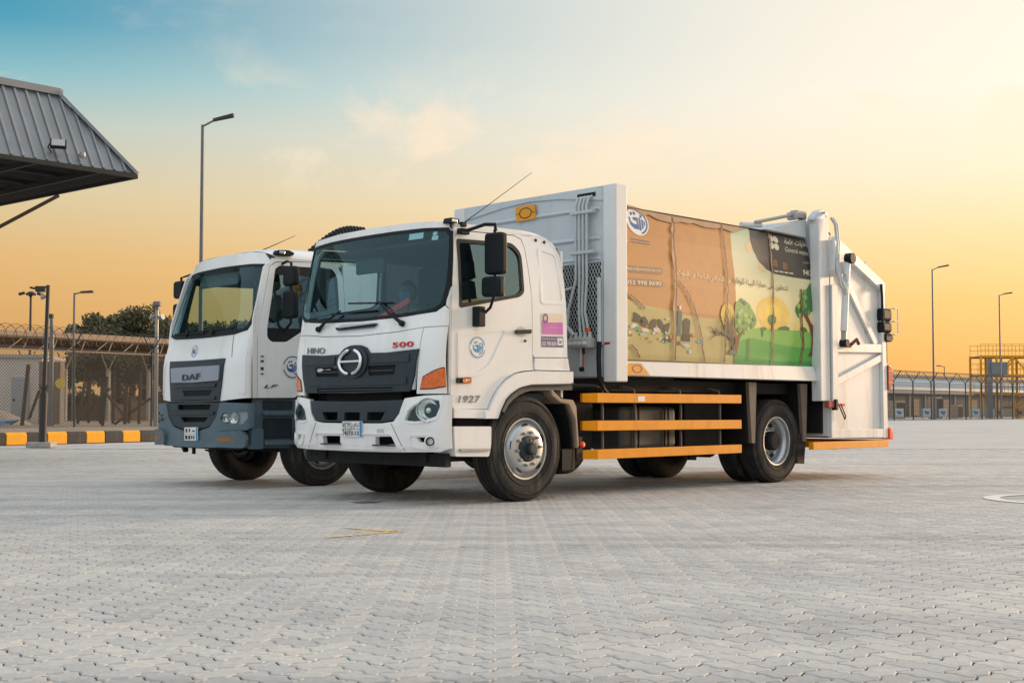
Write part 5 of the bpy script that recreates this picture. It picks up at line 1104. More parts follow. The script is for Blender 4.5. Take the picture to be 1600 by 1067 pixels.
b = MB(); b.box(PF + .008, PF + .0195, .07, 1.25, 1.60, 2.46); b.build('grille_opening', VOID, blk)
b = MB(); wy, wz, nn_ = .042, .078, 0
y0, y1, z0, z1 = .07, 1.25, 1.60, 2.47
for k in range(-30, 60):
    for s in (1, -1):
        # straight wires at a steep slope, clipped to the opening
        sl = wz / wy * s; ya = y0 + k * wy * 1.0; seg = []
        for (za) in (z0, z1): seg.append((ya + (za - z0) / sl, za))
        (a0, za), (a1_, zb) = seg
        if max(a0, a1_) < y0 or min(a0, a1_) > y1: continue
        def cpt(p, q):
            (yy, z) = p
            if yy < y0: z = p[1] + (q[1] - p[1]) * (y0 - p[0]) / (q[0] - p[0]); yy = y0
            if yy > y1: z = p[1] + (q[1] - p[1]) * (y1 - p[0]) / (q[0] - p[0]); yy = y1
            return (yy, z)
        A_, B_ = cpt((a0, za), (a1_, zb)), cpt((a1_, zb), (a0, za)); b.tube([(PF - .004, A_[0], A_[1]), (PF - .004, B_[0], B_[1])], .0038, 4, caps=False)
tag(b.build('guard_mesh', HOSE, blk, fix=False), kind='stuff')
for a_, c_ in (((.062, 1.59), (.075, 2.49)), ((1.25, 1.59), (1.265, 2.49))): b = MB(); b.box(PF - .012, PF + .019, a_[0], c_[0], a_[1], c_[1]); b.build('mesh_frame', GREYSHADE, blk)
for z in (2.475, 1.585): b = MB(); b.box(PF - .012, PF + .019, .076, 1.249, z, z + .016); b.build('mesh_frame', GREYSHADE, blk)
b = MB(); b.box(PF - .01, PF + .019, .08, 1.2, 1.25, 1.56); b.build('lower_panel', GREYSHADE, blk, bevel=.006)
sg = MB(); sg.hexa([(PF - .012, 1.346, 3.20), (PF - .012, 1.045, 3.20), (PF - .012, 1.03, 3.04), (PF - .012, 1.33, 3.03)], [(PF - .004, 1.346, 3.20), (PF - .004, 1.045, 3.20), (PF - .004, 1.03, 3.04), (PF - .004, 1.33, 3.03)])
OCHRE = mat('ochre_sign', C(226, 152, 18), .5, var=.05, vscale=10); s1 = P(sg, 'warning_plate', OCHRE)
bs = lambda v, z, o=0.0: (PF - .012 - o, v, z)
flat_patch('plate_ring', circle2(1.188, 3.118, .098, .062, 28), bs, PBLACK, s1, .002, holes=[circle2(1.188, 3.118, .084, .052, 28)])
flat_patch('plate_dash', [(1.33, 3.112), (1.29, 3.112), (1.29, 3.120), (1.33, 3.120)], bs, PBLACK, s1, .002); flat_patch('plate_dash', [(1.085, 3.114), (1.05, 3.114), (1.05, 3.122), (1.085, 3.122)], bs, PBLACK, s1, .002)
# hydraulic hoses, clamps and valve block on the bulkhead
for k in range(4):
    v = .405 - k * .052; x = PF - .045
    pts = [(PF + .02, v - .055 + k * .006, 3.20), (x, v - .028, 3.175), (x, v, 3.10), (x, v, 2.60), (x, v, 2.30)]
    e = [(x - .01, .50, 2.0), (x - .02, .53, 1.66)] if k == 0 else [(x - .01, v - .01 + k * .01, 1.95), (x - .02, .385 - k * .065, 1.66)]
    b = MB(); b.tube([Vector(p) for p in pts + e], .0165, 8); P(b, 'hydraulic_hose', HOSE, smooth=50)
b = MB(); b.box(PF - .002, PF + .018, .16, .42, 3.19, 3.235); b.build('hose_slot', VOID, blk)
for z in (3.02, 2.585): b = MB(); b.box(PF - .075, PF - .01, .14, .47, z - .015, z + .02); P(b, 'hose_clamp', HOSE, bevel=.005)
vb_ = MB(); vb_.box(PF - .16, PF - .02, .13, .47, 1.555, 1.66); vv_ = P(vb_, 'valve_block', mat('valve_paint', (.42, .40, .37), .6, var=.15, vscale=12), bevel=.012)
for k in range(5):
    b = MB(); b.lathe([(.026, 0), (.026, .03), (.018, .035), (.018, .075)], 8, (PF - .09, .17 + k * .065, 1.65), (0, 0, 1)); b.build('fitting', HOSE, vv_)
    b = MB(); b.lathe([(.022, 0), (.022, .05), (.012, .055)], 8, (PF - .16, .17 + k * .065, 1.60), (-1, 0, 0)); b.build('fitting', HOSE, vv_)
b = MB(); b.tube([(PF - .09, .40, 1.70), (PF - .12, .46, 1.78), (PF - .16, .60, 1.77), (PF - .2, .85, 1.72)], .026, 8); P(b, 'supply_hose', HOSE, smooth=50)
b = MB(); b.tube([(PF - .03, .47, 2.22), (PF - .05, .55, 2.20), (PF - .05, .75, 2.14)], .016, 8); P(b, 'supply_hose', HOSE, smooth=50)
b = MB(); b.tube([(PF - .14, .215, 1.56), (PF - .14, .215, 1.49)], .016, 8); lv = P(b, 'valve_lever', BLACK)
b = MB(); b.tube([(PF - .14, .215, 1.5), (PF - .15, .215, 1.34)], .008, 6); b.build('red_rod', RED, lv)
b = MB(); b.tube([(PF - .14, .25, 1.55), (PF - .15, .25, 1.34)], .010, 6); b.build('white_rod', HOSE, lv)
for v in (.215, .25): b = MB(); b.lathe([(.012, -.03), (.017, 0), (.01, .02)], 8, (PF - .15, v, 1.335), (0, 0, 1)); b.build('knob', BLACK, lv)
b = MB(); b.lathe([(.02, 0), (.026, .02), (.02, .05)], 10, (PF - .08, .20, 1.72), (0, 0, 1)); P(b, 'cap_valve', ORANGELENS, smooth=40)
b = MB(); b.tube([(PF - .05, .075, 2.3), (PF - .05, .072, 1.62)], .024, 10); P(b, 'riser_pipe', GREYSHADE, smooth=40)
b = MB(); b.tube([(PF - .05, .073, 1.62), (PF - .055, .078, 1.45), (PF - .05, .072, 1.25), (PF - .02, .05, 1.12), (PF + .1, .1, 1.08)], .026, 10); P(b, 'riser_hose', BLACK, smooth=50)
P(wrap([([(.045, 1.588), (-.035, 1.592), (-.035, 1.615), (.045, 1.612)], [])], lambda v, z, o=0: (PF - o, v, z), .003, 0, [], []), 'red_reflector', RED, fix=False)
# body side panel (curved), roof, sill
MX = frange(1.49, 5.34, 10); MZ = [1.5, 1.62, 1.75, 1.87, 2.0, 2.15, 2.3, 2.42, 2.55, 2.67, 2.8, 2.9, 3.0, 3.05, 3.1]
h_mural_far = mirror(h_mural)
side = P(wrap([([(1.491, 1.405), (5.34, 1.430), (5.40, 3.15), (1.491, 3.10)], [])], h_mural, 0, .03, MX, MZ), 'body_side', mat('body_beige', C(214, 190, 158), .55, var=.05, vscale=3, dirt=(.30, .22, .15, .4)), smooth=40)
P(wrap([([(1.491, 1.405), (5.34, 1.430), (5.40, 3.15), (1.491, 3.10)], [])], h_mural_far, 0, .03, MX, MZ), 'body_side', WHITE2, smooth=40)
b = MB(); b.add([(1.491, .02, 3.10), (1.491, .35, 3.19), (1.491, 1.13, 3.22), (1.491, 1.91, 3.19), (1.491, 2.24, 3.10), (5.25, .05, 3.14), (5.25, .35, 3.19), (5.25, 1.13, 3.22), (5.25, 1.91, 3.19), (5.25, 2.22, 3.14)], [(0, 1, 6, 5), (1, 2, 7, 6), (2, 3, 8, 7), (3, 4, 9, 8)]); P(b, 'body_roof', WHITE2, smooth=60)
b = MB(); b.hexa([(1.491, -.105, 1.262), (1.491, -.105, 1.415), (1.491, .1, 1.415), (1.491, .1, 1.262)], [(5.38, -.145, 1.270), (5.24, -.120, 1.455), (5.24, .1, 1.455), (5.38, .1, 1.270)]); sl_ = P(b, 'sill', WHITE2, bevel=.008)
b = MB(); b.hexa([(1.491, 2.155, 1.262), (1.491, 2.155, 1.415), (1.491, 2.36, 1.415), (1.491, 2.36, 1.262)], [(5.38, 2.155, 1.270), (5.24, 2.155, 1.455), (5.24, 2.38, 1.455), (5.38, 2.40, 1.270)]); P(b, 'sill', WHITE2, bevel=.008)
ss = lambda u, z, o=0.0: (u, -.108 - .007 * (u - 1.49) / 1.0 - o, z)
y2 = flat_patch('warning_plate', [(1.495, 1.395), (1.72, 1.402), (1.88, 1.275), (1.495, 1.268)], ss, OCHRE, sl_, .004)
flat_patch('plate_ring', circle2(1.66, 1.338, .085, .045, 24), ss, BLUE, sl_, .006, holes=[circle2(1.66, 1.338, .072, .036, 24)])
# rear frame of the body
b = MB(); b.hexa([(5.355, -.00, 3.15), (5.325, -.05, 1.45), (5.40, .3, 1.45), (5.40, .3, 3.15)], [(5.290, -.199, 3.36), (5.308, -.199, 1.30), (5.50, .3, 1.30), (5.50, .3, 3.36)]); P(b, 'rear_frame_face', GREYSHADE, bevel=.006)  # front face of the white frame, its shade carried by the grey colour
for vo, s in ((-.20, 1), (2.46, -1)):
    b = MB(); b.prism([(5.302, 1.015), (5.535, 1.015), (5.525, 3.34), (5.49, 3.42), (5.42, 3.43), (5.285, 3.365)], 'y', vo, vo + s * .14); P(b, 'rear_post', WHITE2, bevel=.012)
b = MB(); b.prism([(4.30, 3.13), (5.28, 3.36), (5.28, 3.12)], 'y', -.02, .06); P(b, 'gusset', GREYSHADE, bevel=.01)
b = MB(); b.prism([(4.95, 3.15), (5.28, 3.15), (5.28, 3.36), (5.1, 3.32)], 'y', .061, 2.2); P(b, 'rear_header', GREYSHADE)
b = MB(); b.prism(roundpoly([(5.22, 3.33), (5.40, 3.34), (5.56, 3.30), (5.56, 3.42), (5.46, 3.50), (5.36, 3.47), (5.25, 3.38)], .03), 'y', -.16, -.06); hg = P(b, 'hinge_bracket', GREYSHADE, bevel=.01)
b = MB(); b.lathe([(.045, -.02), (.045, .16)], 14, (5.48, -.18, 3.42), (0, 1, 0)); b.build('hinge_pin', STEEL, hg, smooth=40)
b = MB(); b.box(5.06, 5.30, -.02, .09, 3.36, 3.46).box(5.0, 5.07, -.03, .1, 3.33, 3.43); b.build('rod_clevis', STEEL, hg, bevel=.015)
b = MB(); b.tube([(5.10, .02, 3.41), (4.25, .08, 3.22)], .022, 8); P(b, 'lift_rod', STEEL, smooth=40)
b = MB(); b.tube([(4.40, .10, 3.20), (4.00, .12, 3.17)], .032, 10); P(b, 'lift_cylinder', GREYSHADE, smooth=40)
# tailgate: recessed side plate with raised frame and diagonals
tv = -.20
TG = [(5.545, .56), (5.545, 3.20), (5.66, 3.165), (6.97, 2.665), (7.03, 1.79), (7.06, .505)]
for vo, s in ((tv, 1), (2.46, -1)):
    b = MB(); b.prism(TG, 'y', vo + s * .05, vo + s * .09); tg = P(b, 'tailgate_side', WHITE2)
    def bar(name, p, q, w, d=.05, e=.0, par=None):
        pv, qv = Vector((p[0], 0, p[1])), Vector((q[0], 0, q[1])); dr_ = (qv - pv).normalized(); pr_ = Vector((-dr_.z, 0, dr_.x)) * w / 2
        bb = MB(); y0_, y1_ = vo + s * e, vo + s * (e + d)
        bb.hexa([(pv.x - pr_.x, y0_, pv.z - pr_.z), (qv.x - pr_.x, y0_, qv.z - pr_.z), (qv.x + pr_.x, y0_, qv.z + pr_.z), (pv.x + pr_.x, y0_, pv.z + pr_.z)], [(pv.x - pr_.x, y1_, pv.z - pr_.z), (qv.x - pr_.x, y1_, qv.z - pr_.z), (qv.x + pr_.x, y1_, qv.z + pr_.z), (pv.x + pr_.x, y1_, pv.z + pr_.z)])
        return bb.build(name, WHITE2, par or tg, bevel=.008)
    bar('frame_bar', (5.66, 3.10), (6.93, 2.60), .14, .10, -.02); bar('frame_bar', (6.97, 2.66), (7.00, .52), .12, .052, -.001); bar('frame_bar', (5.56, .60), (6.94, .585), .12, .050, .002)
    bar('frame_bar', (5.60, 3.15), (5.60, .56), .09, .049, .003)
    bar('cross_bar', (5.56, 1.705), (6.94, 1.745), .12, .046, .004); bar('diagonal', (5.80, 2.80), (6.78, 1.80), .10, .040, .008); bar('diagonal', (5.60, 1.23), (6.93, 1.62), .10, .040, .008)
b = MB(); b.prism([(5.545, .565), (5.545, 3.20), (5.66, 3.165), (6.97, 2.665), (7.03, 1.79), (7.06, .505)], 'y', tv + .091, 2.369); P(b, 'hopper', WHITE2)
b = MB(); b.box(5.50, 5.545, -.08, 2.34, .60, 3.2); P(b, 'tailgate_seal', VOID)
b = MB(); b.box(5.08, 7.06, tv - .01, tv + .06, .400, .495); rb_ = P(b, 'rear_step_bar', YELLOW, bevel=.006)
b = MB(); b.box(6.0, 7.06, tv + .061, 2.4, .40, .495); P(b, 'rear_step', YELLOW)
bx_ = MB(); bx_.prism([(5.50, 3.10), (5.78, 2.97), (5.84, 2.80), (5.84, 2.70), (5.56, 2.62), (5.50, 2.7)], 'y', tv - .10, tv + .05); P(bx_, 'cylinder_mount', WHITE2, bevel=.01)
b = MB(); b.tube([(5.72, tv - .15, 2.82), (5.64, tv - .14, 1.92)], .046, 16); cyl = P(b, 'lift_ram', WHITE2, smooth=40)
b = MB(); b.lathe([(.07, -.07), (.07, .03)], 14, (5.725, tv - .17, 2.86), (0, 1, 0)); b.build('ram_eye', BLACK, cyl, smooth=40)
b = MB(); b.tube([(5.64, tv - .14, 1.93), (5.63, tv - .14, 1.78)], .035, 12); b.build('ram_rod', STEEL, cyl, smooth=40)
b = MB(); b.lathe([(.05, -.06), (.05, .04)], 14, (5.63, tv - .14, 1.76), (0, 1, 0)); b.build('ram_eye', BLACK, cyl, smooth=40)
for k in range(2):
    o_ = k * .045; b = MB(); b.tube([(5.50 + o_, tv - .05, 3.38), (5.57 + o_, tv - .07, 3.30), (5.58 + o_, tv - .09, 3.05), (5.51 + o_ * .6, tv - .12, 2.75), (5.53 + o_, tv - .16, 2.50 + o_), (5.62, tv - .18, 2.40 + o_), (5.70 - o_ * .4, tv - .17, 2.50), (5.70 - o_, tv - .16, 2.66)], .018, 8); P(b, 'hydraulic_hose', HOSE, smooth=60)
b = MB(); b.box(5.545, 5.68, tv - .03, tv - .001, 1.00, 1.62 + .9); P(b, 'hinge_strap', WHITE2, bevel=.006)
la = MB(); la.box(5.86, 6.0, tv - .05, tv - .012, 1.72, 1.78).tube([(5.98, tv - .05, 1.76), (6.06, tv - .09, 1.83), (6.13, tv - .08, 1.77)], .025, 8); P(la, 'latch', mat('latch_rust', (.16, .055, .035), .7, var=.25, vscale=10), bevel=.006)
lk = MB(); lk.box(5.42, 5.56, tv - .04, tv + .03, .93, 1.02); lko = P(lk, 'lock_hook', mat('hook_red', (.36, .075, .035), .65, var=.2, vscale=9), bevel=.012)
b = MB(); b.box(5.56, 5.63, tv - .06, tv + .02, .90, 1.04); b.build('hook_jaw', BLACK, lko, bevel=.015)
b = MB(); b.tube([(5.66, tv - .04, .98), (5.76, tv - .05, .83), (5.80, tv - .05, .78), (5.82, tv - .05, .82), (5.72, tv - .04, .98)], .009, 6); b.build('safety_loop', BLACK, lko)
b = MB(); b.box(5.64, 5.86, tv - .02, tv - .002, .95, .985); b.build('reflector_strip', RED, lko)
# rear lamps that stand proud of the tail
lm = MB(); lm.box(6.88, 7.16, tv - .04, tv + .20, 2.12, 2.30); lo1 = P(lm, 'rear_work_lamp', BLACK, bevel=.05, seg=3)
b = MB(); b.box(6.88, 7.16, tv - .04, tv + .20, 1.96, 2.115); b.build('lamp_body', BLACK, lo1, bevel=.05, seg=3)
b = MB(); b.tube([(6.86, tv - .03, 2.62), (6.84, tv - .05, 2.45), (6.85, tv - .05, 2.05)], .018, 8); b.build('lamp_bracket', BLACK, lo1)
b = MB()
for z in (1.95, 2.13, 2.31): b.beam((7.15, tv - .06, z), (7.27, tv - .06, z), .012, .012); b.beam((7.15, tv + .2, z), (7.27, tv + .2, z), .012, .012); b.beam((7.27, tv - .06, z), (7.27, tv + .2, z), .012, .012)
for v in (tv - .06, tv + .07, tv + .2): b.beam((7.27, v, 1.95), (7.27, v, 2.31), .012, .012)
b.build('lamp_cage', HOSE, lo1)
b = MB(); b.prism(roundpoly([(6.98, 1.84), (7.16, 1.84), (7.22, 1.90), (7.16, 1.96), (6.98, 1.96)], .04), 'y', tv - .03, tv + .15); P(b, 'buzzer', BLACK, bevel=.02)
b = MB(); b.prism(roundpoly([(7.05, 1.52), (7.14, 1.52), (7.19, 1.44), (7.19, 1.27), (7.12, 1.19), (7.05, 1.17)], .03), 'y', tv - .02, tv + .14); rl = P(b, 'tail_lamp', REDLENS, bevel=.012)
for z in (1.44, 1.28): b = MB(); b.box(7.052, 7.195, tv - .024, tv + .145, z - .006, z + .006); b.build('lamp_divider', ORANGELENS, rl)
b = MB(); b.prism(roundpoly([(7.07, .66), (7.13, .66), (7.17, .60), (7.18, .50), (7.07, .50)], .02), 'y', tv - .02, tv + .12); P(b, 'end_marker', ORANGELENS, bevel=.012)
b = MB(); b.tube([(7.04, tv + .02, 2.62), (7.065, tv + .02, 2.2), (7.075, tv + .02, 1.55)], .014, 6); P(b, 'tail_trim', mat('trim_red', (.22, .035, .03), .5), smooth=40)
b = MB(); b.tube([(5.75, .0, 3.16), (5.75, .0, 3.28), (5.90, .0, 3.24), (5.90, .0, 3.12)], .012, 6).tube([(5.75, .3, 3.16), (5.75, .3, 3.28), (5.90, .3, 3.24), (5.90, .3, 3.12)], .012, 6).tube([(5.75, .0, 3.28), (5.75, .3, 3.28)], .012, 6); P(b, 'beacon_guard', mat('guard_rust', (.26, .13, .09), .7))
for u, z in ((6.05, 3.03), (6.55, 2.85)): b = MB(); b.lathe([(.03, 0), (.03, .04), (.01, .06)], 10, (u, tv + .05, z), (0, 0, 1)); P(b, 'lifting_lug', WHITE2)

# ------------------------------------------------------------------ printed mural on the body side
MU = {'orange':(1.648,3.146, 2.056,3.096, 2.464,3.082, 2.883,3.086, 3.441,3.099, 3.636,3.118, 3.566,2.781, 3.574,2.508, 3.571,2.255, 3.561,1.952, 3.203,1.956, 2.695,1.962, 1.807,2.035, 1.422,2.085),
'olive':(1.422,2.085, 1.807,2.035, 2.695,1.962, 3.203,1.956, 3.561,1.952, 3.551,1.678, 3.564,1.445, 2.496,1.441, 1.587,1.437, 1.463,1.442),
'skyr':(3.636,3.118, 4.074,3.133, 4.514,3.137, 5.450,3.146, 5.355,2.841, 5.338,2.574, 5.333,2.290, 5.330,1.872, 3.568,1.813, 3.571,2.255, 3.574,2.508, 3.566,2.781),
'dark':(4.074,3.133, 4.514,3.137, 5.450,3.146, 5.358,2.906, 5.338,2.574, 4.878,2.574, 4.468,2.585, 4.295,2.626, 4.134,2.713, 4.044,2.846, 4.017,2.985),
'hill_back':(3.568,1.813, 3.641,1.831, 4.019,1.892, 4.451,1.889, 4.976,1.903, 5.329,1.888, 5.369,1.446, 3.564,1.448, 3.551,1.678),
'hill_front':(3.548,1.639, 3.715,1.732, 3.920,1.766, 4.204,1.746, 4.536,1.706, 4.913,1.690, 5.334,1.693, 5.369,1.446, 3.564,1.448),
'hill_low':(3.551,1.553, 3.944,1.527, 4.484,1.504, 5.353,1.529, 5.369,1.446, 3.564,1.448),
'sunc':(4.377,2.089, 4.017,2.069, 4.748,2.100, 4.388,2.294, 4.378,1.879),
'crown':(3.557,2.177, 3.712,2.210, 3.848,2.176, 3.907,2.101, 3.988,2.037, 3.998,1.959, 3.949,1.889, 3.811,1.853, 3.711,1.800, 3.607,1.834, 3.545,1.869, 3.526,2.021),
'trunk':(3.479,1.564, 3.549,1.697, 3.521,1.868, 3.555,1.870, 3.584,1.756, 3.675,1.827, 3.743,1.840, 3.645,1.749, 3.607,1.632, 3.604,1.555),
'dead':(3.492,1.599, 3.464,1.712, 3.376,1.766, 3.243,1.788, 3.146,1.775, 3.096,1.819, 3.160,1.822, 3.126,1.868, 3.209,1.815, 3.341,1.802, 3.271,1.894, 3.203,1.956, 3.253,1.940, 3.339,1.859, 3.408,1.786, 3.385,1.918, 3.368,2.051, 3.411,1.939, 3.457,1.808, 3.474,1.942, 3.518,2.059, 3.498,1.867, 3.532,1.600),
'yellow':(3.234,2.005, 3.288,2.122, 3.372,2.156, 3.471,2.134, 3.528,2.060, 3.520,1.906, 3.405,1.862, 3.304,1.895),
'stree':(4.246,1.992, 4.266,2.053, 4.340,2.071, 4.423,2.055, 4.438,2.002, 4.393,1.950, 4.302,1.945),
'strunk':(4.324,1.946, 4.356,1.948, 4.356,1.872, 4.327,1.871),
'bush1':(4.083,1.885, 4.107,1.906, 4.196,1.910, 4.226,1.882, 4.162,1.869, 4.148,1.790, 4.119,1.788, 4.109,1.867),
'bush2':(4.451,1.889, 4.522,1.926, 4.652,1.947, 4.739,1.927, 4.740,1.896),
'bush3':(4.976,1.913, 5.013,1.946, 5.090,1.954, 5.170,1.916, 5.132,1.888),
'rcrown':(5.376,2.567, 5.277,2.528, 5.186,2.448, 5.035,2.354, 4.987,2.268, 4.887,2.200, 4.883,2.138, 4.956,2.060, 5.074,2.108, 5.172,2.113, 5.273,2.161, 5.326,2.185),
'rtrunk':(5.295,1.590, 5.196,1.587, 5.267,1.661, 5.272,1.828, 5.206,1.970, 5.074,2.108, 5.153,2.123, 5.245,2.013, 5.326,1.955, 5.355,1.581),
'bag1':(1.612,1.845, 1.636,1.908, 1.626,1.951, 1.697,1.934, 1.768,1.897, 1.799,1.834),
'bag2':(1.729,1.831, 1.768,1.897, 1.824,1.913, 1.883,1.860, 1.885,1.807, 1.801,1.794),
'bag3':(1.886,1.789, 1.940,1.871, 2.010,1.902, 2.027,1.840, 2.002,1.768),
'bag4':(2.047,1.841, 2.045,1.895, 2.097,1.897, 2.158,1.847, 2.175,1.782, 2.116,1.791),
'bag5':(2.132,1.774, 2.187,1.839, 2.284,1.871, 2.263,1.807, 2.236,1.749, 2.162,1.749),
'bag6':(2.143,1.650, 2.202,1.706, 2.301,1.683, 2.319,1.652),
'bin':(2.514,1.892, 2.573,1.935, 2.651,1.909, 2.642,1.771, 2.666,1.671, 2.513,1.674, 2.495,1.700, 2.526,1.765),
'man':(2.412,1.996, 2.449,2.020, 2.494,1.991, 2.491,1.937, 2.480,1.836, 2.477,1.727, 2.453,1.722, 2.447,1.834, 2.438,1.725, 2.417,1.721, 2.413,1.851),
'manhead':(2.445,2.067, 2.475,2.069, 2.483,2.036, 2.458,2.017, 2.438,2.034),
'l1':(1.564,1.800, 1.645,1.830, 1.702,1.806, 1.648,1.778, 1.579,1.774),
'l2':(1.675,1.779, 1.730,1.799, 1.774,1.757, 1.721,1.729),
'l3':(1.759,1.783, 1.872,1.780, 1.902,1.746, 1.790,1.741),
'l4':(1.972,1.793, 2.073,1.798, 2.090,1.745, 1.988,1.750),
'l5':(1.828,1.813, 1.871,1.820, 1.900,1.799, 1.858,1.788),
'l6':(2.267,1.727, 2.340,1.742, 2.345,1.694, 2.286,1.691),
'l7':(2.673,1.763, 2.766,1.767, 2.762,1.730, 2.701,1.722),
'l8':(2.502,1.628, 2.591,1.650, 2.686,1.622, 2.596,1.600),
'l9':(2.773,1.684, 2.912,1.709, 2.947,1.673, 2.838,1.659),
'l10':(2.644,1.578, 2.707,1.571, 2.695,1.534, 2.639,1.542),
'l11':(2.184,1.911, 2.272,1.919, 2.259,1.897, 2.200,1.890),
'boot':(2.421,1.625, 2.452,1.671, 2.483,1.669, 2.487,1.624),
'rocks':(3.420,1.555, 3.458,1.607, 3.576,1.602, 3.604,1.555),
'pill1':(1.444,2.443, 2.138,2.466, 2.170,2.441, 2.160,2.404, 2.114,2.388, 1.436,2.369),
'pill2':(1.430,2.311, 2.121,2.324, 2.163,2.296, 2.156,2.268, 2.102,2.248, 1.426,2.228),
'cloud1':(3.876,2.870, 3.951,2.942, 4.012,2.934, 4.037,2.825, 3.940,2.792),
'cloud2':(4.103,2.650, 4.132,2.703, 4.258,2.623, 4.270,2.593, 4.144,2.593),
'logo':(1.813,2.951, 1.621,2.965, 2.016,2.937, 1.880,3.107, 1.773,2.789),
'dots':(4.503,3.041, 4.610,3.035, 4.483,2.945, 4.592,2.939, 4.557,3.047),
'ar1':(4.726,2.384, 4.736,2.446, 2.429,2.417, 2.435,2.472),
'ar2':(4.835,3.080, 5.400,3.094, 5.340,2.990, 4.782,2.979),
'gw':(4.794,2.959, 5.336,2.958, 5.325,2.892, 4.773,2.898),
't940':(5.138,2.696, 5.328,2.701, 5.310,2.625, 5.128,2.621),
'tphone':(1.402,2.290, 2.121,2.316, 2.117,2.257, 1.400,2.231),
'tmail':(1.416,2.440, 2.137,2.462, 2.130,2.402, 1.410,2.375),
'tmun':(5.168,2.814, 5.337,2.814, 5.326,2.775, 5.156,2.771),
'sub':(1.643,2.765, 1.981,2.760, 1.971,2.704, 1.632,2.703),
'crk1':(2.464,3.082, 2.387,2.726, 2.387,2.395, 2.359,1.993, 2.379,1.452),
'crk2':(3.439,3.095, 3.406,2.766, 3.397,2.436, 3.368,2.051, 3.343,1.764, 3.351,1.461),
'crk3':(4.483,3.129, 4.406,2.716, 4.371,2.309, 4.358,1.908, 4.357,1.450),
'crk4':(2.421,2.352, 2.580,2.244, 2.697,2.086, 2.825,1.834, 2.952,1.450),
'crk5':(1.532,2.136, 1.669,2.075, 1.806,1.996),
'crk6':(1.594,1.593, 1.682,1.544, 1.758,1.460),
'crk7':(5.028,2.436, 5.013,1.940, 5.062,1.736, 5.014,1.488),
'crk8':(3.833,1.766, 3.838,1.611, 3.829,1.485),
'topedge':(1.691,3.136, 2.053,3.090, 2.461,3.076, 2.881,3.081, 3.441,3.099, 4.074,3.133),
}
MU = {k: pairs(v) for k, v in MU.items()}
def mp_(name, rgb, var=.05, rough=.5): return mat('mural_' + name, C(*rgb), rough, var=var, vscale=7, dirt=(.30, .22, .14, .22))
def mural(key, name, m, off, round_=0.0):
    pts = MU[key] if isinstance(key, str) else key
    pts = [(max(x, 1.4935), z) for x, z in pts]
    if round_: pts = roundpoly(pts, round_, 3)
    zs = [p[1] for p in pts]; ys = [z for z in MZ if min(zs) < z < max(zs)]
    return wrap([(pts, [])], h_mural, off, 0, [], ys).build(name, m, side, fix=False)
# sky of the green half: print that runs from pale green to cream
msky = bpy.data.materials.new('mural_sky'); msky.use_nodes = True; t_ = msky.node_tree; b_ = t_.nodes['Principled BSDF']; b_.inputs['Roughness'].default_value = .5
co_ = t_.nodes.new('ShaderNodeTexCoord'); se_ = t_.nodes.new('ShaderNodeSeparateXYZ'); t_.links.new(co_.outputs['Object'], se_.inputs[0]); mr_ = t_.nodes.new('ShaderNodeMapRange'); t_.links.new(se_.outputs['Z'], mr_.inputs[0]); mr_.inputs[1].default_value = 1.8; mr_.inputs[2].default_value = 3.1
t_.links.new(ramp_node(mr_.outputs[0], [(0, C(246, 214, 120)), (.35, C(240, 226, 172)), (.7, C(214, 214, 176)), (1, C(186, 200, 166))], t_), b_.inputs['Base Color'])
mural('orange', 'print_field', mp_('orange', (186, 128, 62), .07), .004)
mural('olive', 'print_field', mp_('olive', (182, 168, 108), .06), .0045)
mural('skyr', 'print_field', msky, .004)
def clip_top(pts, f): return pts
sc4 = MU['sunc']; cx, cz = sc4[0]; rx, rz = (sc4[2][0] - sc4[1][0]) / 2, (sc4[3][1] - sc4[4][1]) / 2
mural(circle2(cx, cz, rx, rz, 28), 'print_sun', mp_('sun', (248, 206, 96)), .0055); mural(circle2(cx, cz, rx * .55, rz * .55, 24), 'print_sun', mp_('sun_core', (252, 216, 84)), .006)
mural('hill_back', 'print_hill', mp_('hill_light', (134, 190, 84), .06), .007); mural('hill_front', 'print_hill', mp_('hill_mid', (88, 172, 72), .06), .008); mural('hill_low', 'print_hill', mp_('hill_dark', (66, 150, 76), .06), .009)
DKG = mp_('dark', (78, 72, 66), .08); mural('dark', 'print_field', DKG, .006)
mural('cloud1', 'print_cloud', mp_('cloud', (238, 200, 150)), .0055, .03); mural('cloud2', 'print_cloud', bpy.data.materials['mural_cloud'], .0055, .03)
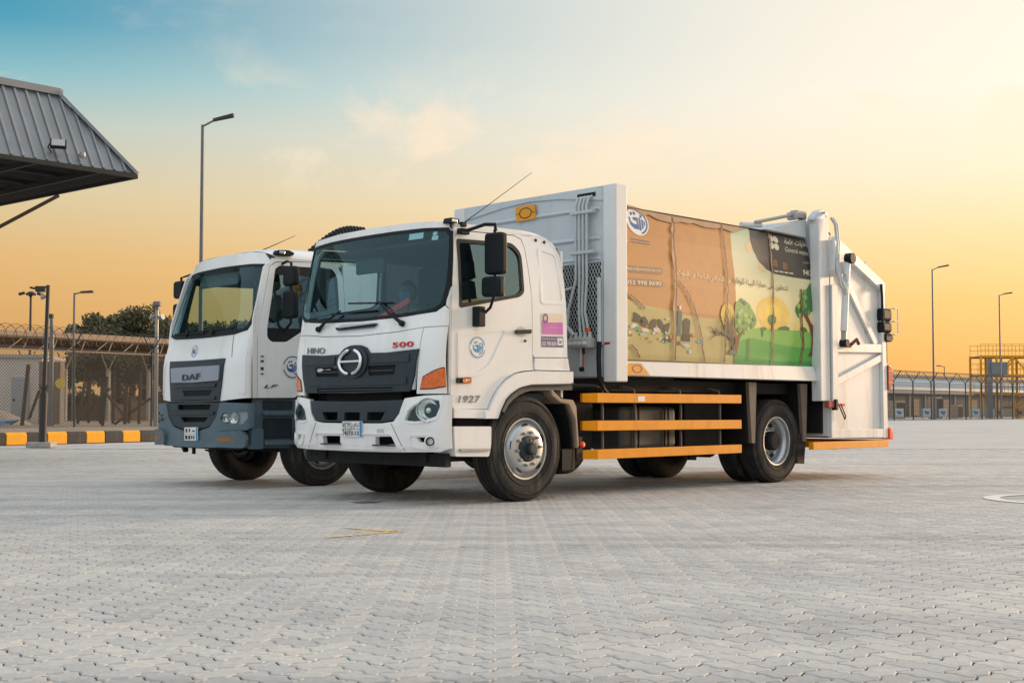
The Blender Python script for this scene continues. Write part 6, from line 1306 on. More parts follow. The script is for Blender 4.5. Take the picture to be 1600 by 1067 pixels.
# trees of the print: crown built from many overlapping leaf clumps
G1, G2, G3 = mp_('leaf_mid', (112, 162, 74)), mp_('leaf_light', (150, 190, 92)), mp_('leaf_dark', (66, 118, 66)); TR = mp_('trunk', (120, 66, 40)); DT = mp_('dead', (52, 40, 34)); YL = mp_('yellow', (206, 176, 60))
def clump(key, n, r0, cols3, off):
    pts = MU[key]; xs = [p[0] for p in pts]; zs = [p[1] for p in pts]; rr = random.Random(len(key) * 7 + n); mural(key, 'print_crown', cols3[0], off, .03)
    from mathutils.geometry import intersect_point_tri_2d
    def inside(x, z):
        c = False; j = len(pts) - 1
        for i in range(len(pts)):
            if (pts[i][1] > z) != (pts[j][1] > z) and x < (pts[j][0] - pts[i][0]) * (z - pts[i][1]) / (pts[j][1] - pts[i][1]) + pts[i][0]: c = not c
            j = i
        return c
    k = 0
    for _ in range(400):
        x, z = rr.uniform(min(xs), max(xs)), rr.uniform(min(zs), max(zs))
        if inside(x, z):
            r_ = rr.uniform(.5, 1) * r0; m_ = cols3[1] if rr.random() < .5 + (z - sum(zs) / len(zs)) * 1.2 else cols3[2]
            mural([(x + r_ * math.cos(a) * (1 + .25 * math.sin(5 * a)), z + .8 * r_ * math.sin(a) * (1 + .25 * math.cos(4 * a))) for a in [i * math.pi / 6 for i in range(12)]], 'print_leaves', m_, off + .001 + .00008 * k); k += 1
        if k >= n: break
mural('yellow', 'print_crown', YL, .010, .04)
clump('crown', 26, .045, (G1, G2, G3), .010); mural('trunk', 'print_trunk', TR, .0135); mural('dead', 'print_dead_tree', DT, .0145)
for a, b2, c_ in (((3.30, 1.76), (3.18, 1.87), (3.12, 1.93)), ((3.24, 1.775), (3.12, 1.76), (3.03, 1.70)), ((3.38, 1.84), (3.33, 1.96), (3.35, 2.06)), ((3.36, 1.80), (3.27, 1.90), (3.22, 1.98)), ((3.43, 1.86), (3.45, 1.98), (3.42, 2.08)), ((3.15, 1.78), (3.06, 1.85), (3.0, 1.86))): mural(stroke([a, b2, c_], [.016, .010, .004]), 'print_dead_tree', DT, .0145)
mural('stree', 'print_crown', G3, .010, .03); mural('strunk', 'print_trunk', TR, .0105); mural('bush1', 'print_crown', G3, .010, .02); mural('bush2', 'print_crown', G3, .010, .02); mural('bush3', 'print_crown', G3, .010, .02)
clump('rcrown', 18, .05, (G3, G1, G2), .010); mural('rtrunk', 'print_trunk', TR, .0135); mural('rocks', 'print_rock', mp_('rock', (96, 110, 112)), .015)
BK = mp_('bag', (38, 36, 34), .2)
for i in range(1, 7): mural('bag%d' % i, 'print_bag', BK, .010, .02)
mural('bin', 'print_bin', BK, .010, .015); mural('man', 'print_figure', mp_('teal', (24, 92, 96)), .010, .008); mural('manhead', 'print_figure', mp_('helmet', (226, 214, 196)), .0105, .008); mural('boot', 'print_litter', TR, .010)
lc = [(212, 206, 196), (60, 160, 120), (196, 210, 200), (206, 196, 186), (190, 70, 50), (206, 120, 60), (206, 120, 60), (186, 196, 196), (150, 176, 186), (180, 196, 206), (200, 190, 170)]
for i in range(11): mural('l%d' % (i + 1), 'print_litter', mp_('litter%s' % 'abcdefghijk'[i], lc[i]), .0105, .012)
rr = random.Random(5)
for i in range(26):
    x, z = rr.uniform(1.55, 2.25), rr.uniform(1.66, 1.80); r_ = rr.uniform(.008, .02); z -= (x - 1.55) * .06
    mural(circle2(x, z, r_ * 1.5, r_, 6), 'print_litter', bpy.data.materials['mural_litter%s' % 'abcdefghijk'[i % 11]], .0115)
PILL = mp_('pill', (142, 104, 66)); CR = mp_('cream', (240, 226, 196), .02)
mural('pill1', 'print_pill', PILL, .007, .01); mural('pill2', 'print_pill', PILL, .007, .01)
def four(k): a = MU[k]; return [a[3], a[2], a[1], a[0]]
def mtext(s, corners, m, off=.0095, bold=.0): return lettering('lettering', s, corners, h_mural, m, side, off, bold=bold)
tm_, tp_ = MU['tmail'], MU['tphone']
mtext('projects@osamaazruq.com', [(1.50, tm_[3][1] + .012), (tm_[2][0], tm_[2][1] + .012), (tm_[1][0], tm_[1][1] - .012), (1.50, tm_[0][1] - .012)], CR, bold=.006)
mtext('055 998 8690', [(1.50, tp_[3][1] + .008), (tp_[2][0], tp_[2][1] + .010), (tp_[1][0], tp_[1][1] - .006), (1.50, tp_[0][1] - .006)], CR, bold=.012)
a1_ = MU['ar1']
# the sentence reads right to left across both halves of the print
TXB = mp_('text_brown', (70, 62, 44)); xr, zr0, zr1 = a1_[0][0], a1_[0][1], a1_[1][1]; xl, zl0, zl1 = a1_[2][0], a1_[2][1], a1_[3][1]
xm = 3.50; f_ = (xm - xl) / (xr - xl); zm0, zm1 = zl0 + (zr0 - zl0) * f_, zl1 + (zr1 - zl1) * f_
mtext(arabic('لنتعاون على حماية البيئة للوقاية'), [(xm + .02, zm0 - .02), (xr, zr0 - .01), (xr, zr1 + .015), (xm + .02, zm1 + .02)], TXB)
mtext(arabic('من الأمراض الناتجة عن التلوث'), [(xl, zl0 - .02), (xm - .03, zm0 - .02), (xm - .03, zm1 + .02), (xl, zl1 + .02)], CR)
mtext(arabic('نفايات عامة'), four('ar2'), CR, bold=.012); mtext('General waste', four('gw'), CR); mtext('940', four('t940'), CR, bold=.012); mtext(arabic('البلديات'), four('tmun'), CR)
dts = MU['dots']; rd = abs(dts[4][0] - dts[0][0])
for i in range(4): mural(circle2(dts[i][0], dts[i][1], rd * 1.05, rd * .82, 16), 'print_icon', CR, .008)
for i, (x, z) in enumerate(((4.50, 2.72), (4.72, 2.70))): mural([(x - .06, z - .04), (x + .06, z - .04), (x + .05, z + .05), (x - .05, z + .05)], 'print_icon', PILL, .008)
for i in range(4): mural([(4.46 + i * .115, 2.615), (4.55 + i * .115, 2.615), (4.55 + i * .115, 2.63), (4.46 + i * .115, 2.63)], 'print_line', CR, .008)
lg = MU['logo']; globe_logo(side, h_mural, lg[0][0], lg[0][1], (lg[2][0] - lg[1][0]) / 2 * .98, base=.007, k=(lg[3][1] - lg[4][1]) / (lg[2][0] - lg[1][0]))
sb_ = MU['sub']
for f0, f1_, w_ in ((.62, .92, .018), (.10, .40, .014)): mural([(sb_[0][0], sb_[3][1] + (sb_[0][1] - sb_[3][1]) * f0), (sb_[1][0], sb_[2][1] + (sb_[1][1] - sb_[2][1]) * f0), (sb_[1][0], sb_[2][1] + (sb_[1][1] - sb_[2][1]) * (f0 + .12)), (sb_[0][0], sb_[3][1] + (sb_[0][1] - sb_[3][1]) * (f0 + .12))], 'print_line', BLUE, .008)
# torn and peeling vinyl along the welds: bare weld strips with dark ragged edges
WELD = mp_('weld', (178, 142, 108), .12); TEAR = mp_('tear', (96, 66, 44), .2)
def rough_line(pts, w, n, rr, jit): 
    out = []
    for i in range(n + 1):
        t = i / n * (len(pts) - 1); k = min(int(t), len(pts) - 2); f = t - k
        out.append((pts[k][0] + (pts[k + 1][0] - pts[k][0]) * f + rr.gauss(0, jit), pts[k][1] + (pts[k + 1][1] - pts[k][1]) * f))
    return stroke(out, [w * rr.uniform(.5, 1.4) for _ in out])
for key, w, wt in (('crk1', .045, .016), ('crk2', .02, .014), ('crk3', .028, .008), ('crk4', .022, .012), ('crk5', .03, .012), ('crk6', .03, .012), ('crk7', .03, .03), ('crk8', .012, .008)):
    mural(rough_line(MU[key], w, 26, rr, .006), 'peeled_strip', WELD, .0155); mural(rough_line([(x + w * .45, z) for x, z in MU[key]], wt, 30, rr, .007), 'torn_edge', TEAR, .0165)
te = MU['topedge']; up_ = [(x, z) for x, z in te]
mural([(x, z + .01) for x, z in up_] + [(x + rr.uniform(-.02, .02), z - rr.uniform(.03, .09)) for x, z in [(te[k][0] + (te[k + 1][0] - te[k][0]) * f, te[k][1] + (te[k + 1][1] - te[k][1]) * f) for k in range(len(te) - 1) for f in (0, .35, .7)]][::-1], 'peeled_strip', WELD, .0155)
mural([(1.50, 1.425), (3.45, 1.432), (3.45, 1.440), (2.5, 1.442), (1.50, 1.436)], 'torn_edge', TEAR, .0165)

# ------------------------------------------------------------------ farther truck
DOX, DOY = -2.265, 14.825
daf = empty('parked_truck', (DOX, DOY, 0), R(43)); daf.scale = (1, .965, 1); tag(daf, 'white truck with blue grey bumper and steps parked behind, left of the refuse truck', 'truck')
def Q(b, name, m, parent=None, **k): return b.build(name, m, parent or daf, **k)
dmir = lambda f: (lambda x, z, o=0.0: (lambda p: (p[0], 2 * DC - p[1], p[2]))(f(x, z, o)))
d_side_far = dmir(d_side)
DX = sorted([DC + s * t_ * 1.03 for t_ in TS for s in (-1, 1)] + [DC + s * t_ * .96 for t_ in TS for s in (-1, 1)]); DZ = frange(1.0, 2.7, 17)
dVR = lambda z: DC - lerp_tab(D_HW, z) + .0008
M2 = lambda L_: [(2 * DC - x, z) for x, z in L_]
hole = [(.345, 1.492), (.69, 1.487), (1.02, 1.485), (1.35, 1.487), (1.695, 1.492), (1.66, 1.22), (1.62, 1.003), (1.02, .995), (.42, 1.003), (.38, 1.22)]
DWS = [(.14, 2.585), (.40, 2.604), (.75, 2.612), (1.02, 2.614), (1.29, 2.612), (1.64, 2.604), (1.90, 2.585), (1.945, 2.50), (1.975, 2.20), (1.985, 1.90), (1.95, 1.815), (1.75, 1.775), (1.35, 1.762), (1.02, 1.760), (.69, 1.762), (.29, 1.775), (.09, 1.815), (.055, 1.90), (.065, 2.20), (.095, 2.50)]
fr_ = [(dVR(1.03), 1.035), (dVR(1.4), 1.4), (dVR(1.75), 1.80), (.055, 1.885), (.085, 1.808), (.29, 1.765), (.69, 1.752), (1.02, 1.750), (1.35, 1.752), (1.75, 1.765), (1.955, 1.808), (1.985, 1.885)] + M2([(dVR(1.75), 1.80), (dVR(1.4), 1.4), (dVR(1.03), 1.035)]) + [(1.62, 1.0), (1.02, .992), (.42, 1.0)]
Q(wrap([(fr_, [hole[:]] if False else [])], d_front, 0, .03, DX, DZ), 'front_panel', WHITE, smooth=30)
Q(wrap([([(.225, 1.50), (.235, 1.50), (.300, 1.756), (.290, 1.756)], [])], d_front, .002, 0, DX, DZ), 'seam', SEAM, fix=False)
gp = Q(wrap([(hole, [roundpoly([(1.29, 1.132), (.57, 1.132), (.63, 1.068), (1.24, 1.062)], .015)])], d_front, .014, .014, DX, DZ), 'grille', SLATE, smooth=28)
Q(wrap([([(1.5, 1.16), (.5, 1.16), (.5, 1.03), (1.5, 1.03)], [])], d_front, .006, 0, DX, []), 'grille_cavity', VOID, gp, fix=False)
sv = Q(wrap([(roundpoly([(1.605, 1.405), (1.02, 1.409), (.41, 1.413), (.425, 1.238), (1.02, 1.222), (1.575, 1.230)], .02), [])], d_front, .034, .02, DX, []), 'badge_panel', mat('silver_blue_panel', (.30, .34, .39), .4, metal=.3, var=.05, vscale=4), gp, bevel=.008)
lettering('lettering', 'DAF', [(1.262, 1.250), (.822, 1.258), (.820, 1.328), (1.262, 1.320)], d_front, DARKBADGE, sv, .036, .008, bold=.02, spacing=1.05)
for z0, z1 in ((1.165, 1.21), (1.02, 1.055)): Q(wrap([(roundpoly([(1.55, z1), (.48, z1), (.50, z0), (1.52, z0)], .012), [])], d_front, .030, .018, DX, []), 'grille_bar', SLATE, gp, bevel=.006)
globe_logo(daf, d_front, 1.10, 1.60, .075, ring=BLUE, base=.004, k=.95)
DWS = roundpoly(DWS, .04)
wsd = Q(wrap([(DWS, [])], d_front, .004, 0, DX, DZ), 'windscreen', GLASS, smooth=40, fix=False)
Q(wrap([(DWS, [inset(DWS, (.035, .06), (DC, 2.2))])], d_front, .008, .012, DX, DZ), 'windscreen_seal', BLACK, wsd, smooth=30)
for s in (0, 1):
    ap = [(dVR(1.80), 1.805), (.050, 1.895), (.060, 2.20), (.090, 2.505), (.135, 2.592), (dVR(2.62) + .03, 2.64), (dVR(2.56), 2.56), (dVR(2.4), 2.4), (dVR(2.2), 2.2), (dVR(2.0), 2.0)]
    Q(wrap([(M2(ap) if s else ap, [])], d_front, 0, .03, DX, DZ), 'windscreen_pillar', WHITE, smooth=30)
    cpn = roundpoly([(.21, 1.485), (.125, 1.575), (.02, 1.60), (.015, 1.07), (.15, 1.12)], .03)
    Q(wrap([(M2(cpn) if s else cpn, [])], d_front, .010, .012, DX, DZ), 'air_deflector', WHITE, bevel=.008)
hdd = [(.135, 2.594), (.40, 2.612), (1.02, 2.622), (1.64, 2.612), (1.905, 2.594)] + M2([(dVR(2.62) + .03, 2.645), (.20, 2.73), (.45, 2.76), (1.02, 2.775)]) + [(.45, 2.76), (.20, 2.73), (dVR(2.62) + .03, 2.645)]
Q(wrap([(hdd, [])], d_front, 0, .03, DX, [2.62, 2.66, 2.7, 2.74]), 'roof_header', WHITE, smooth=40)
for piv, a, b2 in (((1.40, 1.785), (1.75, 1.83), (.95, 1.81)), ((.75, 1.785), (1.15, 1.83), (.30, 1.85))):
    b = MB(); b.tube([Vector(d_front(*piv, .02)), Vector(d_front((a[0] + b2[0]) / 2, a[1] + .01, .035))], .013, 6); w = Q(b, 'wiper', BLACK)
    b = MB(); b.tube([Vector(d_front(a[0] + (b2[0] - a[0]) * t_, a[1] + (b2[1] - a[1]) * t_, .022)) for t_ in frange(0, 1, 5)], .010, 6); b.build('wiper_blade', BLACK, w)
Q(wrap([([(.10, 1.812), (.29, 1.770), (1.02, 1.755), (1.75, 1.770), (1.94, 1.812), (1.75, 1.835), (1.02, 1.815), (.29, 1.835)], [])], d_front, .012, .01, DX, []), 'wiper_tray', BLACK)
# bumper and lamps
DBX = sorted([DC + s * t_ * 1.10 for t_ in TS for s in (-1, 1)]); DBZ = frange(.46, 1.0, 6); dB = DC - 1.099
ug = [(1.66, .985), (.38, .985), (.44, .828), (.585, .715), (.80, .672), (1.02, .665), (1.24, .672), (1.455, .715), (1.60, .828)]
dhl = roundpoly([(.355, .79), (.30, .862), (-.055, .885), (-.06, .81), (-.02, .742), (.20, .738)], .02)
bo2 = [(dB, .975), (.30, .985), (.36, .985), (.42, .828), (.57, .70), (.80, .657), (1.02, .650), (1.24, .657), (1.47, .70), (1.62, .828), (1.68, .985), (1.74, .985)] + M2([(dB, .975), (dB, .700), (-.05, .672), (.36, .660), (.40, .600), (.40, .545)]) + [(1.64, .545), (.40, .545), (.40, .600), (.36, .660), (-.05, .672), (dB, .700)]
bb_ = Q(wrap([(bo2, [dhl, M2(dhl)])], d_bump, 0, .04, DBX, DBZ), 'bumper', BLUEGREY, smooth=30, bevel=.01)
gu = Q(wrap([(ug, [roundpoly([(1.38, .962), (.56, .962), (.60, .90), (1.36, .90)], .012), roundpoly([(1.30, .815), (.62, .815), (.70, .76), (1.22, .755)], .012)])], d_bump, -.01, .03, DBX, DBZ), 'bumper_grille', SLATE, smooth=28)
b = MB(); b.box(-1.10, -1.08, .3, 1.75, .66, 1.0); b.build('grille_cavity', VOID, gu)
Q(wrap([(roundpoly([(1.57, .878), (.47, .878), (.50, .845), (1.54, .845)], .01), [])], d_bump, .006, .02, DBX, []), 'grille_bar', SLATE, gu, bevel=.006)
for s in (0, 1):
    X = (lambda x: 2 * DC - x) if s else (lambda x: x)
    hb = Q(wrap([([(X(x), z) for x, z in dhl], [])], d_bump, -.03, .01, DBX, DBZ), 'headlamp', STEEL, smooth=30); nrm = Vector((-.85, .5 if s else -.5, 0)).normalized()
    for vx, r_ in ((.24, .048), (.10, .062)):
        b = MB(); b.lathe([(r_, .02), (r_ * .75, .0), (r_ * .3, -.02), (.008, -.02)], 20, Vector(d_bump(X(vx), .808, -.02)), nrm, caps='end'); b.build('reflector', CHROME, hb, smooth=50)
    Q(wrap([([(X(x), z) for x, z in dhl], [])], d_bump, .002, 0, DBX, DBZ), 'lens', LENS, hb, smooth=40, fix=False)
    blkp = roundpoly([(.415, .478), (.410, .61), (.365, .655), (-.02, .668), (-.06, .60), (-.05, .47)], .03)
    bk = Q(wrap([([(X(x), z) for x, z in blkp], [])], d_bump, .05, .10, DBX, DBZ), 'bumper_end', BLUEGREY, smooth=30, bevel=.015)
    Q(wrap([([(X(x), z) for x, z in [(.335, .582), (.13, .588), (.04, .560), (.13, .540), (.31, .540)]], [])], d_bump, .052, 0, DBX, []), 'reflector_tape', mat('amber_tape', C(150, 96, 30), .5) if not s else bpy.data.materials['amber_tape'], bk, fix=False)
Q(wrap([([(.40, .548), (.40, .470), (1.02, .462), (1.64, .470), (1.64, .548)], [])], d_bump, .01, .06, DBX, []), 'lower_valance', BLUEGREY, bevel=.01)
pl2 = Q(wrap([([(1.135, .540), (.805, .541), (.808, .700), (1.138, .693)], [])], d_bump, .022, .008, [], []), 'number_plate', PWHITE, bevel=.003)
Q(wrap([([(.845, .542), (.810, .542), (.812, .698), (.847, .697)], [])], d_bump, .024, 0, [], []), 'plate_strip', CYAN, pl2, fix=False)
for (x0, x1, z0, z1) in ((1.11, 1.05, .555, .60), (1.03, .98, .555, .60), (.96, .93, .56, .60), (.91, .88, .56, .60), (1.10, 1.06, .635, .68), (1.02, .99, .64, .68), (.94, .87, .645, .66), (1.13, .855, .618, .621)):
    Q(wrap([([(x0, z0), (x1, z0), (x1, z1), (x0, z1)], [])], d_bump, .0245, 0, [], []), 'plate_mark', PBLACK, pl2, fix=False)
# sides
DD = [(-.875, 1.036), (-.375, 1.042), (-.187, 1.187), (-.10, 1.29), (.30, 1.31), (.34, 1.6), (.34, 2.50), (.28, 2.635), (.10, 2.658), (-.45, 2.632), (-.60, 2.612), (-.68, 2.56), (-.845, 1.93), (-.880, 1.74)]
DW = roundpoly([(-.612, 2.54), (-.54, 2.583), (.20, 2.60), (.26, 2.5), (.26, 2.0), (.0, 1.985), (-.235, 1.845), (-.497, 1.687), (-.700, 1.680), (-.756, 1.735), (-.752, 1.84)], [.03, .03, .05, .05, .05, .04, .03, .03, .05, .03, .03])
DG = [(-.745, 1.842), (-.620, 2.470), (.22, 2.495), (.24, 2.02), (-.01, 2.005), (-.238, 1.850)]
for s, sf in ((0, d_side), (1, d_side_far)):
    nf = 1 if s == 0 else -1
    dr = Q(wrap([(DD, [DW])], sf, 0, .035, frange(-.85, .3, 5), [1.75, 1.95, 2.2, 2.4, 2.6]), 'door', WHITE, smooth=28, bevel=.006)
    Q(wrap([(DW, [DG])], sf, -.004, .02, [], [1.95, 2.2, 2.4]), 'window_surround', BLACK, dr, smooth=30)
    Q(wrap([(DG, [])], sf, -.012, 0, [], [1.95, 2.2, 2.4]), 'window', SIDEGLASS, dr, fix=False)
    Q(wrap([(inset(DD, (.05, .03), (-.3, 1.8)), [inset(DW, (-.02, -.03), (-.25, 2.15))])], sf, -.05, .01, [], [1.95, 2.2, 2.4]), 'door_card', TRIM, dr)
    # strip between the front corner and the door
    Q(wrap([([(-.935, 1.036), (-.883, 1.036), (-.888, 1.74), (-.853, 1.93), (-.688, 2.562), (-.606, 2.620), (-.45, 2.640), (.10, 2.666), (.34, 2.66), (.34, 2.70), (-.3, 2.69), (-.64, 2.66), (-.76, 2.55), (-.93, 1.95), (-.945, 1.75)], [])], sf, 0, .03, frange(-.9, .3, 5), [1.75, 1.95, 2.2, 2.4, 2.6]), 'side_frame', WHITE, smooth=30)
    Q(wrap([([(.348, 1.32), (1.0, 1.32), (1.0, 2.66), (.348, 2.66)], [])], sf, 0, .03, [], [1.75, 1.95, 2.2, 2.4]), 'rear_quarter', WHITE, smooth=30)
    # steps and fender, blue grey
    st_ = Q(wrap([([(-.90, 1.03), (-.37, 1.035), (-.18, 1.18), (-.10, 1.285), (.55, 1.30), (.60, 1.12), (.45, 1.03), (.0, 1.02), (-.15, .95), (-.27, .80), (-.29, .455), (-.93, .465)], [])], sf, -.05, .04, [], []), 'step_panel', BLUEGREY, smooth=30, bevel=.01)
    for z0, z1, o in ((.84, .885, .045), (.50, .548, .06)): Q(wrap([([(-.80, z0), (-.36, z0), (-.36, z1), (-.80, z1)], [])], sf, o, .12, [], []), 'step_tread', BLUEGREY, st_, bevel=.01)
    for z0, z1 in ((.90, 1.01), (.57, .80)): Q(wrap([(roundpoly([(-.78, z0), (-.38, z0), (-.38, z1), (-.78, z1)], .02), [])], sf, -.045, .01, [], []), 'step_recess', SLATE, st_)
    Q(wrap([(roundpoly([(-.97, .455), (-.82, .455), (-.82, .685), (-.97, .69)], .02), [])], sf, .045, .10, [], []), 'corner_fairing', BLUEGREY, st_, bevel=.012)
    a_ = MB(); vv = sf(-.5, 2.5, 0)[1]; k_ = -nf
    a_.tube([(-.52, vv, 2.60), (-.53 - .1 * s, vv + k_ * .12, 2.62), (-.52 - .13 * s, vv + k_ * (.2 + .12 * s), 2.60), (-.51 - .14 * s, vv + k_ * (.2 + .12 * s), 2.1), (-.51 - .1 * s, vv + k_ * .18, 1.9), (-.52, vv + k_ * .0, 1.78)], .016, 8); ar_ = Q(a_, 'mirror_arm', BLACK, smooth=40)
    for z0, z1, u0, u1 in ((2.33, 2.555, -.62, -.39), (1.95, 2.265, -.625, -.37)):
        b = MB(); y0_, y1_ = (vv + k_ * .08, vv + k_ * .33) if s == 0 else (vv + .20, vv + .44); u0 -= .14 * s; b.prism(roundpoly([(min(y0_, y1_), z0), (max(y0_, y1_), z0), (max(y0_, y1_), z1), (min(y0_, y1_), z1)], .05), 'x', u0 + .05, u0 + .14); b.build('mirror', BLACK, ar_, bevel=.03, seg=3)
    wheel(daf, .05, .02 if s == 0 else 2 * DC - .02, .465, .47, .27, .26, nf, 'front')
    wheel(daf, 4.2, .05 if s == 0 else 2 * DC - .05, .465, .47, .27, .26, nf, 'rear', nuts=False)
lettering('lettering', 'LF', [(-.795, 1.148), (-.615, 1.158), (-.605, 1.190), (-.800, 1.183)], d_side, DARKBADGE, daf, .004, .005, bold=.02, shear=.3, spacing=1.1)
globe_logo(daf, d_side, -.412, 1.398, .135, ring=BLUE, base=.004)
for z0, z1 in ((1.49, 1.53), (1.43, 1.48), (1.34, 1.40), (1.29, 1.33)): flat_patch('door_sticker', [(-.845, z0), (-.76, z0), (-.76, z1), (-.845, z1)], d_side, PWHITE, daf, .003); flat_patch('sticker_mark', [(-.84, z0 + .012), (-.80, z0 + .012), (-.80, z1 - .012), (-.84, z1 - .012)], d_side, DARKBADGE, daf, .0045)
b = MB(); V_ = []; rows, cols_ = 12, 22
for i in range(rows + 1):
    w_ = i / rows
    for j in range(cols_ + 1):
        th = -math.pi / 2 + math.pi * j / cols_; t_ = math.copysign(abs(math.sin(th)) ** .75, math.sin(th)); v = DC + .955 * t_
        u0 = d_front(DC + (v - DC) * .98, 2.75)[0] + .01; u = u0 + (1.0 - u0) * w_; A = min(1, max(0, (u - u0) / .4)); A = A * (2 - A) * .33 + .67
        V_.append((u, v, 2.655 + min(.05, .03 * (u + .8)) + .17 * A * max(0, 1 - abs(t_) ** 4) ** .55))
b.add(V_, [(i * (cols_ + 1) + j, i * (cols_ + 1) + j + 1, (i + 1) * (cols_ + 1) + j + 1, (i + 1) * (cols_ + 1) + j) for i in range(rows) for j in range(cols_)]); Q(b, 'cab_roof', WHITE, smooth=60)
b = MB(); b.box(.96, 1.0, .06, 1.98, 1.1, 2.75); Q(b, 'cab_back', WHITE)
b = MB(); b.box(.86, .90, .1, 1.94, 1.1, 2.6).box(-.8, .9, .12, 1.92, 1.05, 1.10).box(-.6, .88, .12, 1.92, 2.60, 2.63); Q(b, 'cab_lining', TRIM)
b = MB(); b.prism([(-.96, 1.3), (-.96, 1.76), (-.80, 1.83), (-.52, 1.78), (-.5, 1.45)], 'y', .10, 1.94); Q(b, 'dashboard', TRIM, bevel=.03)
for v in (.20, 1.25):
    b = MB(); b.box(-.15, .4, v, v + .52, 1.2, 1.55); s_ = Q(b, 'seat', TRIM, bevel=.05); b = MB(); b.hexa([(.3, v, 1.5), (.3, v + .52, 1.5), (.48, v + .52, 1.5), (.48, v, 1.5)], [(.42, v + .04, 2.2), (.42, v + .48, 2.2), (.56, v + .48, 2.2), (.56, v + .04, 2.2)]); b.build('seat_back', TRIM, s_, bevel=.04)
b = MB(); cw = Vector((-.42, .46, 1.86)); axw = Vector((.7, 0, .7)); a2 = axw.cross(Vector((0, 1, 0)))
b.tube([cw + (Vector((0, 1, 0)) * math.cos(k * math.pi / 12) + a2 * math.sin(k * math.pi / 12)) * .21 for k in range(25)], .016, 8); b.tube([cw - Vector((0, .2, 0)), cw + Vector((0, .2, 0))], .016, 6); Q(b, 'steering_wheel', BLACK)
b = MB(); b.prism([(-.62, 2.58), (-.64, 2.42), (-.60, 2.42), (-.58, 2.58)], 'y', .9, 1.85); Q(b, 'sun_visor', mat('visor_grey', (.20, .22, .22), .8), bevel=.02)
b = MB(); b.tube([(-.40, 1.0, 2.80), (-.15, 1.0, 2.91), (.25, 1.0, 3.10)], [.010, .006, .003], 6); Q(b, 'antenna', BLACK)
b = MB(); b.prism(roundpoly([(-.62, 2.70), (-.40, 2.70), (-.37, 2.735), (-.45, 2.765), (-.60, 2.755)], .02), 'y', .015, .12); mk = Q(b, 'marker_lamp', BLACK, bevel=.012)
b = MB(); b.box(-.585, -.51, .008, .03, 2.715, 2.745); b.build('lens', CHROME, mk, bevel=.005)
b = MB(); pts = [(.44 + .85 * t_, .95, 2.88 + .37 * math.sin(min(1, t_ * 1.25) * math.pi / 2)) for t_ in frange(0, 1, 34)]
b.tube(pts, [.062 if i % 2 else .048 for i in range(len(pts))], 10); Q(b, 'intake_hose', BLACK)
for v in (.60, 1.36): b = MB(); b.box(-.8, 5.2, v, v + .08, .72, .98); Q(b, 'frame_rail', CHASSIS)
b = MB(); b.box(-.02, .12, .25, 1.79, .38, .50); Q(b, 'front_axle', CHASSIS, bevel=.02)
b = MB(); b.box(-.95, .9, .55, 1.5, .50, 1.05).box(-1.0, -.9, .2, 1.85, .44, .6); Q(b, 'engine', CHASSIS, bevel=.03)
b = MB(); b.tube([(-.95, .8, .42), (-.9, .95, .40), (-.9, 1.15, .42)], .012, 6); Q(b, 'under_hose', CHASSIS)
for p, q, w in (((-.95, 1.35, .45), (-.95, 1.35, .37), .03), ((-.95, 1.6, .45), (-.95, 1.55, .40), .06)): b = MB(); b.beam(p, q, w, .04); Q(b, 'under_bracket', CHASSIS)
b = MB(); b.box(1.25, 5.6, 0.0, 2.04, 1.0, 2.85); bd2 = Q(b, 'load_body', WHITE2, bevel=.02)
for i in range(6): b = MB(); b.box(1.4 + i * .78, 1.5 + i * .78, -.04, -.002, 1.0, 2.84); b.build('body_rib', WHITE2, bd2)

# ------------------------------------------------------------------ person seated in the nearer cab, seen through the windscreen
pr = empty('person', (.106, 12.263, 0), YAW); tag(pr, 'person with a blue face mask sitting behind the refuse truck windscreen', 'person')
def skin_mesh(name, pts, edges, rad, m, parent, sub=2):
    me = bpy.data.meshes.new(name); me.from_pydata(pts, edges, []); o = bpy.data.objects.new(name, me); col.objects.link(o); o.parent = parent; me.materials.append(m)
    sk = o.modifiers.new('skin', 'SKIN')
    if not me.skin_vertices: 
        bm = bmesh.new(); bm.from_mesh(me); bm.verts.layers.skin.verify(); bm.to_mesh(me); bm.free()
    for i, r_ in enumerate(rad): me.skin_vertices[0].data[i].radius = (r_, r_) if not isinstance(r_, tuple) else r_
    me.skin_vertices[0].data[0].use_root = True
    sk.use_smooth_shade = True; o.modifiers.new('sub', 'SUBSURF').levels = sub; o.modifiers['sub'].render_levels = sub; return o
PX, PV = .05, 1.74
SKIN = mat('skin', (.30, .17, .11), .6); CLOTH = mat('work_shirt', (.16, .18, .14), .9, var=.2, vscale=8); MASK = mat('face_mask', C(88, 158, 186), .8); HAIR = mat('hair', (.015, .012, .010), .6)
J = [(0, 0, 1.50), (.03, 0, 1.68), (.02, 0, 1.90), (-.01, 0, 1.97), (0, -.19, 1.87), (-.06, -.25, 1.66), (-.27, -.16, 1.56), (-.36, -.12, 1.55), (0, .19, 1.87), (-.06, .25, 1.66), (-.27, .16, 1.56), (-.36, .12, 1.55), (-.02, -.10, 1.50), (-.42, -.11, 1.50), (-.50, -.11, 1.16), (-.02, .10, 1.50), (-.42, .11, 1.50), (-.50, .11, 1.16)]
E_ = [(0, 1), (1, 2), (2, 3), (2, 4), (4, 5), (5, 6), (6, 7), (2, 8), (8, 9), (9, 10), (10, 11), (0, 12), (12, 13), (13, 14), (0, 15), (15, 16), (16, 17)]
rd_ = [.14, .145, .10, .055, .065, .048, .036, .03, .065, .048, .036, .03, .09, .07, .05, .09, .07, .05]
skin_mesh('body', [(PX + x, PV + y, z + .06) for x, y, z in J], E_, rd_, CLOTH, pr)
hc = Vector((PX - .035, PV, 2.165)); b = MB(); V_, F_ = [], []
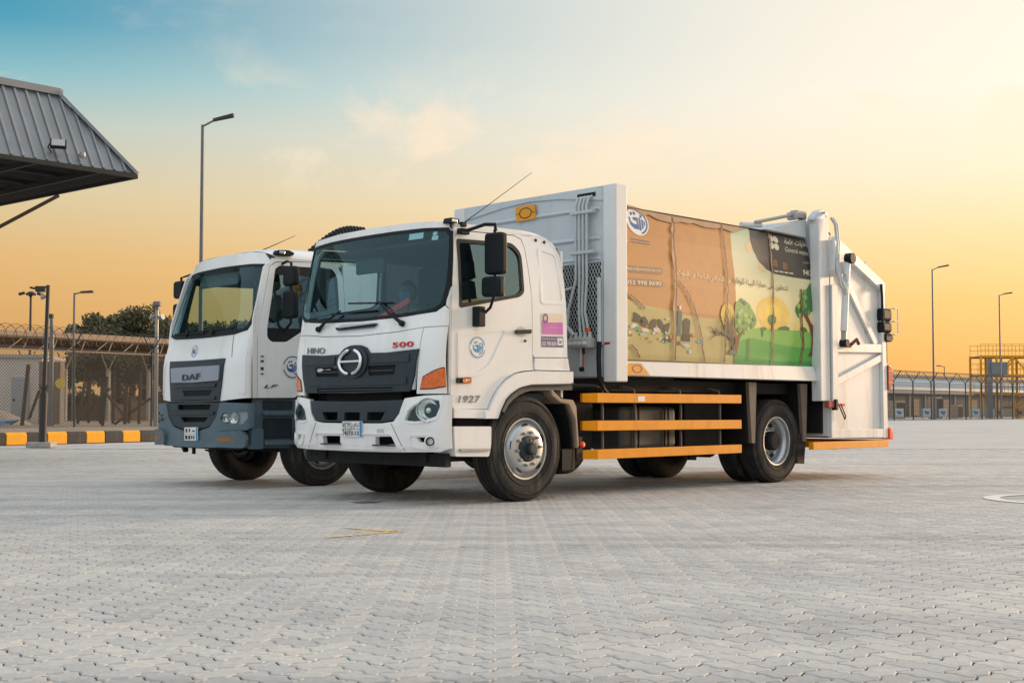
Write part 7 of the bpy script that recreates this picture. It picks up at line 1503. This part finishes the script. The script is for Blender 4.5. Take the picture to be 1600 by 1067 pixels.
for i in range(13):
    ph = math.pi * i / 12
    for j in range(20):
        th = 2 * math.pi * j / 20; x, y, z = math.sin(ph) * math.cos(th), math.sin(ph) * math.sin(th), math.cos(ph)
        w_ = .078 if z > -.2 else .078 * (1 - .35 * (-z - .2)); d_ = .098
        px = x * d_ - (.018 * math.exp(-((z + .12) / .22) ** 2) * max(0, -x) ** 12 * 1.2) ; V_.append(hc + Vector((px, y * w_, z * .122)))
for i in range(12):
    for j in range(20): F_.append((i * 20 + j, i * 20 + (j + 1) % 20, (i + 1) * 20 + (j + 1) % 20, (i + 1) * 20 + j))
b.add(V_, F_); b.build('head', SKIN, pr, smooth=80)
b = MB(); b.add([hc + (v - hc) * 1.06 + Vector((.012, 0, .01)) for v in V_], [f for f in F_ if sum(V_[i].z for i in f) / 4 > hc.z + .055 or (sum(V_[i].x for i in f) / 4 > hc.x + .03 and sum(V_[i].z for i in f) / 4 > hc.z - .05)]); b.build('hair', HAIR, pr, smooth=80, fix=False)
b = MB(); b.add([hc + (v - hc) * 1.09 for v in V_], [f for f in F_ if -.12 < sum(V_[i].z for i in f) / 4 - hc.z < -.012 and sum(V_[i].x for i in f) / 4 < hc.x - .02]); b.build('face_mask', MASK, pr, smooth=80, fix=False)
for s in (-1, 1):
    b = MB(); b.lathe([(.012, 0), (.010, .008), (.003, .011)], 10, hc + Vector((-.088, s * .030, .012)), (-1, 0, 0)); b.build('eye', mat('eye_dark', (.02, .018, .016), .3) if s == -1 else bpy.data.materials['eye_dark'], pr)
    b = MB(); b.lathe([(.022, -.006), (.024, .0), (.012, .008)], 10, hc + Vector((.005, s * .078, -.005)), (0, s, 0)); b.build('ear', SKIN, pr, smooth=60)
# folded red warning triangle lying on the dashboard
b = MB()
for p, q in (((-.80, .78, 1.97), (-.72, 1.35, 1.815)), ((-.80, .78, 1.97), (-.66, .98, 1.82)), ((-.72, 1.35, 1.815), (-.66, .98, 1.82))): b.beam(p, q, .02, .06)
wt = b.build('warning_triangle', mat('triangle_red', C(225, 60, 50), .45)); wt.location = (.106, 12.263, 0); wt.rotation_euler = (0, 0, YAW); tag(wt, 'red warning triangle lying on the refuse truck dashboard', 'triangle')
